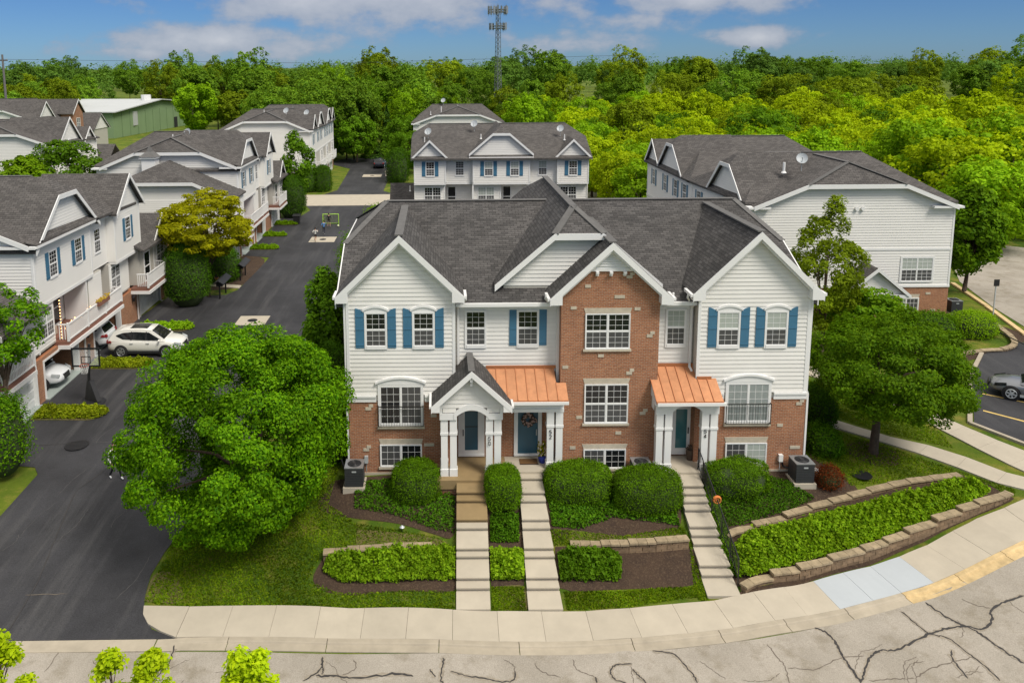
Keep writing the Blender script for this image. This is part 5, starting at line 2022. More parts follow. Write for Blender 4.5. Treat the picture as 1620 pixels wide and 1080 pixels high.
# the row across the court, seen over the front roof
def build_court():
    H = Thing('townhouse', (6.7, 50, -1.65), 'townhouse row seen above the front roof ridge with blue shutters', 'townhouse')
    x0, x1, y0, y1 = -2.4, 15.75, 50.0, 63.0
    ze = 6.55
    F, FU = fy(y0), fy(y0 + .4)
    block_core(H, x0 + .03, x1 - .03, y0 + .45, y1, 3.7, ze)
    block_core(H, x0 + .03, x1 - .03, y0 + 1.7, y1, -1.9, 3.7)
    yc = (y0 + y1) / 2
    m = MB()
    vc = jerk_roof(m, 'x', x0 - .3, x1 + .3, x0 + 1.5, x1 - 1.5, yc, 7.0, ze - .1, 9.55, 8.3)
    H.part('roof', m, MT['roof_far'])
    cap = MB()
    ridge_caps(cap, [((x0 + 1.5, yc, 9.55), (x1 - 1.5, yc, 9.55))])
    H.part('ridge_cap', cap, MT['ridge'])
    for a, b, Fw in ((x0, .92, F), (.92, 3.7, FU), (3.7, 9.65, F), (9.65, 12.45, FU), (12.45, x1, F)):
        if Fw is F:
            block_core(H, a, b, y0 + .02, y0 + .5, 3.72, ze)
        siding(H, boards(Fw, 3.85, ze, lambda z: (a + .1, b - .1)), MT['siding_far'])
        H.part('trim_band', MB().box(Fw, a, b, 3.66, 3.84, -.4, .05), MT['trim'])
        for u in (a, b - .12):
            H.part('corner_board', MB().box(Fw, u, u + .12, 3.8, ze, -.02, .05), MT['trim'])
    for uc in (-.75, 14.1):
        gable_front(H, F, 'y', uc, 1.95, 8.35, .98, 5.0, ov=.3)
    gable_front(H, F, 'y', 6.65, 3.35, 9.55 + .2, .86, 7.5, ov=.3, clip=9.0, zwall=6.75)
    H.part('eave_roof', MB().prism([(3.3, y0 - .3, ze), (10.0, y0 - .3, ze), (10.0, y0 + .3, ze + .25), (3.3, y0 + .3, ze + .25)], (0, 0, .08)), MT['roof_far'])
    H.part('gutter', MB().bx(.95, 3.65, y0 + .05, y0 + .2, ze - .18, ze - .04).bx(9.7, 12.4, y0 + .05, y0 + .2, ze - .18, ze - .04).bx(3.3, 10, y0 - .42, y0 - .3, ze - .1, ze + .02), MT['trim'])
    for u, sw, Fw, up in ((-1.12, .38, F, 'glass'), (1.95, 0, FU, 'screen'), (4.95, .38, F, 'blind'), (7.65, .38, F, 'blind'), (10.6, 0, FU, 'blind'), (13.7, .38, F, 'glass')):
        shuttered(H, Fw, u, u + .82, 4.62, 6.05, sw, upper=up)
    for a, b in ((x0, .85), (3.75, 6.7), (11.9, x1)):
        block_core(H, a, b, y0 + .5, y0 + 1.8, .9, 3.66)
        Fm = fy(y0 + .48)
        siding(H, boards(Fm, 1.0, 3.62, lambda z: (a + .1, b - .1)), MT['siding_far'])
        for u in (a, b - .12):
            H.part('corner_board', MB().box(Fm, u, u + .12, .9, 3.66, -.02, .05), MT['trim'])
    for u in (-1.3, 4.3, 12.9):
        window(H, fy(y0 + .48), u, u + 1.65, 1.6, 3.3, kind='twin', upper='blind' if u == 4.3 else 'glass', muntin=.02)
    Fr2 = fy(y0 + 1.68)
    siding(H, boards(Fr2, 1.0, 3.62, lambda z: (.9, 11.9)), MT['siding_far'])
    for u in (1.15, 7.0, 10.2):
        window(H, Fr2, u, u + .8, 1.05, 3.2, kind='hung', grid=(1, 1), lower='glass', name='glass_door')
    for a, b in ((.8, 3.8), (6.6, 9.6), (9.6, 12)):
        H.part('balcony_deck', MB().bx(a, b, y0 - .2, y0 + 1.7, .7, .95), MT['trim'])
        railing(H, F, a, b, .95, .2, 1.0)
        H.part('balcony_post', MB().bx(b - .15, b, y0 - .0, y0 + .15, .9, 3.66), MT['trim'])
    for a in (-1.8, 4.2, 11.2):
        garage_door(H, fy(y0 + 1.68), a, a + 3.9, -1.6, .5, .06)
    for q in ((-.9, 53.2, 8.2, .38), (4.1, 54.5, 8.9, .38), (13.3, 53.5, 8.4, .38)):
        dish(H, *q)
    vent_pipe(H, -1.3, 52.8, 7.9, .5)
    vent_pipe(H, 4.7, 52.5, 8.3, .4)
    vent_pipe(H, 13.6, 52.6, 8.1, .5)
    for X, s in ((x0, -1), (x1, 1)):
        mm = MB()
        mm.prism([(X, y0 + .4, .9), (X, y1, .9), (X, y1, ze), (X, yc + 2.9, 8.1), (X, yc - 2.9, 8.1), (X, y0 + .4, ze)], (-s * .1, 0, 0))
        H.part('side_wall', mm, MT['siding_far'])
    # small entry wing on the left
    m = MB()
    jerk_roof(m, 'x', -5.2, -2.4, 0, 0, 56, 1.9, 1.2, 3.0, t=.1)
    H.part('porch_roof', m, MT['roof_far'])
    H.part('porch_wall', MB().bx(-4.9, -2.4, 54.4, 57.6, -1.9, 1.2), MT['brick'])
    vent_pipe(H, -3.0, 55.2, 2.3, .5)
    return H


COURT = build_court()
K2, F = far_row('townhouse', -3.9, 11.1, [(101, 114)], 1, 'farthest townhouse row, its clipped gable showing behind the court row', ze=5.3 + .9, zr=9.1)
end_wall(K2, fy(101), -3.9, 11.1, .8, 6.1)
dish(K2, 1.2, 107, 9.0, .4)
vent_pipe(K2, -1.0, 103.4, 7.6, .5)
vent_pipe(K2, .8, 103.2, 7.6, 1.3, .08)

# rows away to the left
E2, F = far_row('townhouse', -61, -45.5, [(62, 74)], 1, 'townhouse row at far left with an arched window in its gable')
end_wall(E2, fy(62), -61, -45.5, .8, 6.8)
gable_front(E2, F, 'x', 66.2, 3.2, 10.0, 1.0, 7)
gable_front(E2, F, 'x', 71.6, 1.8, 8.4, 1.0, 5)
window(E2, F, 65.6, 66.8, 5.2, 6.6, kind='hung', muntin=.03)
arch_head(E2, F, 65.5, 66.9, 6.7, .45, .2)
block_core(E2, -58, -44.5, 74, 79, -1.9, 3.2)
m = MB()
jerk_roof(m, 'x', -58, -44, 0, 0, 76.5, 3.0, 3.2, 5.6)
E2.part('low_roof', m, MT['roof_far'])
E1, F = far_row('townhouse', -92, -72, [(110, 126)], 1, 'townhouse row at far left with a narrow brick gabled bay', ze=6.6, zr=10.2)
end_wall(E1, fy(110), -92, -72, .8, 6.5)
gable_front(E1, F, 'x', 114.5, 3.0, 9.8, 1.0, 7)
m = MB().bx(-72, -69.4, 119.6, 124, -1.9, 7.2)
m.prism([(-69.4, 119.6, 7.2), (-69.4, 124, 7.2), (-69.4, 121.8, 9.3)], (-2, 0, 0))
E1.part('brick_bay', m, MT['brick'])
gable_front(E1, fxp(-69.35), 'x', 121.8, 2.7, 9.9, 1.0, 9, zwall=9.2)
window(E1, fxp(-69.38), 121.1, 122.5, 4.4, 6.2, kind='twin', muntin=.03)
shuttered(E1, F, 117.6, 118.6, 4.4, 6.1)
block_core(E1, -80, -68.5, 126, 133, -1.9, 3.6)
m = MB()
jerk_roof(m, 'x', -80, -68, 0, 0, 129.5, 4.0, 3.6, 6.8)
E1.part('low_roof', m, MT['roof_far'])
gable_front(E1, fxp(-68.4), 'x', 129.5, 3.9, 6.7, .8, 5)
D_, F = far_row('townhouse', -66, -52, [(44, 54)], 1, 'townhouse row at the left picture edge, only its lower roof corner showing', ze=3.4, zr=6.4)

# green metal warehouse
W_ = Thing('warehouse', (-92, 190, -1.6), 'green metal warehouse with a white low-pitched roof', 'warehouse')
p0, p1, p2 = Vector((-79.5, 163, -1.6)), Vector((-74, 213, -1.6)), Vector((-128, 168, -1.6))
h = Vector((0, 0, 6.2))
p3 = p1 + (p2 - p0)
mid0 = (p0 + p1) / 2
m = MB()
m.prism([p0, p1, p1 + h, mid0 + h * 1.32, p0 + h], p2 - p0)
W_.part('wall', m, MT['green_metal'])
m = MB()
for a, b in ((p0, mid0), (p1, mid0)):
    up = Vector((0, 0, .15))
    e = (a - mid0).normalized() * .8
    q0, q1 = a + h + e + up, (mid0 + h * 1.32 if True else 0) + up * 1.2
    off = p2 - p0
    m.prism([q0 - off.normalized(), q1 - off.normalized(), q1 + off, q0 + off], (0, 0, .25))
W_.part('roof', m, MT['white_roof'])
m = MB()
d_ = (p2 - p0).normalized()
for k in range(1, 12):
    a = p0 + d_ * k * 3.9 + Vector((.1, -.25, 0))
    m.bar(a + Vector((0, 0, .1)), a + Vector((0, 0, 6)), .16, .12, (1, 0, 0))
d2 = (p1 - p0).normalized()
for k in range(1, 12):
    a = p0 + d2 * k * 4.2 + Vector((.1, 0, 0))
    m.bar(a + Vector((0, 0, .1)), a + Vector((0, 0, 6.1)), .16, .12, (1, 0, 0))
W_.part('wall_rib', m, MT['green_metal'], kind='stuff')
a = p0 + d2 * 10
W_.part('door', MB().bx(a.x - .1, a.x + .3, a.y, a.y + 4.2, .8, 4.4), MT['white_roof'])
a = p0 + d2 * 34
W_.part('door', MB().bx(a.x - .1, a.x + .3, a.y, a.y + 2.2, -1.6, 1.4), MT['dark'])
a = p0 + d2 * 41 - d2.cross(Vector((0, 0, 1))) * 8
W_.part('roof_unit', MB().cyl((-79.5, 186, 6.0), 1.3, 2.2, 10), MT['trim'])

# ------------------------------------------------------------------ plants
LF = {}
LF['maple'] = leaf_mat('leaf_maple', (.022, .078, .006), (.098, .205, .012), .33, patch=.22, pscale=.7)
LF['maple_dark'] = leaf_mat('leaf_maple_dark', (.042, .105, .012), (.105, .195, .020), .40, patch=.2)
LF['honey'] = leaf_mat('leaf_gold', (.150, .172, .010), (.27, .265, .018), .40, patch=.28, pscale=.7)
LF['yew'] = leaf_mat('leaf_yew', (.036, .092, .009), (.088, .175, .016), .25, patch=.28, pscale=3.0)
LF['bright'] = leaf_mat('leaf_bright', (.085, .175, .018), (.175, .28, .04), .35, patch=.22, pscale=1.4)
LF['deep'] = leaf_mat('leaf_deep', (.020, .060, .012), (.045, .100, .018), .25, patch=.25)
LF['mid'] = leaf_mat('leaf_mid', (.045, .110, .016), (.085, .170, .025), .35, patch=.25)
LF['lime'] = leaf_mat('leaf_lime', (.150, .225, .012), (.240, .310, .018), .35, patch=.25, pscale=.25)
LF['lime2'] = leaf_mat('leaf_spring', (.095, .190, .016), (.150, .255, .026), .35, patch=.25, pscale=.25)
LF['wood'] = leaf_mat('leaf_wood', (.050, .115, .030), (.105, .180, .046), .30, patch=.3, pscale=.15)
LF['wood2'] = leaf_mat('leaf_wood_olive', (.085, .130, .018), (.135, .185, .028), .30, patch=.3, pscale=.15)
LF['wood3'] = leaf_mat('leaf_wood_cool', (.045, .100, .055), (.082, .150, .080), .30, patch=.3, pscale=.15)
LF['olive'] = leaf_mat('leaf_olive', (.075, .115, .014), (.125, .175, .022), .35, patch=.2)
LF['spruce'] = leaf_mat('leaf_spruce', (.018, .048, .022), (.035, .075, .034), .1, patch=.2)
LF['purple'] = leaf_mat('leaf_purple', (.055, .014, .016), (.09, .022, .022), .25, patch=.2, tcol=(1.2, .6, .6))
LF['vinca'] = leaf_mat('leaf_vinca', (.022, .070, .010), (.055, .125, .018), .2, patch=.3, pscale=1.4)
LF['turf'] = leaf_mat('leaf_turf', (.045, .105, .010), (.118, .165, .018), .3, patch=.42, pscale=.6)
LF['island'] = leaf_mat('leaf_island', (.085, .125, .016), (.17, .20, .03), .3, patch=.25, pscale=.8)
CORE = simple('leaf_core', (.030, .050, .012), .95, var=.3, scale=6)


def unit(v):
    return v / (np.linalg.norm(v, axis=-1, keepdims=True) + 1e-9)


def leaves_mesh(name, C, Nn, S, mat, rng, aspect=.62, fold=.12, extra=None, mats=None):
    """one folded leaf-shaped quad for each centre"""
    n = len(C)
    r = unit(rng.normal(size=(n, 3)))
    t = unit(np.cross(Nn, r))
    b = np.cross(Nn, t)
    S = S[:, None]
    j = lambda: 1 + rng.uniform(-.25, .25, (n, 1))
    v = np.stack([C - t * S * .5 * j(), C + b * S * aspect * .5 * j() + Nn * S * fold, C + t * S * .5 * j(), C - b * S * aspect * .5 * j() + Nn * S * fold], 1).reshape(-1, 3)
    q = np.arange(n * 4).reshape(n, 4)
    if extra is None:
        return np_mesh(name, v, q, mat)
    ev, ef = extra
    vv = np.concatenate([v, ev])
    qq = np.concatenate([q, ef + len(v)])
    me = np_mesh(name, vv, qq, mats)
    idx = np.zeros(len(qq), np.int32)
    idx[n:] = 1
    me.polygons.foreach_set('material_index', idx)
    return me


def fib_dirs(n, rng, jit=.25):
    k = np.arange(n) + .5
    ph = np.arccos(1 - 2 * k / n)
    th = math.pi * (1 + 5 ** .5) * k
    d = np.stack([np.cos(th) * np.sin(ph), np.sin(th) * np.sin(ph), np.cos(ph)], 1)
    return unit(d + rng.normal(size=d.shape) * jit)


def crown_points(rng, R, n_clump, per, leaf, rc=.30, inner=.35, zmin=-1.0, lump=.22, flat=.7, shape='round', gaps=0.0, up=.5):
    """centres, normals and sizes of leaves gathered in clumps through a crown of radii R"""
    R = np.array(R, float)
    d = fib_dirs(n_clump, rng)
    lob = unit(rng.normal(size=(7, 3)))
    amp = rng.uniform(-lump, lump, 7)
    rad = 1 + (np.maximum(d @ lob.T, 0) ** 3 @ amp)
    k = rng.uniform(inner, 1.0, n_clump) ** .45
    c = d * (rad * k)[:, None]
    if shape == 'egg':
        w = np.interp(c[:, 2], [-1, -.4, .2, .7, 1.1], [.75, 1.05, .95, .62, .3])
        c[:, :2] *= w[:, None]
    elif shape == 'vase':
        w = np.interp(c[:, 2], [-1, -.5, .2, .8, 1.1], [.35, .62, 1.0, .95, .6])
        c[:, :2] *= w[:, None]
    elif shape == 'dome':
        c[:, 2] = np.where(c[:, 2] < 0, c[:, 2] * .65, c[:, 2])
    keep = (c[:, 2] > zmin)
    if gaps:
        keep &= rng.uniform(size=n_clump) > gaps
    c, d = c[keep], d[keep]
    m = len(c)
    sc = rng.uniform(.65, 1.25, m)
    ld = unit(rng.normal(size=(m, per, 3)) + d[:, None, :] * .55 + np.array([0, 0, .35]))
    rr = rng.uniform(.25, 1, (m, per, 1)) ** .5
    off = ld * rr * (rc * sc)[:, None, None]
    off[..., 2] *= flat
    P = (c[:, None, :] + off) * R
    Nn = unit(ld * .7 + d[:, None, :] * .3 + np.array([0, 0, up]) + rng.normal(size=ld.shape) * .45)
    S = leaf * rng.uniform(.7, 1.3, (m, per))
    return P.reshape(-1, 3), Nn.reshape(-1, 3), S.ravel(), c * R


def trunk_mb(mb, H, r, limbs, rng, bend=.15, n=8):
    top = np.array([rng.normal() * bend, rng.normal() * bend, H])
    pts = [(0, 0, -.35), (0, 0, .15), tuple(top * .5 + (rng.normal() * .05, 0, 0)), tuple(top)]
    mb.tube(pts, [r * 1.5, r, r * .8, r * .6], n)
    for L in limbs:
        L = np.array(L)
        s = top * rng.uniform(.75, 1.0)
        mid = s * .55 + L * .45 + np.array([0, 0, .12 * np.linalg.norm(L - s)])
        mb.tube([tuple(s), tuple(mid), tuple(L)], [r * .5, r * .3, r * .08], 5, False)
    return mb


def tree(name, loc, label, mat, R, cz, n_clump, per, leaf, trunk_r=.18, trunk_h=None, seed=1, offx=(0, 0), group=None, cat='tree', limbs=14, **kw):
    rng = np.random.default_rng(seed)
    z0 = tz(*loc)
    t = Thing(name, (loc[0], loc[1], z0), label, cat, group)
    P, Nn, S, c = crown_points(rng, R, n_clump, per, leaf, **kw)
    o = np.array([offx[0], offx[1], cz])
    me = leaves_mesh('crown', P + o, Nn, S, LF[mat], rng)
    t.obj('crown', me)
    mb = MB()
    sel = rng.choice(len(c), min(limbs, len(c)), replace=False)
    trunk_mb(mb, trunk_h or max(.5, cz - R[2] * .35), trunk_r, [tuple(c[i] * .9 + o) for i in sel], rng)
    t.obj('trunk', mb.mesh('trunk', MT['bark'], (0, 0, 0), True))
    return t


# the large maple in front of the drive
tree('maple_tree', (-7.45, -2.4), 'big round bright green maple on the front lawn beside the drive', 'maple', (3.95, 3.8, 3.85), 4.25, 430, 450, .115, .22, 2.2, seed=11, rc=.16, inner=.4, lump=.28, flat=.85, zmin=-.9, gaps=.12, up=.3)
tree('maple_tree', (19.15, 1.5), 'spreading dark green maple with bare trunk on the right lawn', 'maple_dark', (3.5, 3.3, 2.6), 3.65, 260, 300, .12, .2, 2.6, seed=5, offx=(.75, .0), rc=.18, inner=.35, lump=.36, flat=.8, shape='dome', gaps=.2, up=.3)
tree('young_tree', (22.0, 12.2), 'loose upright tree between the front row and the white end wall', 'olive', (2.5, 2.4, 3.6), 5.2, 150, 130, .16, .12, 2.6, seed=8, rc=.2, inner=.3, lump=.35, gaps=.22, shape='egg')
tree('honey_locust', (-17.8, 28.2), 'yellow-green feathery tree by the mailboxes beside the drive', 'honey', (3.7, 3.5, 3.1), 5.4, 260, 130, .19, .16, 2.3, seed=21, rc=.18, inner=.35, lump=.3, gaps=.1, flat=.5, shape='dome')
tree('young_tree', (-16.7, 62), 'slim light green tree standing past the second row', 'mid', (1.9, 1.9, 3.4), 6.6, 90, 80, .3, .1, 3.0, seed=31, rc=.3, gaps=.25, shape='egg')
tree('round_tree', (38.4, 24.6), 'dense round dark tree at the street corner of the right row', 'maple_dark', (1.95, 1.9, 2.9), 4.9, 130, 110, .3, .16, 2.0, seed=41, rc=.3, inner=.6)
tree('small_tree', (-20.5, 4.4), 'light green tree at left edge overlapping a white balcony', 'maple', (1.55, 1.5, 2.0), 6.0, 80, 110, .16, .09, 3.5, seed=51, rc=.3, gaps=.25, lump=.35)
tree('small_tree', (25.0, 13.4), 'low spreading tree in front of the brick porch at right', 'maple_dark', (2.4, 2.0, 1.6), 2.0, 90, 110, .22, .1, 1.0, seed=52, rc=.3, gaps=.1)
tree('small_tree', (-6.0, 10.0), 'upright green tree against the left side of the front row', 'mid', (1.35, 1.4, 3.2), 3.6, 100, 110, .22, .1, 1.0, seed=53, rc=.32, gaps=.1, shape='egg')
tree('small_tree', (-37.2, 47), 'leafy tree behind the second row roof at left', 'mid', (4.3, 3.0, 3.6), 6.6, 150, 110, .3, .16, 2.0, seed=54, rc=.24, lump=.3)
tree('small_tree', (-39.5, 43), 'pale green tree rising in the gap behind the left row', 'lime2', (2.6, 2.4, 2.6), 6.6, 90, 110, .3, .16, 2.0, seed=55, rc=.28, lump=.3)
# twigs of street trees reaching in at the bottom edge
for i, (x, y, zt, rx, lab) in enumerate([(-7.95, -18.4, 6.0, .6, 'leafy tip of a street tree in the bottom left corner'), (-5.75, -18.0, 5.28, .62, 'two-pronged street tree tip right of the bottom left corner'), (-3.72, -17.6, 5.02, .42, 'smallest street tree tip at the bottom edge')]):
    t = Thing('street_tree', (x, y, tz(x, y)), lab, 'tree')
    rng = np.random.default_rng(60 + i)
    top = zt - t.loc.z
    C_l, N_l, S_l = [], [], []
    mb = MB()
    mb.tube([(0, 0, -.3), (0, 0, top * .55), (.03, 0, top * .8)], [.07, .05, .03], 6)
    shoots = [(0, 0, 0)] if i == 0 else [(-.45, .1, -.05), (.38, 0, .03), (.0, -.3, -.6)] if i == 1 else [(-.15, 0, 0), (.22, .1, -.12)]
    for sx, sy, sz in shoots:
        e = np.array([sx, sy, top + sz])
        mb.tube([(0, 0, top * .6), (sx * .8, sy * .8, top * .8), tuple(e)], [.035, .02, .008], 5)
        base = np.array([sx * .8, sy * .8, top * .66])
        for cc in range(24):
            q = rng.uniform(0, 1) ** .8 if cc else 1.0
            w = rx * (1 - q) ** .6 * 1.25
            aa = rng.uniform(0, 6.28)
            c = base + (e - base) * q + np.array([math.cos(aa) * w, math.sin(aa) * w, 0])
            mb.tube([tuple(base + (e - base) * max(0, q - .15)), tuple(c)], [.012, .005], 4)
            m = 170
            d = unit(rng.normal(size=(m, 3)) + np.array([0, 0, .4]))
            C_l.append(c + d * rng.uniform(.04, .22, (m, 1)) * np.array([1, 1, .8]))
            N_l.append(unit(d * .5 + np.array([0, 0, .7]) + rng.normal(size=(m, 3)) * .4))
            S_l.append(rng.uniform(.065, .13, m))
    t.obj('crown', leaves_mesh('crown', np.concatenate(C_l), np.concatenate(N_l), np.concatenate(S_l), LF['lime'], rng))
    t.obj('trunk', mb.mesh('trunk', MT['bark'], (0, 0, 0), True))


# ------------------------------------------------------------------ clipped hedges and shrubs
def superdome(rng, n, R, p=2.6, zlo=-.55, noise=.05):
    """points and normals on a rounded box"""
    d = unit(rng.normal(size=(n, 3)))
    d[:, 2] = np.where(d[:, 2] < zlo, -d[:, 2], d[:, 2])
    R = np.array(R)
    k = (np.abs(d) ** p).sum(1) ** (-1 / p)
    pos = d * k[:, None]
    nr = unit(np.sign(pos) * np.abs(pos) ** (p - 1) / R)
    w = 1 + noise * np.sin(pos[:, 0] * 5 + R[0] * 3) * np.cos(pos[:, 1] * 4) + noise * .5 * np.sin(pos[:, 2] * 7 + pos[:, 0] * 3)
    return pos * R * w[:, None], nr


def clipped(name, loc, R, label, mat='yew', n=15000, leaf=.055, seed=1, p=2.6, group=None, cat='hedge', rough=.06, core=True, noise=.04, zl=None):
    rng = np.random.default_rng(seed)
    z0 = tz(loc[0], loc[1])
    t = Thing(name, (loc[0], loc[1], z0), label, cat, group)
    cz = R[2] * .62 if zl is None else zl
    P, Nn = superdome(rng, n, R, p, noise=noise)
    P = P + Nn * (rng.normal(0, rough, (n, 1)) * .6 + (rng.uniform(size=(n, 1)) < .035) * rng.uniform(.02, .14, (n, 1)))
    P[:, 2] += cz
    N2 = unit(Nn + rng.normal(size=P.shape) * .55 + np.array([0, 0, .15]))
    ok = P[:, 2] > -.1
    t.obj('foliage', leaves_mesh('foliage', P[ok], N2[ok], rng.uniform(.7, 1.4, ok.sum()) * leaf, LF[mat], rng, aspect=.5))
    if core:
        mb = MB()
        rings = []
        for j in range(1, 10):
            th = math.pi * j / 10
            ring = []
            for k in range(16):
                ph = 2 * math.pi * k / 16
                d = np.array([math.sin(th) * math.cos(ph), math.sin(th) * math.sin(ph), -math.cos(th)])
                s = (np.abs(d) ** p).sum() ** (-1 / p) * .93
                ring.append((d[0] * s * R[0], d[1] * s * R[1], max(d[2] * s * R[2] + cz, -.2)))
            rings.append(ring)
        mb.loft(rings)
        t.obj('core_or_branches', mb.mesh('core_or_branches', CORE, (0, 0, 0), True))  # solid dark core inside the leaves, so nothing shows through
    return t


clipped('clipped_hedge', (-.98, -1.15), (.98, .85, .92), 'clipped round hedge left of the gabled porch', seed=1, zl=.36)
clipped('clipped_hedge', (2.52, -1.75), (.70, .78, .86), 'clipped hedge between the two left front walks', seed=2, p=3, zl=.55)
clipped('clipped_hedge', (5.62, -1.25), (1.36, .85, .86), 'widest clipped hedge, right of the middle walk under the brick bay', seed=3, n=20000, p=3, zl=.34)
clipped('clipped_hedge', (8.30, -1.75), (1.34, .9, .92), 'clipped hedge left of the railed walk', seed=4, n=20000, p=3.0, zl=.40)
clipped('clipped_hedge', (12.05, -1.15), (1.28, .75, .80), 'clipped hedge in two steps right of the railed walk', seed=5, n=18000, p=2.6, zl=.40, noise=.12)
clipped('clipped_hedge', (-18.7, 26.0), (1.7, 1.3, 2.7), 'tall egg-shaped dark hedge beside the white garage door', 'deep', 16000, .10, 6, 2.2, rough=.15, zl=2.3)
clipped('clipped_hedge', (-17.1, 60.2), (1.65, 1.5, 2.7), 'tall dark hedge at the far corner of the second row', 'deep', 12000, .12, 7, 2.3, rough=.15, zl=2.2)
clipped('shrub', (-18.3, 33.0), (1.8, 1.6, 1.7), 'dark evergreen shrub under the yellow-green tree', 'deep', 9000, .12, 8, 2.2, cat='shrub', rough=.2)
clipped('shrub', (-18.4, 79.0), (1.4, 1.4, 2.1), 'left one of two dark shrubs by the third row', 'deep', 6000, .16, 9, 2.2, cat='shrub', rough=.25)
clipped('shrub', (-16.2, 79.4), (1.2, 1.3, 2.2), 'right one of two dark shrubs by the third row', 'deep', 6000, .16, 10, 2.4, cat='shrub', rough=.2)
clipped('shrub', (-5.15, 5.2), (.95, 1.3, 2.4), 'dark tall shrub by the left wall of the front row', 'deep', 9000, .10, 12, 2.2, cat='shrub', rough=.2, zl=1.7)
clipped('shrub', (-4.9, 1.7), (.85, .9, 1.5), 'dark shrub at the left corner of the brick', 'deep', 6000, .09, 13, 2.2, cat='shrub', rough=.2)
clipped('shrub', (17.9, 4.2), (.85, .8, 1.15), 'round dark shrub at the right corner of the front row', 'deep', 8000, .09, 14, 2.1, cat='shrub', rough=.12)
clipped('shrub', (16.9, 1.7), (.75, 1.0, .55), 'low dark spreading shrub beside the right air conditioner', 'vinca', 6000, .09, 15, 2.0, cat='shrub', rough=.2)
clipped('shrub', (16.05, -.85), (.5, .45, .5), 'small dark purple barberry in the mulch', 'purple', 3500, .06, 16, 2.0, cat='shrub', rough=.12)
clipped('shrub', (-5.4, 20.0), (1.2, 1.4, 3.4), 'bright green shrub behind the left roof edge', 'mid', 9000, .14, 17, 2.2, cat='shrub', rough=.35, zl=3.2)
clipped('shrub', (-4.9, 27.0), (1.5, 1.6, 3.0), 'farther bright shrub along the right side of the drive', 'lime2', 7000, .15, 18, 2.2, cat='shrub', rough=.35, zl=3.0)
clipped('shrub', (-5.0, 36.0), (1.6, 1.6, 3.0), 'pale shrub on the right of the drive nearest the cross street', 'lime2', 6000, .17, 19, 2.2, cat='shrub', rough=.35, zl=2.6)
clipped('shrub', (-19.5, 2.0), (1.0, 1.0, 1.9), 'light green shrub low at the left edge', 'maple', 6000, .12, 20, 2.2, cat='shrub', rough=.3, zl=1.9)
clipped('shrub', (30.2, 15.4), (1.5, 1.0, .9), 'low dark hedge left of the round bed at the right row', 'mid', 6000, .10, 22, 2.4, cat='shrub', rough=.15)
clipped('shrub', (32.9, 15.6), (1.4, 1.0, .85), 'low bright hedge beside the street bed at the right row', 'lime2', 6000, .10, 23, 2.4, cat='shrub', rough=.15)
clipped('shrub', (-6.0, 88), (1.6, 3.0, 3.0), 'dark hedge at the far right end of the drive', 'deep', 6000, .2, 24, 2.4, cat='shrub', rough=.3)
clipped('shrub', (-84, 196), (3.5, 3.0, 3.4), 'round yellow-green bush in front of the green warehouse', 'olive', 3000, .5, 25, 2.2, cat='shrub', rough=.4)


def leafy_bed(name, poly, label, mat, h, n, leaf, seed, cat='shrubs', kind=None, lump=.85, base=0.0, up=.6, group=None):
    """shrubs grown into one another over a polygon of ground"""
    rng = np.random.default_rng(seed)
    poly = np.array(poly, float)
    lo, hi = poly.min(0), poly.max(0)
    pts = rng.uniform(lo, hi, (n * 3, 2))
    x, y = pts[:, 0], pts[:, 1]
    ins = np.zeros(len(pts), bool)
    dist = np.full(len(pts), 9.0)
    for (x0, y0), (x1, y1) in zip(poly, np.roll(poly, -1, 0)):
        c = ((y0 > y) != (y1 > y)) & (x < (x1 - x0) * (y - y0) / (y1 - y0 + 1e-12) + x0)
        ins ^= c
        L2 = (x1 - x0) ** 2 + (y1 - y0) ** 2
        tt = np.clip(((x - x0) * (x1 - x0) + (y - y0) * (y1 - y0)) / L2, 0, 1)
        dist = np.minimum(dist, np.hypot(x - x0 - tt * (x1 - x0), y - y0 - tt * (y1 - y0)))
    pts, dist = pts[ins][:n], dist[ins][:n]
    x, y = pts[:, 0], pts[:, 1]
    bump = .5 + .34 * np.sin(x * 5.3 + np.sin(y * 4)) * np.cos(y * 6.1 + x * 1.7) + .22 * np.sin(x * 11 + y * 9) + .16 * np.sin(x * 23 - y * 19)
    top = h * (1 - lump * .6 + lump * bump * .6) * np.clip(dist / (h * .55), .15, 1) ** .5 * (1 + .12 * rng.normal(size=len(pts)))
    u = rng.uniform(0, 1, len(pts)) ** .35
    z = T(x, y) + base + top * u
    loc = (float(x.mean()), float(y.mean()), float(T(x.mean(), y.mean())))
    C = np.stack([x, y, z], 1) - np.array(loc)
    Nn = unit(rng.normal(size=C.shape) * .55 + np.array([0, 0, up]))
    me = leaves_mesh('foliage' if kind is None else name, C, Nn, rng.uniform(.6, 1.35, len(C)) * leaf, LF[mat], rng, aspect=.65)
    if kind:
        return tag(link(name, me, None, loc), label, cat, group, kind)
    t = Thing(name, loc, label, cat, group)
    t.obj('foliage', me)
    mb = MB()
    for k in range(28):
        i = rng.integers(len(x))
        mb.tube([(x[i] - loc[0], y[i] - loc[1], z[i] - loc[2] - u[i] * top[i] - .1), (x[i] - loc[0] + rng.normal() * .1, y[i] - loc[1] + rng.normal() * .1, z[i] - loc[2])], [.012, .006], 4)
    tag(t.obj('core_or_branches', mb.mesh('core_or_branches', MT['bark'], (0, 0, 0))), kind='stuff')
    return t


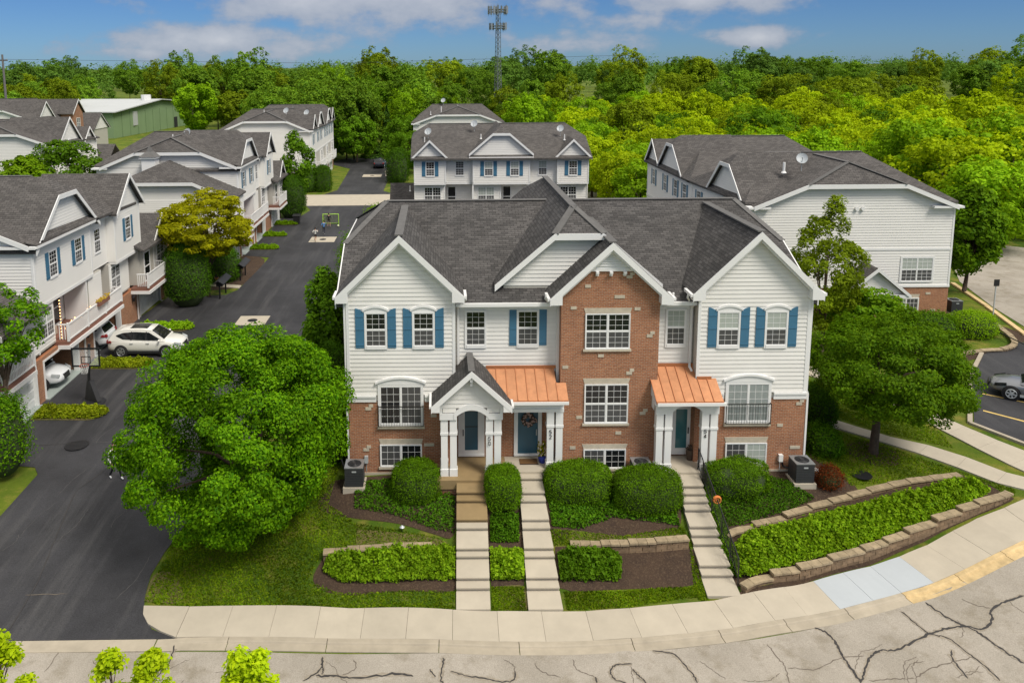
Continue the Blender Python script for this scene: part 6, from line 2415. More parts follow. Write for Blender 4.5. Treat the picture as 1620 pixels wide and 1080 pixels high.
leafy_bed('shrub_row', [(-4.2, -4.15), (-4.25, -4.75), (-3.6, -5.15), (-1.5, -5.2), (.52, -5.1), (.56, -3.95), (-1.4, -3.9)], 'bright leafy shrub row left of the first walk', 'bright', .72, 12500, .115, 101)
leafy_bed('shrub_row', [(1.9, -4.0), (1.86, -5.1), (3.02, -5.1), (3.1, -4.0)], 'bright leafy shrubs squeezed between the two left walks', 'bright', .68, 3200, .14, 102)
leafy_bed('shrub_row', [(4.4, -4.1), (4.35, -5.15), (6.5, -5.15), (6.7, -4.4), (6.3, -4.0)], 'darker leafy shrub row right of the middle walk', 'mid', .70, 5200, .13, 103)
leafy_bed('shrub_bed', [(10.75, -5.1), (10.95, -3.95), (11.6, -3.45), (14.5, -2.65), (17.6, -1.75), (20.8, -.85), (22.1, -.75), (22.35, -1.35), (20.9, -2.1), (18.5, -2.85), (14.7, -4.1), (11.6, -4.95)], 'long bright green shrub bed between the two block walls', 'bright', .72, 36000, .12, 104, base=.12)
leafy_bed('ground_cover', [(-3.5, -.5), (-3.4, -1.9), (-1.6, -2.4), (-.2, -3.0), (.55, -3.2), (.62, -1.5), (0, -.4)], 'dark periwinkle carpet left of the first walk', 'vinca', .15, 6000, .085, 105, kind='stuff', cat='ground cover')
leafy_bed('ground_cover', [(2.0, -2.4), (1.9, -3.6), (3.0, -3.6), (3.1, -2.4)], 'ground cover below the hedge between the walks', 'vinca', .35, 2800, .09, 106, kind='stuff', cat='ground cover')
leafy_bed('ground_cover', [(4.4, -1.4), (4.35, -2.9), (5.4, -3.05), (6.8, -2.5), (8.5, -2.75), (9.3, -2.9), (9.4, -1.8)], 'dark grassy ground cover under the middle hedges', 'vinca', .22, 6500, .10, 107, kind='stuff', cat='ground cover')
leafy_bed('ground_cover', [(10.8, -.6), (10.75, -2.9), (11.7, -2.8), (14.2, -1.95), (15.2, -1.5), (14.4, -.6), (13.6, -.3)], 'dark ground cover between the railed walk and the upper wall', 'vinca', .14, 11000, .07, 108, kind='stuff', cat='ground cover')
leafy_bed('ground_cover', [(10.68, -1.0), (10.55, -4.9), (10.95, -5.0), (11.1, -3.8), (11.2, -1.2)], 'weeds along the iron railing', 'mid', .3, 2500, .09, 109, kind='stuff', cat='ground cover')
# planted islands between the garage aprons
for i, (xa, xb, yy, w, lab) in enumerate([(-21.0, -17.4, 7.85, .75, 'planted island nearest the street, before the left row'), (-20.9, -17.3, 14.35, .75, 'planted island behind the basketball hoop'), (-20.6, -16.8, 20.85, .7, 'planted island beyond the white car'), (-18.3, -15.6, 44.2, .55, 'nearest of the three small islands before the second row'), (-18.3, -15.9, 50.0, .55, 'middle one of the three small islands before the second row'), (-18.3, -15.7, 55.9, .55, 'farthest of the three small islands before the second row')]):
    k = 10
    pl = [(xa, yy - w)] + [(xb - w + w * math.sin(math.pi * j / k), yy - w * math.cos(math.pi * j / k)) for j in range(k + 1)] + [(xa, yy + w)]
    drape('soil', pl, MT['drygrass'], .02, .5)
    leafy_bed('shrub_island', [(a + (.12 if a > xb - w else .05), yy + (b - yy) * .86) for a, b in pl], lab, 'island' if i < 2 else 'lime2', .32 if i < 2 else .42, 4200, .13, 120 + i, base=.03)

# short grass on the near lawns
rng = np.random.default_rng(77)


def turf(polys, n, mat, seed, lab):
    rng = np.random.default_rng(seed)
    pts = []
    for poly, k in polys:
        poly = np.array(poly, float)
        lo, hi = poly.min(0), poly.max(0)
        q = rng.uniform(lo, hi, (k, 2))
        x, y = q[:, 0], q[:, 1]
        ins = np.zeros(k, bool)
        for (x0, y0), (x1, y1) in zip(poly, np.roll(poly, -1, 0)):
            ins ^= ((y0 > y) != (y1 > y)) & (x < (x1 - x0) * (y - y0) / (y1 - y0 + 1e-12) + x0)
        pts.append(q[ins])
    q = np.concatenate(pts)
    C = np.stack([q[:, 0], q[:, 1], T(q[:, 0], q[:, 1]) + .0], 1)
    a = rng.uniform(0, 6.28, len(q))
    Nn = unit(np.stack([np.cos(a), np.sin(a), np.full(len(q), .55)], 1))
    me = leaves_mesh('grass', C, Nn, rng.uniform(.06, .12, len(q)), LF[mat], rng, aspect=.35)
    tag(link('grass', me), lab, 'grass', kind='stuff')


turf([([(-10.1, -5.8), (-9.9, -3), (-9.3, 1.5), (-4.2, 2), (-4.5, -1.5), (-3.3, -2.6), (-.2, -3.3), (.4, -3.7), (-4.4, -3.8), (-4.8, -5.0), (-3.7, -5.5), (.5, -5.5), (.5, -6.2), (-9, -6.0)], 60000),
      ([(1.85, -5.3), (3.0, -5.3), (2.98, -6.3), (1.8, -6.3)], 3500), ([(4.2, -3.7), (4.3, -3.0), (7, -3.3), (9.4, -2.9), (9.6, -3.7)], 5000), ([(9.1, -5.3), (9.45, -3.6), (9.5, -5.85), (9.1, -5.9)], 1500), ([(-9.2, -6.05), (.5, -6.3), (.5, -6.1), (-9.2, -5.9)], 3500), ([(-10.5, -5.7), (-10.5, -3), (-9.8, 1.5), (-9.2, 1), (-9.6, -3), (-9.8, -5.9)], 6000), ([(4.4, -5.5), (6.5, -5.5), (9.2, -5.3), (9.3, -5.7), (6.5, -6.2), (4.4, -6.25)], 7000),
      ([(15.8, 1.5), (17, -.8), (18.5, -.5), (22, .25), (23.3, -1.5), (23.6, -1), (20, 2.1), (17.5, 4), (16.2, 5)], 26000), ([(18.3, 5.6), (20.6, 3.2), (23, 1.9), (23.3, 3.3), (21, 8.2), (18.5, 11)], 22000)], 0, 'turf', 78, 'mown green lawn around the front walks and beds')

# ------------------------------------------------------------------ the wood behind the houses
def forest_mesh(name, seed, R, H, n_clump, per, leaf, mat, shape='round', **kw):
    rng = np.random.default_rng(seed)
    P, Nn, S, c = crown_points(rng, R, n_clump, per, leaf, shape=shape, **kw)
    P = P + np.array([0, 0, H - R[2]])
    mb = MB()
    sel = rng.choice(len(c), 7, replace=False)
    trunk_mb(mb, H * .45, .2, [tuple(c[i] * .85 + np.array([0, 0, H - R[2]])) for i in sel], rng, n=6)
    ev = np.array(mb.v)
    ef = np.array([f for f in mb.f if len(f) == 4])
    return leaves_mesh(name, P, Nn, S, None, rng, aspect=.8, extra=(ev, ef), mats=[mat, MT['bark']])


def spruce_mesh(seed, H, R, mat):
    rng = np.random.default_rng(seed)
    n = 3000
    t = rng.uniform(0, 1, n) ** .7
    z = H * (1 - t) * .97 + .3
    lay = (1 - .28 * (np.sin(z * 5.2) * .5 + .5))
    r = R * t * lay * rng.uniform(.45, 1, n) ** .5
    a = rng.uniform(0, 6.28, n)
    C = np.stack([np.cos(a) * r, np.sin(a) * r, z - r * .25], 1)
    Nn = unit(np.stack([np.cos(a) * .5, np.sin(a) * .5, np.full(n, .8)], 1) + rng.normal(size=(n, 3)) * .3)
    mb = MB().tube([(0, 0, -.3), (0, 0, H * .95)], [.16, .03], 6)
    ef = np.array([f for f in mb.f if len(f) == 4])
    return leaves_mesh('conifer', C, Nn, rng.uniform(.3, .6, n), None, rng, aspect=.4, extra=(np.array(mb.v), ef), mats=[mat, MT['bark']])


# young trees of the near wood (about 9 m), tall trees of the far wood (about 17 m)
YOUNG = [forest_mesh('young_crown', 200 + i, R, H, 150, 60, .34, LF['lime'], sh, rc=.24, inner=.4, lump=.45, gaps=.12, flat=.8, up=.5) for i, (R, H, sh) in enumerate([((4.2, 4.0, 3.6), 8.6, 'round'), ((3.9, 4.1, 3.9), 9.4, 'round'), ((4.8, 4.4, 3.4), 8.2, 'dome'), ((3.6, 3.4, 4.2), 10.0, 'vase')])]
TALL = [forest_mesh('tall_crown', 300 + i, R, H, 190, 56, .52, LF['wood'], sh, rc=.20, inner=.4, lump=.45, gaps=.14, flat=.8, up=.5) for i, (R, H, sh) in enumerate([((6.2, 6.0, 6.6), 17, 'round'), ((6.0, 5.8, 7.0), 18.5, 'round'), ((7.0, 6.6, 6.2), 16, 'dome'), ((5.4, 5.2, 7.4), 18, 'vase')])]
SPRUCE = [spruce_mesh(400 + i, h, r, LF['spruce']) for i, (h, r) in enumerate([(10, 2.4), (8, 2.1)])]
KINDS = {
    'lime': ('bright yellow-green young tree in the wood behind the houses', 'bright young trees of the wood'),
    'lime2': ('fresh green young tree in the wood behind the houses', 'fresh green trees of the wood'),
    'olive': ('olive green tree in the wood behind the houses', 'olive trees of the wood'),
    'mid': ('mid green tree in the wood behind the houses', 'mid green trees of the wood'),
    'wood': ('tall deep green tree on the skyline of the far wood', 'tall deep green trees of the far wood'),
    'wood2': ('tall olive tree on the skyline of the far wood', 'tall olive trees of the far wood'),
    'wood3': ('tall bluish green tree on the skyline of the far wood', 'tall bluish trees of the far wood'),
    'spruce': ('dark pointed spruce among broadleaf trees', 'spruces of the wood')}
fr = random.Random(5)
placed = []
N_TREES = [0]


def plant(x, y, mesh, mat, s, sz=None, label=None, name='forest_tree'):
    o = bpy.data.objects.new(name, mesh)
    COL.objects.link(o)
    o.location = (x, y, tz(x, y) - .2)
    o.rotation_euler = (0, 0, fr.uniform(0, 6.28))
    o.scale = (s, s, sz or s)
    o.material_slots[0].link = 'OBJECT'
    o.material_slots[0].material = LF[mat]
    lab, gr = KINDS[mat]
    if label:
        tag(o, label, 'tree')
    else:
        tag(o, lab, 'tree', gr)
    placed.append((x, y))
    N_TREES[0] += 1
    return o


def free(x, y, r):
    return all((x - a) ** 2 + (y - b) ** 2 > r * r for a, b in placed)


def pix_x(x, y):
    return 691.4 + 1250 * x / (y + 31.25)


def scatter(n, xr, yr, r, meshes, mats, s, ok):
    k = 0
    tries = 0
    while k < n and tries < n * 30:
        tries += 1
        x, y = fr.uniform(*xr), fr.uniform(*yr)
        if not -60 < pix_x(x, y) < 1690 or not ok(x, y) or not free(x, y, r):
            continue
        mt = fr.choices([m[0] for m in mats], [m[1] for m in mats])[0]
        sc = fr.uniform(*s)
        plant(x, y, fr.choice(meshes), mt, sc, sc * fr.uniform(.88, 1.12))
        k += 1
    return k


BR = [('lime', 5), ('lime2', 3), ('olive', 1.6), ('mid', .8)]
# right of the court row and behind the right row
scatter(26, (17.5, 45), (48, 80), 4.6, YOUNG, [('lime2', 3), ('mid', 3), ('lime', 2)], (.75, .98), lambda x, y: (x > 19 or y > 64) and not (19 < x < 36 and y < 50) and x > 18.5)
scatter(115, (14, 150), (66, 150), 5.0, YOUNG, BR, (.72, 1.22), lambda x, y: x > 20 or y > 118)
scatter(14, (47, 75), (38, 66), 5, YOUNG, [('lime', 3), ('lime2', 3), ('mid', 1)], (.9, 1.2), lambda x, y: x > 48 + (y - 38) * .1)
scatter(36, (-12, 220), (150, 215), 8, TALL, [('wood2', 2), ('wood', 3), ('lime2', 1.2), ('lime', .8)], (.68, .9), lambda x, y: True)
scatter(34, (-40, 330), (215, 330), 11, TALL, [('wood', 4), ('wood3', 2), ('wood2', 2)], (.92, 1.22), lambda x, y: x > -30)
# between the drive end and the left
scatter(24, (-34, 2), (112, 175), 6.5, TALL, [('wood', 4), ('mid', 2), ('wood2', 1), ('lime2', 1)], (.62, .92), lambda x, y: x > -36 + 0 * y and not (-6 < x < 13 and y < 118))
scatter(16, (-66, -30), (118, 210), 8, TALL, [('wood2', 2), ('lime2', 2), ('wood', 3)], (.75, 1.0), lambda x, y: not (x < -40 and y < 140) and pix_x(x, y) > 306)
scatter(22, (-230, -95), (225, 330), 11, TALL, [('wood', 3), ('wood3', 3), ('wood2', 1)], (.85, 1.15), lambda x, y: not (140 < pix_x(x, y) < 250 and y < 320))
scatter(14, (-150, -92), (150, 215), 8, TALL, [('wood', 2), ('wood2', 2)], (.7, .9), lambda x, y: pix_x(x, y) < 155)
scatter(10, (-110, -60), (232, 320), 9, TALL, [('wood2', 1), ('wood', 2), ('lime2', 1)], (.8, 1.05), lambda x, y: 250 < pix_x(x, y) < 420)
print('forest trees', N_TREES[0])
for i, (x, y, m, s, lab) in enumerate([(-12.6, 119, 0, 1.0, 'left spruce of two at the end of the drive'), (-9.6, 121, 1, 1.25, 'right spruce of two at the end of the drive'), (25.5, 76, 1, 1.1, 'pointed spruce right of the court row'), (28.5, 80, 0, .9, 'pointed spruce behind the other, right of the court row')]):
    plant(x, y, SPRUCE[m], 'spruce', s, None, lab, 'spruce_tree')
for x, y, s in ((-14.6, 112, .9), (-5.2, 106, .95), (-4.6, 96, .75), (-2.2, 118, .8), (-17, 117, .8)):
    plant(x, y, YOUNG[1], 'mid', s)


# beyond them the wood reads as one mass
def far_mass():
    rng = np.random.default_rng(9)
    Cs, Ns, Ss = [], [], []
    for k in range(620):
        y = rng.uniform(325, 620)
        px = rng.uniform(-40, 1660)
        x = (px - 691.4) / 1250 * (y + 31.25)
        H = rng.uniform(13, 21)
        R = np.array([rng.uniform(5, 8), rng.uniform(5, 8), H * .45])
        d = unit(rng.normal(size=(270, 3)))
        d[:, 2] = np.abs(d[:, 2]) * 1.2 - .2
        lump = 1 + .22 * np.sin(d @ rng.normal(size=3) * 5 + rng.uniform(0, 6)) + .12 * np.sin(d @ rng.normal(size=3) * 9)
        p = d * R * (lump * rng.uniform(.45, .92, 270))[:, None] + np.array([x, y, -1.6 + H * .55])
        Cs.append(p)
        Ns.append(unit(d + np.array([0, 0, .4]) + rng.normal(size=d.shape) * .4))
        Ss.append(rng.uniform(.8, 1.6, 270))
    me = leaves_mesh('far_woods', np.concatenate(Cs), np.concatenate(Ns), np.concatenate(Ss), LF['wood3'], rng, aspect=.8)
    tag(link('far_woods', me), 'distant wood along the horizon', 'woods', kind='stuff')


far_mass()

# ------------------------------------------------------------------ block walls
def block_wall(name, pts, tops, label, bl=.46, bh=.15, depth=.22, face=-1):
    """dry laid wall along pts; tops: heights of the wall top (world z) along it; stepped caps"""
    P = smooth_line(pts, 8)
    L = at_len(P, 0)[1]
    zs = np.interp(np.linspace(0, 1, 60), np.linspace(0, 1, len(tops)), tops)
    t = Thing(name, (pts[0][0], pts[0][1], tz(*pts[0])), label, 'garden wall')

    def seg(s0, s1, z0, z1, d0, d1, mat, nm, j=0):
        a, b = at_len(P, s0)[0], at_len(P, s1)[0]
        d = (b - a) / (np.linalg.norm(b - a) + 1e-9)
        n = np.array([d[1], -d[0]]) * (-face)
        q = [a + n * d0, b + n * d0, b + n * d1, a + n * d1]
        m = MB().hexa([(x, y, z0) for x, y in q], [(x, y, z1) for x, y in q])
        t.part(nm, m, MT[mat])
    n = int(L / bl)
    # the top runs level over several blocks, then steps
    runs = []
    s = 0.0
    k = 0
    while s < L - .1:
        ln = min(L - s, random.uniform(.8, 1.5))
        z = float(np.interp((s + ln / 2) / L, np.linspace(0, 1, 60), zs))
        runs.append((s, s + ln, z))
        s += ln
    for a, b, z in runs:
        g0 = min(tz(*at_len(P, a)[0]), tz(*at_len(P, b)[0])) - .15
        rows = max(1, int(math.ceil((z - .09 - g0) / bh)))
        m = max(1, int(round((b - a) / bl)))
        for r in range(rows):
            z1 = z - .08 - r * bh
            off = 0 if r % 2 else .5
            e = [a] + [a + (b - a) * (i + off) / m for i in range(0 if off else 1, m)] + [b]
            for u, v in zip(e[:-1], e[1:]):
                if v - u < .06:
                    continue
                j = random.uniform(-.02, .02)
                seg(u + .009, v - .009, z1 - bh + .012, z1, -.01 + j, depth, 'block', 'stone_block')
        m = max(1, int(round((b - a) / .40)))
        for i in range(m):
            u, v = a + (b - a) * i / m, a + (b - a) * (i + 1) / m
            seg(u + .006, v - .006, z - .075, z + random.uniform(-.006, .006), -.04 + random.uniform(-.01, .01), depth + .06, 'cap', 'cap_stone')
    return t


block_wall('retaining_wall', [(10.72, -5.42), (11.5, -5.02), (13.2, -4.72), (14.8, -4.25), (16.6, -3.7), (18.6, -2.95), (20.7, -2.2), (22.5, -1.6), (23.0, -1.35)], [-2.36, -2.08, -1.92, -1.82, -1.70, -1.52, -1.30, -1.12, -1.12], 'long low block wall holding the shrub bed above the pavement')
block_wall('retaining_wall', [(10.85, -3.25), (11.6, -2.88), (13.2, -2.45), (14.6, -1.95), (16.2, -1.45), (17.6, -.98), (19.4, -.45), (21.3, -.1), (21.9, .02)], [-1.72, -1.62, -1.42, -1.32, -1.24, -1.16, -1.12, -1.08, -1.08], 'upper stepped block wall behind the long shrub bed')
block_wall('retaining_wall', [(-4.35, -4.05), (-3.4, -3.98), (-1.6, -3.85), (-.3, -3.85)], [-1.72, -1.64, -1.60, -1.60], 'low block edging behind the left shrub row')
block_wall('retaining_wall', [(4.9, -3.72), (6.2, -3.78), (7.8, -3.75), (9.35, -3.6)], [-1.66, -1.60, -1.55, -1.52], 'low block edging between the middle and railed walks')
block_wall('retaining_wall', [(29.6, 12.35), (31.4, 12.9), (33.3, 13.2), (34.5, 14.4), (35.3, 17.2), (35.5, 19.3)], [-.62, -.55, -.5, -.45, -.42, -.45], 'curved block edging round the corner bed of the right row')

# --- iron handrail of the third walk
t = Thing('handrail', (10.72, -3.2, -1.6), 'thin black iron handrail down the right front walk', 'railing')
xs_, ys_ = (10.70, 10.66), (-.72, -5.35)


def hr(s):
    y = -.62 + (-5.3 + .62) * s
    x = 10.70 - .03 * s
    zfoot = -.5 + (-2.28 + .5) * s
    return x, y, zfoot


m = MB()
pts = [(hr(s)[0], hr(s)[1], hr(s)[2] + .92) for s in (0, .12)] + [(hr(s)[0], hr(s)[1], hr(s)[2] + .90) for s in (.14, .5, .75, 1.0)]
m.tube(pts, .026, 6)
t.part('rail', m, MT['iron'])
for s in (0, .13, .38, .62, .82, 1.0):
    x, y, z = hr(s)
    t.part('post', MB().bx(x - .018, x + .018, y - .018, y + .018, z - .1, z + .9), MT['iron'])
m = MB()
m.tube([(hr(s)[0], hr(s)[1], hr(s)[2] + .2) for s in (0, .14, .5, 1)], .014, 5)
for k in range(1, 34):
    x, y, z = hr(k / 34)
    m.bx(x - .007, x + .007, y - .007, y + .007, z + .2, z + .88)
t.part('baluster', m, MT['iron'])
m = MB()
c = Vector(hr(.47)) + Vector((.0, -.06, .84))
for k in range(3):
    ring = [c + Vector((math.cos(a) * (.15 - k * .012), -.04 - k * .03, math.sin(a) * (.15 - k * .012))) for a in [2 * math.pi * j / 14 for j in range(15)]]
    m.tube(ring, .022, 6, False)
m.cyl(c + Vector((0, -.02, 0)), .07, .06, 10, axis=(0, -1, 0))
single('hose_coil', m, cloth('orange_hose', (.62, .20, .05)), tuple(c), 'orange coil hung on the iron handrail', 'cord')

# --- air conditioners
def ac_unit(x, y, z, label, s=.37, h=.86):
    t = Thing('air_conditioner', (x, y, z), label, 'air conditioner', 'air conditioners along the front wall')
    t.part('pad', MB().bx(x - s - .08, x + s + .08, y - s - .08, y + s + .08, z - .25, z + .05), MT['concrete'])
    b = t.part('body', MB().bx(x - s, x + s, y - s, y + s, z + .05, z + h), MT['ac'])
    m = MB()
    for k in range(9):
        zz = z + .12 + k * (h - .2) / 9
        m.bx(x - s - .008, x + s + .008, y - s - .008, y + s + .008, zz, zz + .018)
    t.part('grille', m, MT['ac'], b)
    m = MB()
    m.bx(x - s - .015, x + s + .015, y - s - .015, y + s + .015, z + h, z + h + .03)
    tp = t.part('top', m, MT['metal'])
    t.part('fan_opening', MB().cyl((x, y, z + h + .03), s * .78, .006, 20), MT['dark'], tp)
    m = MB()
    for k in range(1, 6):
        r = s * .78 * k / 5.3
        m.tube([(x + r * math.cos(a), y + r * math.sin(a), z + h + .045) for a in [2 * math.pi * j / 18 for j in range(19)]], .007, 4, False)
    for k in range(8):
        a = k * math.pi / 4
        m.bar((x, y, z + h + .05), (x + s * .78 * math.cos(a), y + s * .78 * math.sin(a), z + h + .05), .014, .01)
    m.cyl((x, y, z + h + .03), .08, .035, 10)
    t.part('fan_guard', m, MT['ac'], tp)
    t.part('badge', MB().bx(x - .08, x + .1, y - s - .018, y - s - .01, z + h - .17, z + h - .11), MT['galv'], b)
    m = MB().tube([(x - s * .4, y + s, z + .25), (x - .5, -.02 + .0, z + .3), (x - .62, .02, z + .75)], .035, 6)
    t.part('pipe', m, MT['black_plastic'])
    return t


ac_unit(15.0, -.58, -1.02, 'dark air conditioner at the right corner of the front row')
ac_unit(8.35, -.60, -.98, 'air conditioner half hidden behind the middle clipped hedge', h=.8)
ac_unit(-3.5, -.62, -1.02, 'dark air conditioner by the left corner under the big maple')
t = ac_unit(34.55, 19.9, -.6, 'dark air conditioner at the far corner of the right row')


# ------------------------------------------------------------------ cars
def car(x, y, z, heading, label, paint, kind='suv', L=4.65, W=1.84, H=1.70, group=None, sunroof=False, name='parked_car', rim='metal'):
    """built nose along +X, then turned by heading (degrees)"""
    a = math.radians(heading)
    ca, sa = math.cos(a), math.sin(a)

    class XB(MB):
        def pts(s, ps):
            i = len(s.v)
            s.v.extend([(x + p[0] * ca - p[1] * sa, y + p[0] * sa + p[1] * ca, z + p[2]) for p in ps])
            return list(range(i, i + len(ps)))
    t = Thing(name, (x, y, z), label, 'car', group)
    k = L / 4.65
    w = W / 1.84
    if kind == 'suv':
        st = [(-2.32, .50, .92, .92, .70), (-2.24, .34, 1.02, 1.04, .84), (-1.9, .30, 1.05, 1.08, .90), (-1.0, .26, 1.04, 1.08, .92), (.2, .25, 1.0, 1.05, .92), (1.05, .25, .98, 1.06, .91), (1.5, .27, .95, 1.06, .89), (1.95, .29, .86, .98, .84), (2.2, .32, .72, .84, .76), (2.33, .42, .58, .64, .62)]
        gh = [(-2.20, 1.06, .82), (-1.85, 1.56, .66), (-1.2, 1.66, .64), (-.2, H - .02, .63), (.42, 1.62, .62), (1.28, 1.05, .78)]
        roof = (-1.92, .40)
        wr, wx = .36, (-1.42, 1.34)
    else:
        st = [(-2.2, .45, .82, .84, .66), (-2.05, .28, .90, .94, .82), (-1.3, .24, .90, .95, .89), (0, .22, .84, .88, .89), (.8, .22, .80, .88, .88), (1.3, .23, .78, .90, .86), (1.8, .25, .70, .80, .80), (2.1, .28, .60, .68, .70), (2.28, .34, .50, .54, .52)]
        gh = [(-1.75, .92, .74), (-.95, 1.24, .56), (-.3, H - .02, .54), (.1, 1.27, .54), (.95, .88, .72)]
        roof = (-.95, .1)
        wr, wx = .34, (-1.28, 1.32)
    m = XB()
    rings = []
    for sx, zb, zm, zt, hw in st:
        hw *= w
        rings.append([(sx * k, s * f * hw, zz) for s, seq in ((1, [(.0, zb), (.80, zb), (.97, zb + .10), (1.0, (zb + zm) / 2), (.975, zm - .05), (.90, zm + .02), (.5, zt), (0, zt + .01)]), (-1, [(.5, zt), (.90, zm + .02), (.975, zm - .05), (1.0, (zb + zm) / 2), (.97, zb + .10), (.80, zb)])) for f, zz in seq])
    m.loft(rings)
    body = t.part('body', m, paint, smooth=True)
    md = body.modifiers.new('s', 'SUBSURF')
    md.levels = md.render_levels = 1
    # cabin shell in body colour, dark windows set on it
    base = 1.0 if kind == 'suv' else .84
    bw = (.86 if kind == 'suv' else .80) * w
    m = XB()
    rings = []
    for gx, gz, gw in gh:
        rings.append([(gx * k, -bw, base), (gx * k, -gw * w, gz), (gx * k, gw * w, gz), (gx * k, bw, base)])
    m.loft(rings)
    t.part('cabin', m, paint)

    def at_g(gx):
        zs_ = np.interp(gx, [g_[0] for g_ in gh], [g_[1] for g_ in gh])
        ws_ = np.interp(gx, [g_[0] for g_ in gh], [g_[2] for g_ in gh])
        return zs_, ws_ * w

    def side_pt(gx, zz, s):
        gz, gw = at_g(gx)
        q = min(1, max(0, (zz - base) / max(.01, gz - base)))
        return (gx * k, s * (bw + (gw - bw) * q + .012), zz)
    if kind == 'suv':
        low = [(-1.72, 1.30), (-1.3, 1.12), (-.6, 1.08), (.3, 1.05), (1.02, 1.04)]
        upp = [(-1.72, 1.36), (-1.3, 1.50), (-.6, 1.55), (.3, 1.50), (1.02, 1.10)]
        posts = (-.78, .14)
    else:
        low = [(-.95, .93), (-.4, .90), (.2, .89), (.7, .89)]
        upp = [(-.95, 1.10), (-.4, 1.19), (.05, 1.17), (.7, .93)]
        posts = (-.35,)
    rf_ = []
    n = 5
    for i in range(n + 1):
        gx = roof[0] + (roof[1] - roof[0]) * i / n
        gz, gw = at_g(gx)
        rf_.append([(gx * k, -gw - .02, gz - .04), (gx * k, -gw * .9, gz + .018), (gx * k, 0, gz + .035), (gx * k, gw * .9, gz + .018), (gx * k, gw + .02, gz - .04)])
    rf = t.part('roof', MB(), paint)
    m = XB()
    m.loft(rf_)
    rf.data = m.mesh('roof', paint, t.loc, True)
    # windscreen and rear window
    for (ga, gb, f_) in (((roof[1] + .06, gh[-1][0] - .06, .93), (gh[0][0] + .04, roof[0] + .0, .86))):
        za, wa = at_g(ga)
        zb_, wb = at_g(gb)
        m = XB()
        m.hexa([(ga * k, -wa * f_, za - .01), (gb * k, -wb * f_, zb_ - .01), (gb * k, wb * f_, zb_ - .01), (ga * k, wa * f_, za - .01)], [(ga * k, -wa * f_, za + .014), (gb * k, -wb * f_, zb_ + .014), (gb * k, wb * f_, zb_ + .014), (ga * k, wa * f_, za + .014)])
        t.part('windscreen', m, MT['glass'])
    if sunroof:
        m = XB()
        z0_ = at_g(-.1)[0] + .048
        m.hexa([(-.95 * k, -.42, z0_ - .05), (.12 * k, -.42, z0_ - .05), (.12 * k, .42, z0_ - .05), (-.95 * k, .42, z0_ - .05)], [(-.95 * k, -.42, z0_ - .01), (.12 * k, -.42, z0_ - .01), (.12 * k, .42, z0_ - .01), (-.95 * k, .42, z0_ - .01)])
        t.part('sunroof', m, MT['glass'], rf)
    for s in (-1, 1):
        m = XB()
        il = m.pts([side_pt(gx, zz, s) for gx, zz in low])
        iu = m.pts([side_pt(gx, zz, s) for gx, zz in upp])
        for i in range(len(low) - 1):
            m.face((il[i], il[i + 1], iu[i + 1], iu[i]))
        wn_ = t.part('window', m, MT['glass'])
        m = XB()
        for gx in posts:
            a_, b_2 = side_pt(gx, base + .06, s), side_pt(gx, at_g(gx)[0] - .1, s)
            m.bar(a_, b_2, .06, .02, (0, s, .3))
        t.part('door_post', m, MT['black_plastic'], wn_)
        # wheels
        for wi in wx:
            hw = .90 * w
            m = XB()
            m.loft([[(wi * k + (wr + .07) * math.cos(q), s * (hw + .004), wr + (wr + .07) * math.sin(q)) for q in [2 * math.pi * j / 20 for j in range(20)]], [(wi * k + (wr + .06) * math.cos(q), s * (hw + .018), wr + (wr + .06) * math.sin(q)) for q in [2 * math.pi * j / 20 for j in range(20)]]])
            t.part('wheel_arch', m, MT['black_plastic'])
            ty = XB()
            ty.loft([[(wi * k + rr2 * math.cos(q), s * d_, wr + rr2 * math.sin(q)) for q in [2 * math.pi * j / 20 for j in range(20)]] for rr2, d_ in ((wr * .9, hw - .18), (wr, hw - .15), (wr, hw + .02), (wr * .9, hw + .045))])
            tyre = t.part('tyre', ty, MT['tyre'])
            rm = XB()
            for j in range(6):
                q = j * math.pi / 3 + .2
                rm.bar((wi * k, s * (hw + .055), wr), (wi * k + wr * .66 * math.cos(q), s * (hw + .05), wr + wr * .66 * math.sin(q)), .07, .02, (0, 1, 0))
            rm.tube([(wi * k + wr * .66 * math.cos(q), s * (hw + .05), wr + wr * .66 * math.sin(q)) for q in [2 * math.pi * j / 20 for j in range(21)]], .022, 5, False)
            rm.cyl((wi * k, s * (hw + .04), wr), .06, .03, 8, axis=(0, 1, 0))
            t.part('rim', rm, MT[rim], tyre)
        # lamps, mirror, handles
        if kind == 'suv':
            m = XB().loft([[(1.86 * k, s * .80 * w, .78), (1.86 * k, s * .86 * w, .78), (1.86 * k, s * .85 * w, .92), (1.86 * k, s * .78 * w, .93)], [(2.22 * k, s * .55 * w, .70), (2.22 * k, s * .755 * w, .68), (2.2 * k, s * .74 * w, .82), (2.2 * k, s * .56 * w, .80)]])
            t.part('headlight', m, MT['galv'])
            m = XB().loft([[(-2.33 * k, s * .62 * w, .88), (-2.33 * k, s * .80 * w, .88), (-2.30 * k, s * .82 * w, 1.06), (-2.30 * k, s * .66 * w, 1.06)], [(-1.98 * k, s * .87 * w, .93), (-1.98 * k, s * .93 * w, .93), (-2.02 * k, s * .90 * w, 1.04), (-2.02 * k, s * .86 * w, 1.04)]])
            t.part('tail_lamp', m, cloth('lamp_red', (.25, .01, .012)))
        else:
            m = XB().loft([[(1.55 * k, s * .80 * w, .70), (1.55 * k, s * .85 * w, .70), (1.55 * k, s * .80 * w, .80), (1.55 * k, s * .74 * w, .80)], [(2.08 * k, s * .58 * w, .56), (2.08 * k, s * .72 * w, .55), (2.04 * k, s * .70 * w, .67), (2.04 * k, s * .58 * w, .67)]])
            t.part('headlight', m, MT['glass'])
        mx_ = 1.0 if kind == 'suv' else .62
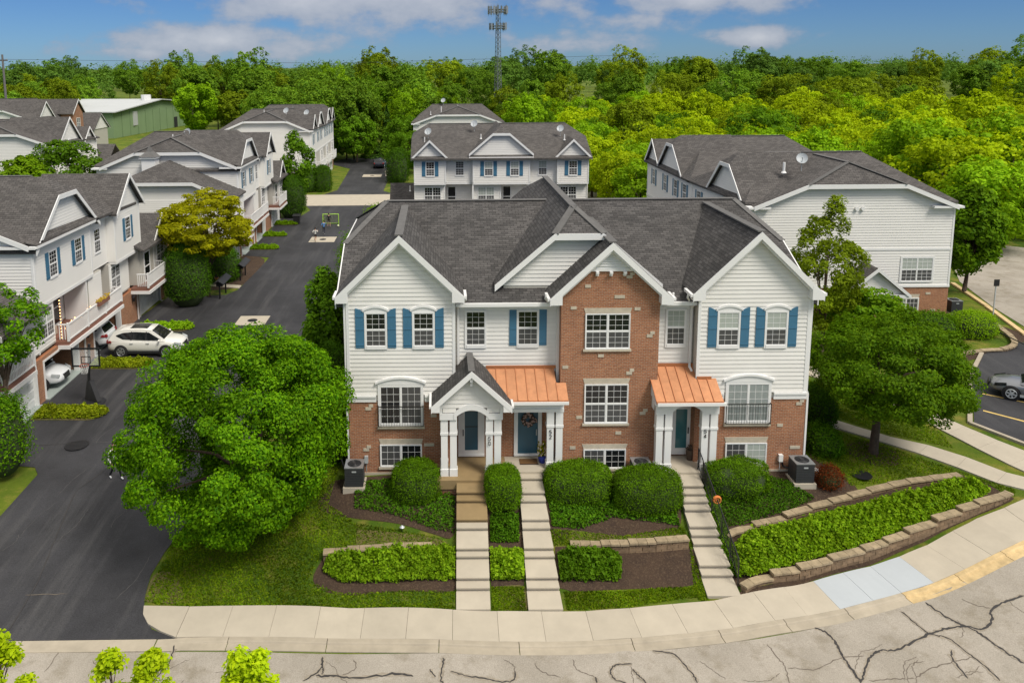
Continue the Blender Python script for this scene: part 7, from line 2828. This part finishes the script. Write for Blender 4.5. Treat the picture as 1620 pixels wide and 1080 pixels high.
        m = XB().ball((mx_ * k, s * (.92 * w + .09), 1.08 if kind == 'suv' else .92), .07, .12, .09, 8, 6)
        t.part('mirror', m, paint, smooth=True)
        m = XB()
        for hx in ((-.75, .25) if kind == 'suv' else (-.35,)):
            m.bar((hx * k - .1, s * (.925 * w), .88 if kind == 'suv' else .72), (hx * k + .1, s * (.925 * w), .88 if kind == 'suv' else .72), .03, .04)
        t.part('handle', m, MT['galv'])
        m = XB()
        m.bar((-1.0 * k, s * .93 * w, .3), (.95 * k, s * .93 * w, .3), .04, .12)
        t.part('sill', m, MT['black_plastic'] if kind == 'suv' else MT['galv'])
    m = XB()
    zf_ = .52 if kind == 'suv' else .38
    m.loft([[(2.24 * k, -.36 * w, zf_ + .22), (2.30 * k, -.30 * w, zf_ - .05), (2.30 * k, .30 * w, zf_ - .05), (2.24 * k, .36 * w, zf_ + .22)], [(2.30 * k, -.34 * w, zf_ + .22), (2.37 * k, -.28 * w, zf_ - .05), (2.37 * k, .28 * w, zf_ - .05), (2.30 * k, .34 * w, zf_ + .22)]])
    t.part('grille', m, MT['black_plastic'])
    return t


paint_w = simple('paint_white', (.74, .73, .68), .22, var=0, coat=.7)
paint_w2 = simple('paint_cool_white', (.70, .72, .74), .22, var=0, coat=.7)
paint_s = simple('paint_silver', (.24, .25, .27), .28, .55, var=0, coat=.6)
paint_d = simple('paint_dark_blue', (.022, .024, .035), .25, .2, var=0, coat=.7)
car(-18.15, 16.35, tz(-18.2, 16.3) + .01, 0, 'pearl white crossover with black sunroof parked across the drive', paint_w, sunroof=True)
car(-23.3, 11.35, -1.61, 0, 'white crossover nosing out of the nearest open garage', paint_w2)
car(-23.2, 17.4, -1.61, 180, 'white crossover parked deep in the second open garage', paint_w2)
car(30.35, 6.55, tz(30.3, 6.5) + .02, 146, 'silver sports coupe at the right edge of the picture', paint_s, 'coupe', L=4.45, W=1.86, H=1.30, rim='galv')
car(-10.0, 104.6, tz(-10, 104) + .01, 92, 'dark blue off-roader at the end of the drive', paint_d, L=4.7, H=1.75)
car(-6.4, 107.0, tz(-6.4, 107) + .01, 178, 'white crossover half hidden by bushes at the drive end', paint_w2)
for i, (x, y, c_, lab) in enumerate([(-113.5, 246, paint_w2, 'white van far away beyond the warehouse'), (-118.0, 247, paint_d, 'dark car far away beyond the warehouse')]):
    car(x, y, tz(x, y), 4, lab, c_, L=5.2, H=1.9)
tag(drape('road', [(-150, 236), (-150, 262), (-84, 262), (-80, 236)], MT['street'], .05, 6), kind='structure')
tag(drape('road', [(-108, 262), (-97, 262), (-105, 420), (-122, 420)], MT['street'], .05, 8), kind='structure')

# ------------------------------------------------------------------ basketball hoop
t = Thing('basketball_hoop', (-18.4, 9.0, -1.66), 'portable black basketball hoop standing on the drive', 'basketball hoop')
b0 = (-18.45, 8.95)
m = MB()
m.loft([[(-19.1, 8.35, -1.66), (-17.95, 8.35, -1.66), (-17.95, 9.35, -1.66), (-19.1, 9.35, -1.66)], [(-19.0, 8.42, -1.50), (-18.05, 8.42, -1.50), (-18.1, 9.25, -1.46), (-18.95, 9.25, -1.46)]])
t.part('base', m, MT['black_plastic'])
m = MB().prism([(-18.95, 8.95, -1.46), (-18.1, 8.55, -1.46), (-18.65, 9.0, -.45), (-18.82, 9.05, -.45)], (.12, .25, 0))
t.part('brace', m, MT['black_plastic'])
m = MB().tube([(-18.78, 9.05, -1.5), (-18.68, 9.1, .2), (-18.6, 9.15, 1.55)], .075, 8)
m.bar((-18.6, 9.15, .95), (-18.58, 8.75, 1.25), .06, .06)
m.bar((-18.62, 9.12, 1.25), (-18.58, 8.72, 1.45), .06, .06)
t.part('pole', m, MT['black_plastic'])
m = MB()
fb = fy(8.68)
u0, u1, z0, z1 = -19.35, -17.85, .48, 1.52
for q in ((u0, u1, z0, z0 + .08), (u0, u1, z1 - .08, z1), (u0, u0 + .08, z0 + .08, z1 - .08), (u1 - .08, u1, z0 + .08, z1 - .08)):
    m.box(fb, *q, 0, .05)
for q in ((-18.85, -18.35, .66, .69), (-18.85, -18.35, 1.02, 1.05), (-18.85, -18.82, .69, 1.02), (-18.38, -18.35, .69, 1.02)):
    m.box(fb, *q, .0, .04)
bd = t.part('backboard', m, MT['iron'])
gm, nt_, b_, L_ = new_mat('acrylic')
b_.inputs['Base Color'].default_value = (.8, .82, .82, 1)
b_.inputs['Alpha'].default_value = .22
b_.inputs['Roughness'].default_value = .08
t.part('pane', MB().box(fb, u0 + .08, u1 - .08, z0 + .08, z1 - .08, .018, .026), gm, bd)
rimc = Vector((-18.6, 8.68 - .28, .64))
m = MB().tube([rimc + Vector((.23 * math.cos(q), .23 * math.sin(q), 0)) for q in [2 * math.pi * j / 16 for j in range(17)]], .015, 5, False)
t.part('hoop', m, cloth('hoop_red', (.35, .06, .03)), bd)
m = MB()
for j in range(12):
    q, q2 = 2 * math.pi * j / 12, 2 * math.pi * (j + 1) / 12
    for a_, b2 in ((q, q2), (q2, q)):
        m.tube([rimc + Vector((.23 * math.cos(a_), .23 * math.sin(a_), 0)), rimc + Vector((.15 * math.cos(b2), .15 * math.sin(b2), -.42))], .008, 3, False)
t.part('net', m, MT['trim'], bd)

# ------------------------------------------------------------------ mailbox banks, bins, covers
def mail_bank(x, y, label):
    z = tz(x, y)
    t = Thing('mailbox_bank', (x, y, z), label, 'mailbox', 'mailbox banks beside the drive')
    for dy in (-.85, .85):
        t.part('post', MB().bx(x - .05, x + .05, y + dy - .05, y + dy + .05, z - .2, z + 1.1), MT['iron'])
    for k in range(4):
        yy = y - .93 + k * .47
        b = t.part('mailbox', MB().bx(x - .24, x + .24, yy + .01, yy + .45, z + 1.0, z + 1.28), MT['iron'])
        t.part('door', MB().bx(x + .24, x + .255, yy + .04, yy + .42, z + 1.03, z + 1.25), MT['black_plastic'], b)
    m = MB().prism([(x - .42, y - 1.2, z + 1.24), (x, y - 1.2, z + 1.50), (x + .42, y - 1.2, z + 1.24), (x + .42, y - 1.2, z + 1.20), (x, y - 1.2, z + 1.45), (x - .42, y - 1.2, z + 1.20)], (0, 2.4, 0))
    t.part('roof', m, MT['black_plastic'])
    return t


mail_bank(-16.75, 28.4, 'black roofed mailbox bank nearest the street')
mail_bank(-16.45, 33.6, 'black roofed mailbox bank farther along the drive')
t = Thing('wheelie_bin', (-15.8, 56.0, -1.6), 'black wheeled rubbish bin at the end of a shrub island', 'bin')
t.part('body', MB().loft([[(-16.1, 55.75, -1.52), (-15.5, 55.75, -1.52), (-15.5, 56.3, -1.52), (-16.1, 56.3, -1.52)], [(-16.18, 55.65, -.62), (-15.42, 55.65, -.62), (-15.42, 56.4, -.62), (-16.18, 56.4, -.62)]]), MT['black_plastic'])
t.part('lid', MB().prism([(-16.22, 55.6, -.62), (-15.38, 55.6, -.62), (-15.38, 56.0, -.5), (-16.22, 56.0, -.5)], (0, .42, 0)), MT['black_plastic'])
for s in (-16.0, -15.55):
    t.part('wheel', MB().cyl((s, 56.4, -1.5), .11, .06, 10, axis=(1, 0, 0)), MT['tyre'])


def cover(x, y, label, pad=None, r=.35, name='manhole_cover', off=.012):
    z = tz(x, y) + off
    t = Thing(name, (x, y, z), label, 'manhole')
    if pad:
        t.part('surround', MB().bx(x - pad[0], x + pad[0], y - pad[1], y + pad[1], z - .1, z + .004), MT['concrete'])
    m = MB().cyl((x, y, z + .004), r, .012, 18)
    c = t.part('lid', m, MT['iron'])
    m = MB()
    for k in range(-3, 4):
        hw = math.sqrt(max(.01, (r * .9) ** 2 - (k * r * .25) ** 2))
        m.bx(x - hw, x + hw, y + k * r * .25 - .012, y + k * r * .25 + .012, z + .016, z + .022)
    t.part('rib', m, MT['black_plastic'], c)
    return t


cover(-13.05, 22.3, 'round drain in a pale concrete square in the drive', (1.05, 1.0))
cover(-11.75, 48.0, 'drain in a pale concrete square beside the running boy', (1.3, 1.2))
cover(-10.4, 94.3, 'far drain square before the parked off-roader', (1.5, 1.4))
cover(-17.5, 4.7, 'dark drain cover in the drive near the street', None, .55)
cover(17.75, -.15, 'round cover in the lawn behind the upper wall', None, .42)
cover(32.1, 15.2, 'round cover in the lawn of the right row', None, .45)
t = Thing('street_sign', (36.9, 19.4, -.6), 'small sign on a post by the street at right', 'sign')
t.part('post', MB().bx(36.87, 36.93, 19.37, 19.43, -.8, 1.75), MT['galv'])
t.part('panel', MB().bx(36.72, 37.08, 19.33, 19.36, 1.35, 1.8), MT['iron'])
t = Thing('garden_lamp', (-1.45, -3.05, tz(-1.45, -3.05)), 'small garden spotlight on the slope left of the first walk', 'lamp')
x, y, z = t.loc
t.part('stake', MB().cyl((x, y, z - .1), .02, .28, 6), MT['iron'])
t.part('shade', MB().cyl((x, y, z + .17), .10, .07, 10, .03), MT['galv'])
t = Thing('carton', (-7.95, 94.0, -1.6), 'pale carton standing on the far drive', 'box')
t.part('body', MB().bx(-8.3, -7.7, 93.8, 94.3, -1.6, -.85), cloth('carton', (.62, .55, .48)))
t.part('flap', MB().bx(-8.32, -7.68, 93.55, 93.8, -.86, -.83), cloth('carton', (.62, .55, .48)))

# on the porches
t = Thing('door_wreath', (3.80, .5, 1.2), 'round dark wreath hung on the middle blue door', 'wreath')
m, m2 = MB(), MB()
rng = np.random.default_rng(4)
for k in range(150):
    a = rng.uniform(0, 6.28)
    r = .22 + rng.normal() * .05
    (m if k % 3 else m2).ball((3.80 + r * math.cos(a), .50 - abs(rng.normal()) * .03, 1.2 + r * math.sin(a)), .045, .03, .045, 5, 3)
t.part('twigs', m, cloth('wreath_brown', (.07, .045, .03)), kind='stuff')
t.part('blossom', m2, cloth('wreath_pale', (.38, .26, .22)), kind='stuff')
t = Thing('door_mat', (3.75, .15, -.49), 'brown doormat before the middle door', 'doormat')
t.part('mat', MB().bx(3.4, 4.15, -.12, .32, -.5, -.475), cloth('mat_brown', (.13, .065, .02)))
t.part('edge', MB().bx(3.38, 4.17, -.14, -.12, -.5, -.478), MT['black_plastic'])
t = Thing('flower_pot', (4.36, .1, -.5), 'blue glazed pot with dry yellow flowers by the middle door', 'flower pot')
t.part('pot', MB().loft([[(4.36 + r * math.cos(q), .05 + r * math.sin(q), z_) for q in [2 * math.pi * j / 12 for j in range(12)]] for r, z_ in ((.12, -.5), (.19, -.3), (.17, -.2))]), cloth('pot_blue', (.03, .05, .32)))
m, m2 = MB(), MB()
for k in range(110):
    a, r, h_ = rng.uniform(0, 6.28), rng.uniform(0, .22), rng.uniform(0, .55)
    (m if k % 3 else m2).ball((4.36 + r * math.cos(a), .05 + r * math.sin(a), -.2 + h_), .04, .04, .05, 5, 3)
t.part('leaves', m, LF['honey'], kind='stuff')
t.part('blossom', m2, cloth('blossom_pale', (.62, .52, .36)), kind='stuff')
t = Thing('planter_pot', (10.68, .15, -.5), 'dark wicker planter beside the teal door', 'flower pot')
t.part('basket', MB().loft([[(10.62 + r * math.cos(q), .2 + r * math.sin(q), z_) for q in [2 * math.pi * j / 12 for j in range(12)]] for r, z_ in ((.13, -.5), (.17, -.2), (.16, -.05))]), MT['bark'])
m = MB()
for k in range(50):
    a, r = rng.uniform(0, 6.28), rng.uniform(0, .16)
    m.ball((10.62 + r * math.cos(a), .2 + r * math.sin(a), -.05 + rng.uniform(0, .18)), .035, .035, .04, 5, 3)
t.part('twigs', m, MT['bark'], kind='stuff')
t = Thing('bicycle_pump', (-.25, -.2, -.85), 'white garden hose end by the gabled porch', 'hose')
m = MB().tube([(-.55, -.75, -.95), (-.5, -.6, -.55), (-.42, -.5, -.35), (-.36, -.4, -.6), (-.3, -.3, -.9)], .025, 6)
t.part('hose', m, MT['trim'])
t.o.name = 'garden_hose'

# garage contents
t = Thing('bicycle', (-25.3, 19.2, -1.6), 'red bicycle leaning at the back of the second garage', 'bicycle')
for wy in (18.7, 19.75):
    t.part('wheel', MB().tube([(-25.3, wy + .33 * math.cos(q), -1.25 + .33 * math.sin(q)) for q in [2 * math.pi * j / 18 for j in range(19)]], .025, 5, False), MT['tyre'])
m = MB()
for p, q in (((18.7, -1.25), (18.95, -.65)), ((18.95, -.65), (19.45, -.75)), ((19.45, -.75), (19.75, -1.25)), ((18.95, -.65), (19.2, -1.2)), ((19.2, -1.2), (19.45, -.75)), ((19.2, -1.2), (19.75, -1.25)), ((18.95, -.65), (18.9, -.45))):
    m.tube([(-25.3, p[0], p[1]), (-25.3, q[0], q[1])], .022, 5)
t.part('frame', m, cloth('bike_red', (.35, .05, .04)))
t.part('saddle', MB().bx(-25.36, -25.24, 19.35, 19.6, -.68, -.62), MT['black_plastic'])
t.part('handlebar', MB().tube([(-25.58, 18.9, -.45), (-25.02, 18.9, -.45)], .02, 5), MT['iron'])
t = Thing('storage_shelf', (-26.4, 12.6, -1.6), 'dark storage shelf at the back of the nearest garage', 'shelf')
for zz in (-1.1, -.6, -.1):
    t.part('shelf', MB().bx(-26.8, -26.3, 11.0, 13.4, zz, zz + .04), MT['dark'])
t.part('frame', MB().bx(-26.8, -26.74, 11.0, 13.4, -1.6, .1), MT['dark'])

# ------------------------------------------------------------------ tower and pole
def cell_tower(x, y, z, H):
    t = Thing('cell_tower', (x, y, z), 'tall lattice mobile phone mast with two rings of antennas', 'mast')
    w0, w1 = 1.5, .62
    n = 26

    def P(k, c):
        f = k / n
        w = w0 + (w1 - w0) * min(1, f * 1.35)
        a = 2 * math.pi * c / 3 + .4
        return Vector((x + w * math.cos(a), y + w * math.sin(a), z + H * f))
    for c in range(3):
        t.part('leg', MB().tube([P(0, c), P(n * .5, c), P(n, c)], [.11, .09, .06], 6), MT['tower'])
    m = MB()
    for k in range(n):
        for c in range(3):
            m.tube([P(k, c), P(k + 1, (c + 1) % 3)], .035, 4, False)
            m.tube([P(k, c), P(k, (c + 1) % 3)], .03, 4, False)
            m.tube([P(k, (c + 1) % 3), P(k + 1, c)], .03, 4, False)
    t.part('brace', m, MT['tower'], kind='stuff')
    m = MB().tube([(x, y, z), (x, y, z + H + .3)], .12, 5)
    t.part('cable', m, MT['black_plastic'])
    for zl, R, cnt, hgt in ((z + H - .4, 2.9, 12, 2.3), (z + H - 4.6, 2.5, 9, 2.1)):
        m = MB()
        for zz in (zl - .3, zl + .3):
            ring = [(x + R * .86 * math.cos(2 * math.pi * j / 3 + .2 + d_), y + R * .86 * math.sin(2 * math.pi * j / 3 + .2 + d_), zz) for j in range(3) for d_ in (-.55, .55)]
            m.tube(ring + [ring[0]], .07, 4)
            for j in range(3):
                m.tube([(x, y, zz), ring[2 * j]], .06, 4)
                m.tube([(x, y, zz), ring[2 * j + 1]], .06, 4)
        pf = t.part('antenna_platform', m, MT['tower'])
        for j in range(cnt):
            s_, f = divmod(j, cnt // 3)
            a0_, a1_ = 2 * math.pi * s_ / 3 + .2 - .6, 2 * math.pi * s_ / 3 + .2 + .6
            f = f / max(1, cnt // 3 - 1)
            p = Vector((x + R * .86 * (math.cos(a0_) * (1 - f) + math.cos(a1_) * f), y + R * .86 * (math.sin(a0_) * (1 - f) + math.sin(a1_) * f), zl))
            hh = hgt * random.uniform(.7, 1.05)
            ww = random.uniform(.16, .26)
            m = MB().bx(p.x - ww, p.x + ww, p.y - .14, p.y + .14, p.z - hh / 2 + .2, p.z + hh / 2 + .2)
            m.tube([(p.x, p.y + .2, p.z - hh * .6), (p.x, p.y + .2, p.z + hh * .75)], .04, 5)
            t.part('antenna', m, MT['tower' if j % 3 else 'metal'], pf)
    return t


cell_tower(16.35, 180, -1.6, 31.6)
t = Thing('utility_pole', (-81.5, 119, -1.6), 'grey utility pole with a short crossarm at far left', 'pole')
t.part('pole', MB().tube([(-81.5, 119, -1.9), (-81.5, 119, 18.4)], [.28, .18], 8), simple('old_wood', (.16, .15, .15), .9, var=.15))
t.part('crossarm', MB().bx(-82.4, -80.6, 118.9, 119.1, 17.2, 17.4), MT['bark'])
for dx in (-.8, 0, .8):
    t.part('insulator', MB().cyl((-81.5 + dx, 119, 17.4), .07, .25, 6), MT['galv'])
m = MB()
for zz, x2 in ((17.5, -300), (17.5, 40)):
    for dy in (0,):
        m.tube([(-81.5, 119, zz), ((-81.5 + x2) / 2, 125, zz - 1.2), (x2, 131, zz)], .03, 3, False)
tag(link('power_line', m.mesh('power_line', MT['iron'])), 'thin wires running from the utility pole', 'wire')

# ------------------------------------------------------------------ people
def person(x, y, heading, h, label, shirt, legs, pose='stand', hair=(.03, .02, .015), shoes=(.6, .6, .6), shorts=False, sleeves=True, name='person'):
    z = tz(x, y) + .012
    t = Thing(name, (x, y, z), label, 'person')
    t.o.rotation_euler = (0, 0, math.radians(heading))
    k = h / 1.75
    # joints: facing -Y
    P = {'pelvis': (0, 0, .92), 'waist': (0, .01, 1.08), 'chest': (0, 0, 1.32), 'neck': (0, .0, 1.48), 'head': (0, -.02, 1.56)}
    if pose == 'run':
        J = {'hipL': (.1, 0, .9), 'kneeL': (.11, -.25, .58), 'ankL': (.11, -.02, .22), 'toeL': (.11, -.13, .12), 'hipR': (-.1, 0, .9), 'kneeR': (-.1, .05, .5), 'ankR': (-.1, .30, .16), 'toeR': (-.1, .24, .04),
             'shL': (.19, 0, 1.4), 'elL': (.27, .2, 1.2), 'wrL': (.24, .02, 1.08), 'shR': (-.19, 0, 1.4), 'elR': (-.27, -.12, 1.17), 'wrR': (-.2, -.3, 1.3)}
    elif pose == 'walk':
        J = {'hipL': (.1, 0, .9), 'kneeL': (.12, -.14, .49), 'ankL': (.13, -.22, .10), 'toeL': (.13, -.38, .05), 'hipR': (-.1, 0, .9), 'kneeR': (-.11, .04, .5), 'ankR': (-.12, .28, .13), 'toeR': (-.12, .15, .04),
             'shL': (.2, 0, 1.4), 'elL': (.3, .06, 1.13), 'wrL': (.42, -.1, 1.0), 'shR': (-.2, 0, 1.4), 'elR': (-.29, .02, 1.12), 'wrR': (-.27, -.12, .9)}
    else:
        J = {'hipL': (.1, 0, .9), 'kneeL': (.13, -.04, .49), 'ankL': (.15, 0, .09), 'toeL': (.17, -.15, .04), 'hipR': (-.1, 0, .9), 'kneeR': (-.13, -.04, .49), 'ankR': (-.15, 0, .09), 'toeR': (-.17, -.15, .04),
             'shL': (.19, 0, 1.4), 'elL': (.27, .02, 1.14), 'wrL': (.25, -.12, .93), 'shR': (-.19, 0, 1.4), 'elR': (-.27, .02, 1.14), 'wrR': (-.25, -.12, .93)}
    P.update(J)
    names = list(P)
    rad = {'pelvis': .13, 'waist': .115, 'chest': .135, 'neck': .055, 'head': .07, 'hip': .085, 'knee': .055, 'ank': .04, 'toe': .035, 'sh': .06, 'el': .042, 'wr': .03}
    edges = [('pelvis', 'waist'), ('waist', 'chest'), ('chest', 'neck'), ('neck', 'head')]
    for s in 'LR':
        edges += [('pelvis', 'hip' + s), ('hip' + s, 'knee' + s), ('knee' + s, 'ank' + s), ('ank' + s, 'toe' + s), ('chest', 'sh' + s), ('sh' + s, 'el' + s), ('el' + s, 'wr' + s)]
    me = bpy.data.meshes.new('body_cage')
    me.from_pydata([tuple(c * k for c in P[n_]) for n_ in names], [(names.index(a), names.index(b)) for a, b in edges], [])
    o = bpy.data.objects.new('body_cage', me)
    COL.objects.link(o)
    md = o.modifiers.new('skin', 'SKIN')
    for i, n_ in enumerate(names):
        r = rad[n_[:-1] if n_[-1] in 'LR' and n_[:-1] in rad else n_] * k
        sv = me.skin_vertices[0].data[i]
        sv.radius = (r, r * (.8 if n_ in ('chest', 'waist', 'pelvis') else 1))
        sv.use_root = n_ == 'pelvis'
    o.modifiers.new('sub', 'SUBSURF').levels = 1
    dg = bpy.context.evaluated_depsgraph_get()
    body = bpy.data.meshes.new_from_object(o.evaluated_get(dg))
    bpy.data.objects.remove(o)
    body.name = 'body'
    mats = [MT['skin'], cloth('cloth_%d_%d_%d' % tuple(int(c * 99) for c in shirt), shirt), cloth('cloth_%d_%d_%d' % tuple(int(c * 99) for c in legs), legs), cloth('cloth_%d_%d_%d' % tuple(int(c * 99) for c in shoes), shoes)]
    body.materials.clear()
    for q in mats:
        body.materials.append(q)
    pts = {n_: np.array(P[n_]) * k for n_ in names}
    segs = [(pts[a], pts[b], a, b) for a, b in edges]
    for f in body.polygons:
        c = np.array(f.center)
        best, who, tt_ = 9, None, 0
        for a, b, na, nb in segs:
            L2 = ((b - a) ** 2).sum()
            tq = np.clip(((c - a) * (b - a)).sum() / L2, 0, 1)
            d_ = np.linalg.norm(c - a - tq * (b - a))
            if d_ < best:
                best, who, tt_ = d_, (na, nb), tq
        nb = who[1]
        mi = 1
        if nb.startswith('toe'):
            mi = 3
        elif nb.startswith('ank'):
            mi = 0 if shorts else 2
        elif nb.startswith('knee') or nb.startswith('hip'):
            mi = 2 if not (shorts and nb.startswith('knee') and tt_ > .72) else 0
        elif nb.startswith('wr'):
            mi = 1 if sleeves else 0
        elif nb in ('neck', 'head'):
            mi = 0 if (nb == 'head' or tt_ > .6) else 1
        f.material_index = mi
        f.use_smooth = True
    t.obj('body', body)
    hd = MB()
    hz = 1.655 * k
    n_, rr2 = 12, []
    for j in range(9):
        th = math.pi * j / 8
        q = max(math.sin(th), .03)
        rr2.append([(x + .078 * k * q * math.cos(2 * math.pi * i / n_), y - .02 * k + .098 * k * q * math.sin(2 * math.pi * i / n_) * (1 if math.sin(2 * math.pi * i / n_) > 0 else .92), z + hz - .125 * k * math.cos(th)) for i in range(n_)])
    hd.loft(rr2)
    hd.tube([(x, y - .105 * k, z + hz + .03 * k), (x, y - .135 * k, z + hz - .02 * k), (x, y - .11 * k, z + hz - .03 * k)], [.012 * k, .016 * k, .01 * k], 5)
    for s in (-1, 1):
        hd.ball((x + s * .08 * k, y - .01 * k, z + hz - .005), .012 * k, .025 * k, .034 * k, 6, 4)
    head = t.part('head', hd, MT['skin'], smooth=True)
    ey = MB()
    for s in (-1, 1):
        ey.ball((x + s * .032 * k, y - .105 * k, z + hz + .012 * k), .013 * k, .01 * k, .01 * k, 6, 4)
    t.part('eye', ey, MT['hair'], head)
    t.part('mouth', MB().bx(x - .025 * k, x + .025 * k, y - .112 * k, y - .10 * k, z + hz - .062 * k, z + hz - .05 * k), cloth('lip', (.35, .12, .1)), head)
    hr_ = MB()
    rr2 = []
    for j in range(6):
        th = math.pi * (.0 + .56 * j / 5)
        q = max(math.sin(th), .03)
        rr2.append([(x + .088 * k * q * math.cos(2 * math.pi * i / n_), y - .008 * k + .106 * k * q * math.sin(2 * math.pi * i / n_) * (1 if math.sin(2 * math.pi * i / n_) > -.2 else .8), z + hz + .012 * k + .125 * k * math.cos(th) + (.05 * k * (j / 5) if math.sin(2 * math.pi * i / n_) < -.4 else -.03 * k * (j / 5))) for i in range(n_)])
    hr_.loft(rr2)
    t.part('hair', hr_, cloth('hair_%d' % int(hair[0] * 999), hair), head, smooth=True)
    # hands with fingers
    for s in 'LR':
        el, wr = np.array(P['el' + s]) * k, np.array(P['wr' + s]) * k
        d = unit((wr - el)[None])[0]
        sd = unit(np.cross(d, [0, 1, .2])[None])[0]
        o_ = np.array([x, y, z])
        hm = MB()
        palm = wr + d * .05 * k
        hm.bar(tuple(o_ + wr - d * .01), tuple(o_ + palm + d * .03 * k), .07 * k, .03 * k)
        for fi, fl in zip((-.026, -.009, .009, .026), (.065, .075, .07, .055)):
            a_ = palm + sd * fi * k + d * .028 * k
            hm.tube([tuple(o_ + a_), tuple(o_ + a_ + d * fl * .5 * k), tuple(o_ + a_ + d * fl * .85 * k + np.array([0, -.02, -.005]) * k)], [.0085 * k, .008 * k, .006 * k], 5)
        hm.tube([tuple(o_ + wr + sd * .03 * k + d * .01 * k), tuple(o_ + palm + sd * .055 * k + d * .02 * k)], [.011 * k, .008 * k], 5)
        t.part('hand', hm, MT['skin'])
    return t


person(-11.95, 54.2, 180, 1.55, 'child in a black jacket standing in the green goal', (.012, .012, .016), (.03, .025, .02), shorts=True)
person(-12.0, 50.6, 185, 1.45, 'boy in a blue shirt and dark trousers running at the goal', (.10, .24, .50), (.012, .014, .03), 'run')
person(-12.35, 47.0, 170, 1.45, 'boy in a white shirt and black shorts running on the drive', (.62, .62, .58), (.015, .015, .015), 'run', shorts=True, shoes=(.03, .03, .03))
person(-14.5, 1.9, 55, 1.74, 'walker in a white top and black trousers half hidden by the big maple', (.72, .72, .70), (.010, .010, .012), 'walk', shoes=(.75, .75, .75))
person(-18.1, 31.6, 20, 1.05, 'small child in orange shorts on the path by the mailboxes', (.05, .05, .07), (.70, .26, .12), shorts=True, sleeves=False, hair=(.16, .08, .03))
person(-8.85, 103.4, 10, 1.78, 'adult in a grey-blue top beside the dark off-roader', (.18, .26, .32), (.05, .12, .18), hair=(.35, .33, .31))
person(-6.9, 102.9, -30, 1.6, 'person in a neon yellow top beside the far white car', (.42, .72, .10), (.015, .015, .02))
m = MB()
z = tz(-11.8, 54.9)
for a, b in (((-12.75, 55.2, 0), (-12.75, 55.2, 1.25)), ((-12.75, 55.2, 1.25), (-11.0, 55.2, 1.25)), ((-11.0, 55.2, 1.25), (-11.0, 55.2, 0)), ((-12.75, 55.2, 1.25), (-12.6, 56.0, .05)), ((-11.0, 55.2, 1.25), (-11.15, 56.0, .05)), ((-12.6, 56.0, .05), (-11.15, 56.0, .05))):
    m.tube([(a[0], a[1], z + a[2]), (b[0], b[1], z + b[2])], .045, 6)
t = Thing('football_goal', (-11.9, 55.3, z), 'small neon green football goal on the drive', 'goal')
t.part('frame', m, cloth('goal_green', (.45, .75, .10)))
m = MB()
for k in range(9):
    f = k / 8
    m.tube([(-12.75 + 1.75 * f, 55.2, z + 1.25), (-12.6 + 1.45 * f, 56.0, z + .05)], .012, 3, False)
    m.tube([(-12.75 + .15 * f, 55.2 + .8 * f, z + 1.25 - 1.2 * f), (-11.0 - .15 * f, 55.2 + .8 * f, z + 1.25 - 1.2 * f)], .012, 3, False)
t.part('net', m, cloth('goal_net', (.30, .36, .16)))
single('football', MB().ball((-10.95, 54.3, z + .12), .12, .12, .12, 12, 8), cloth('ball_pale', (.68, .72, .45)), (-10.95, 54.3, z), 'pale ball at the right post of the goal', 'ball', smooth=True)
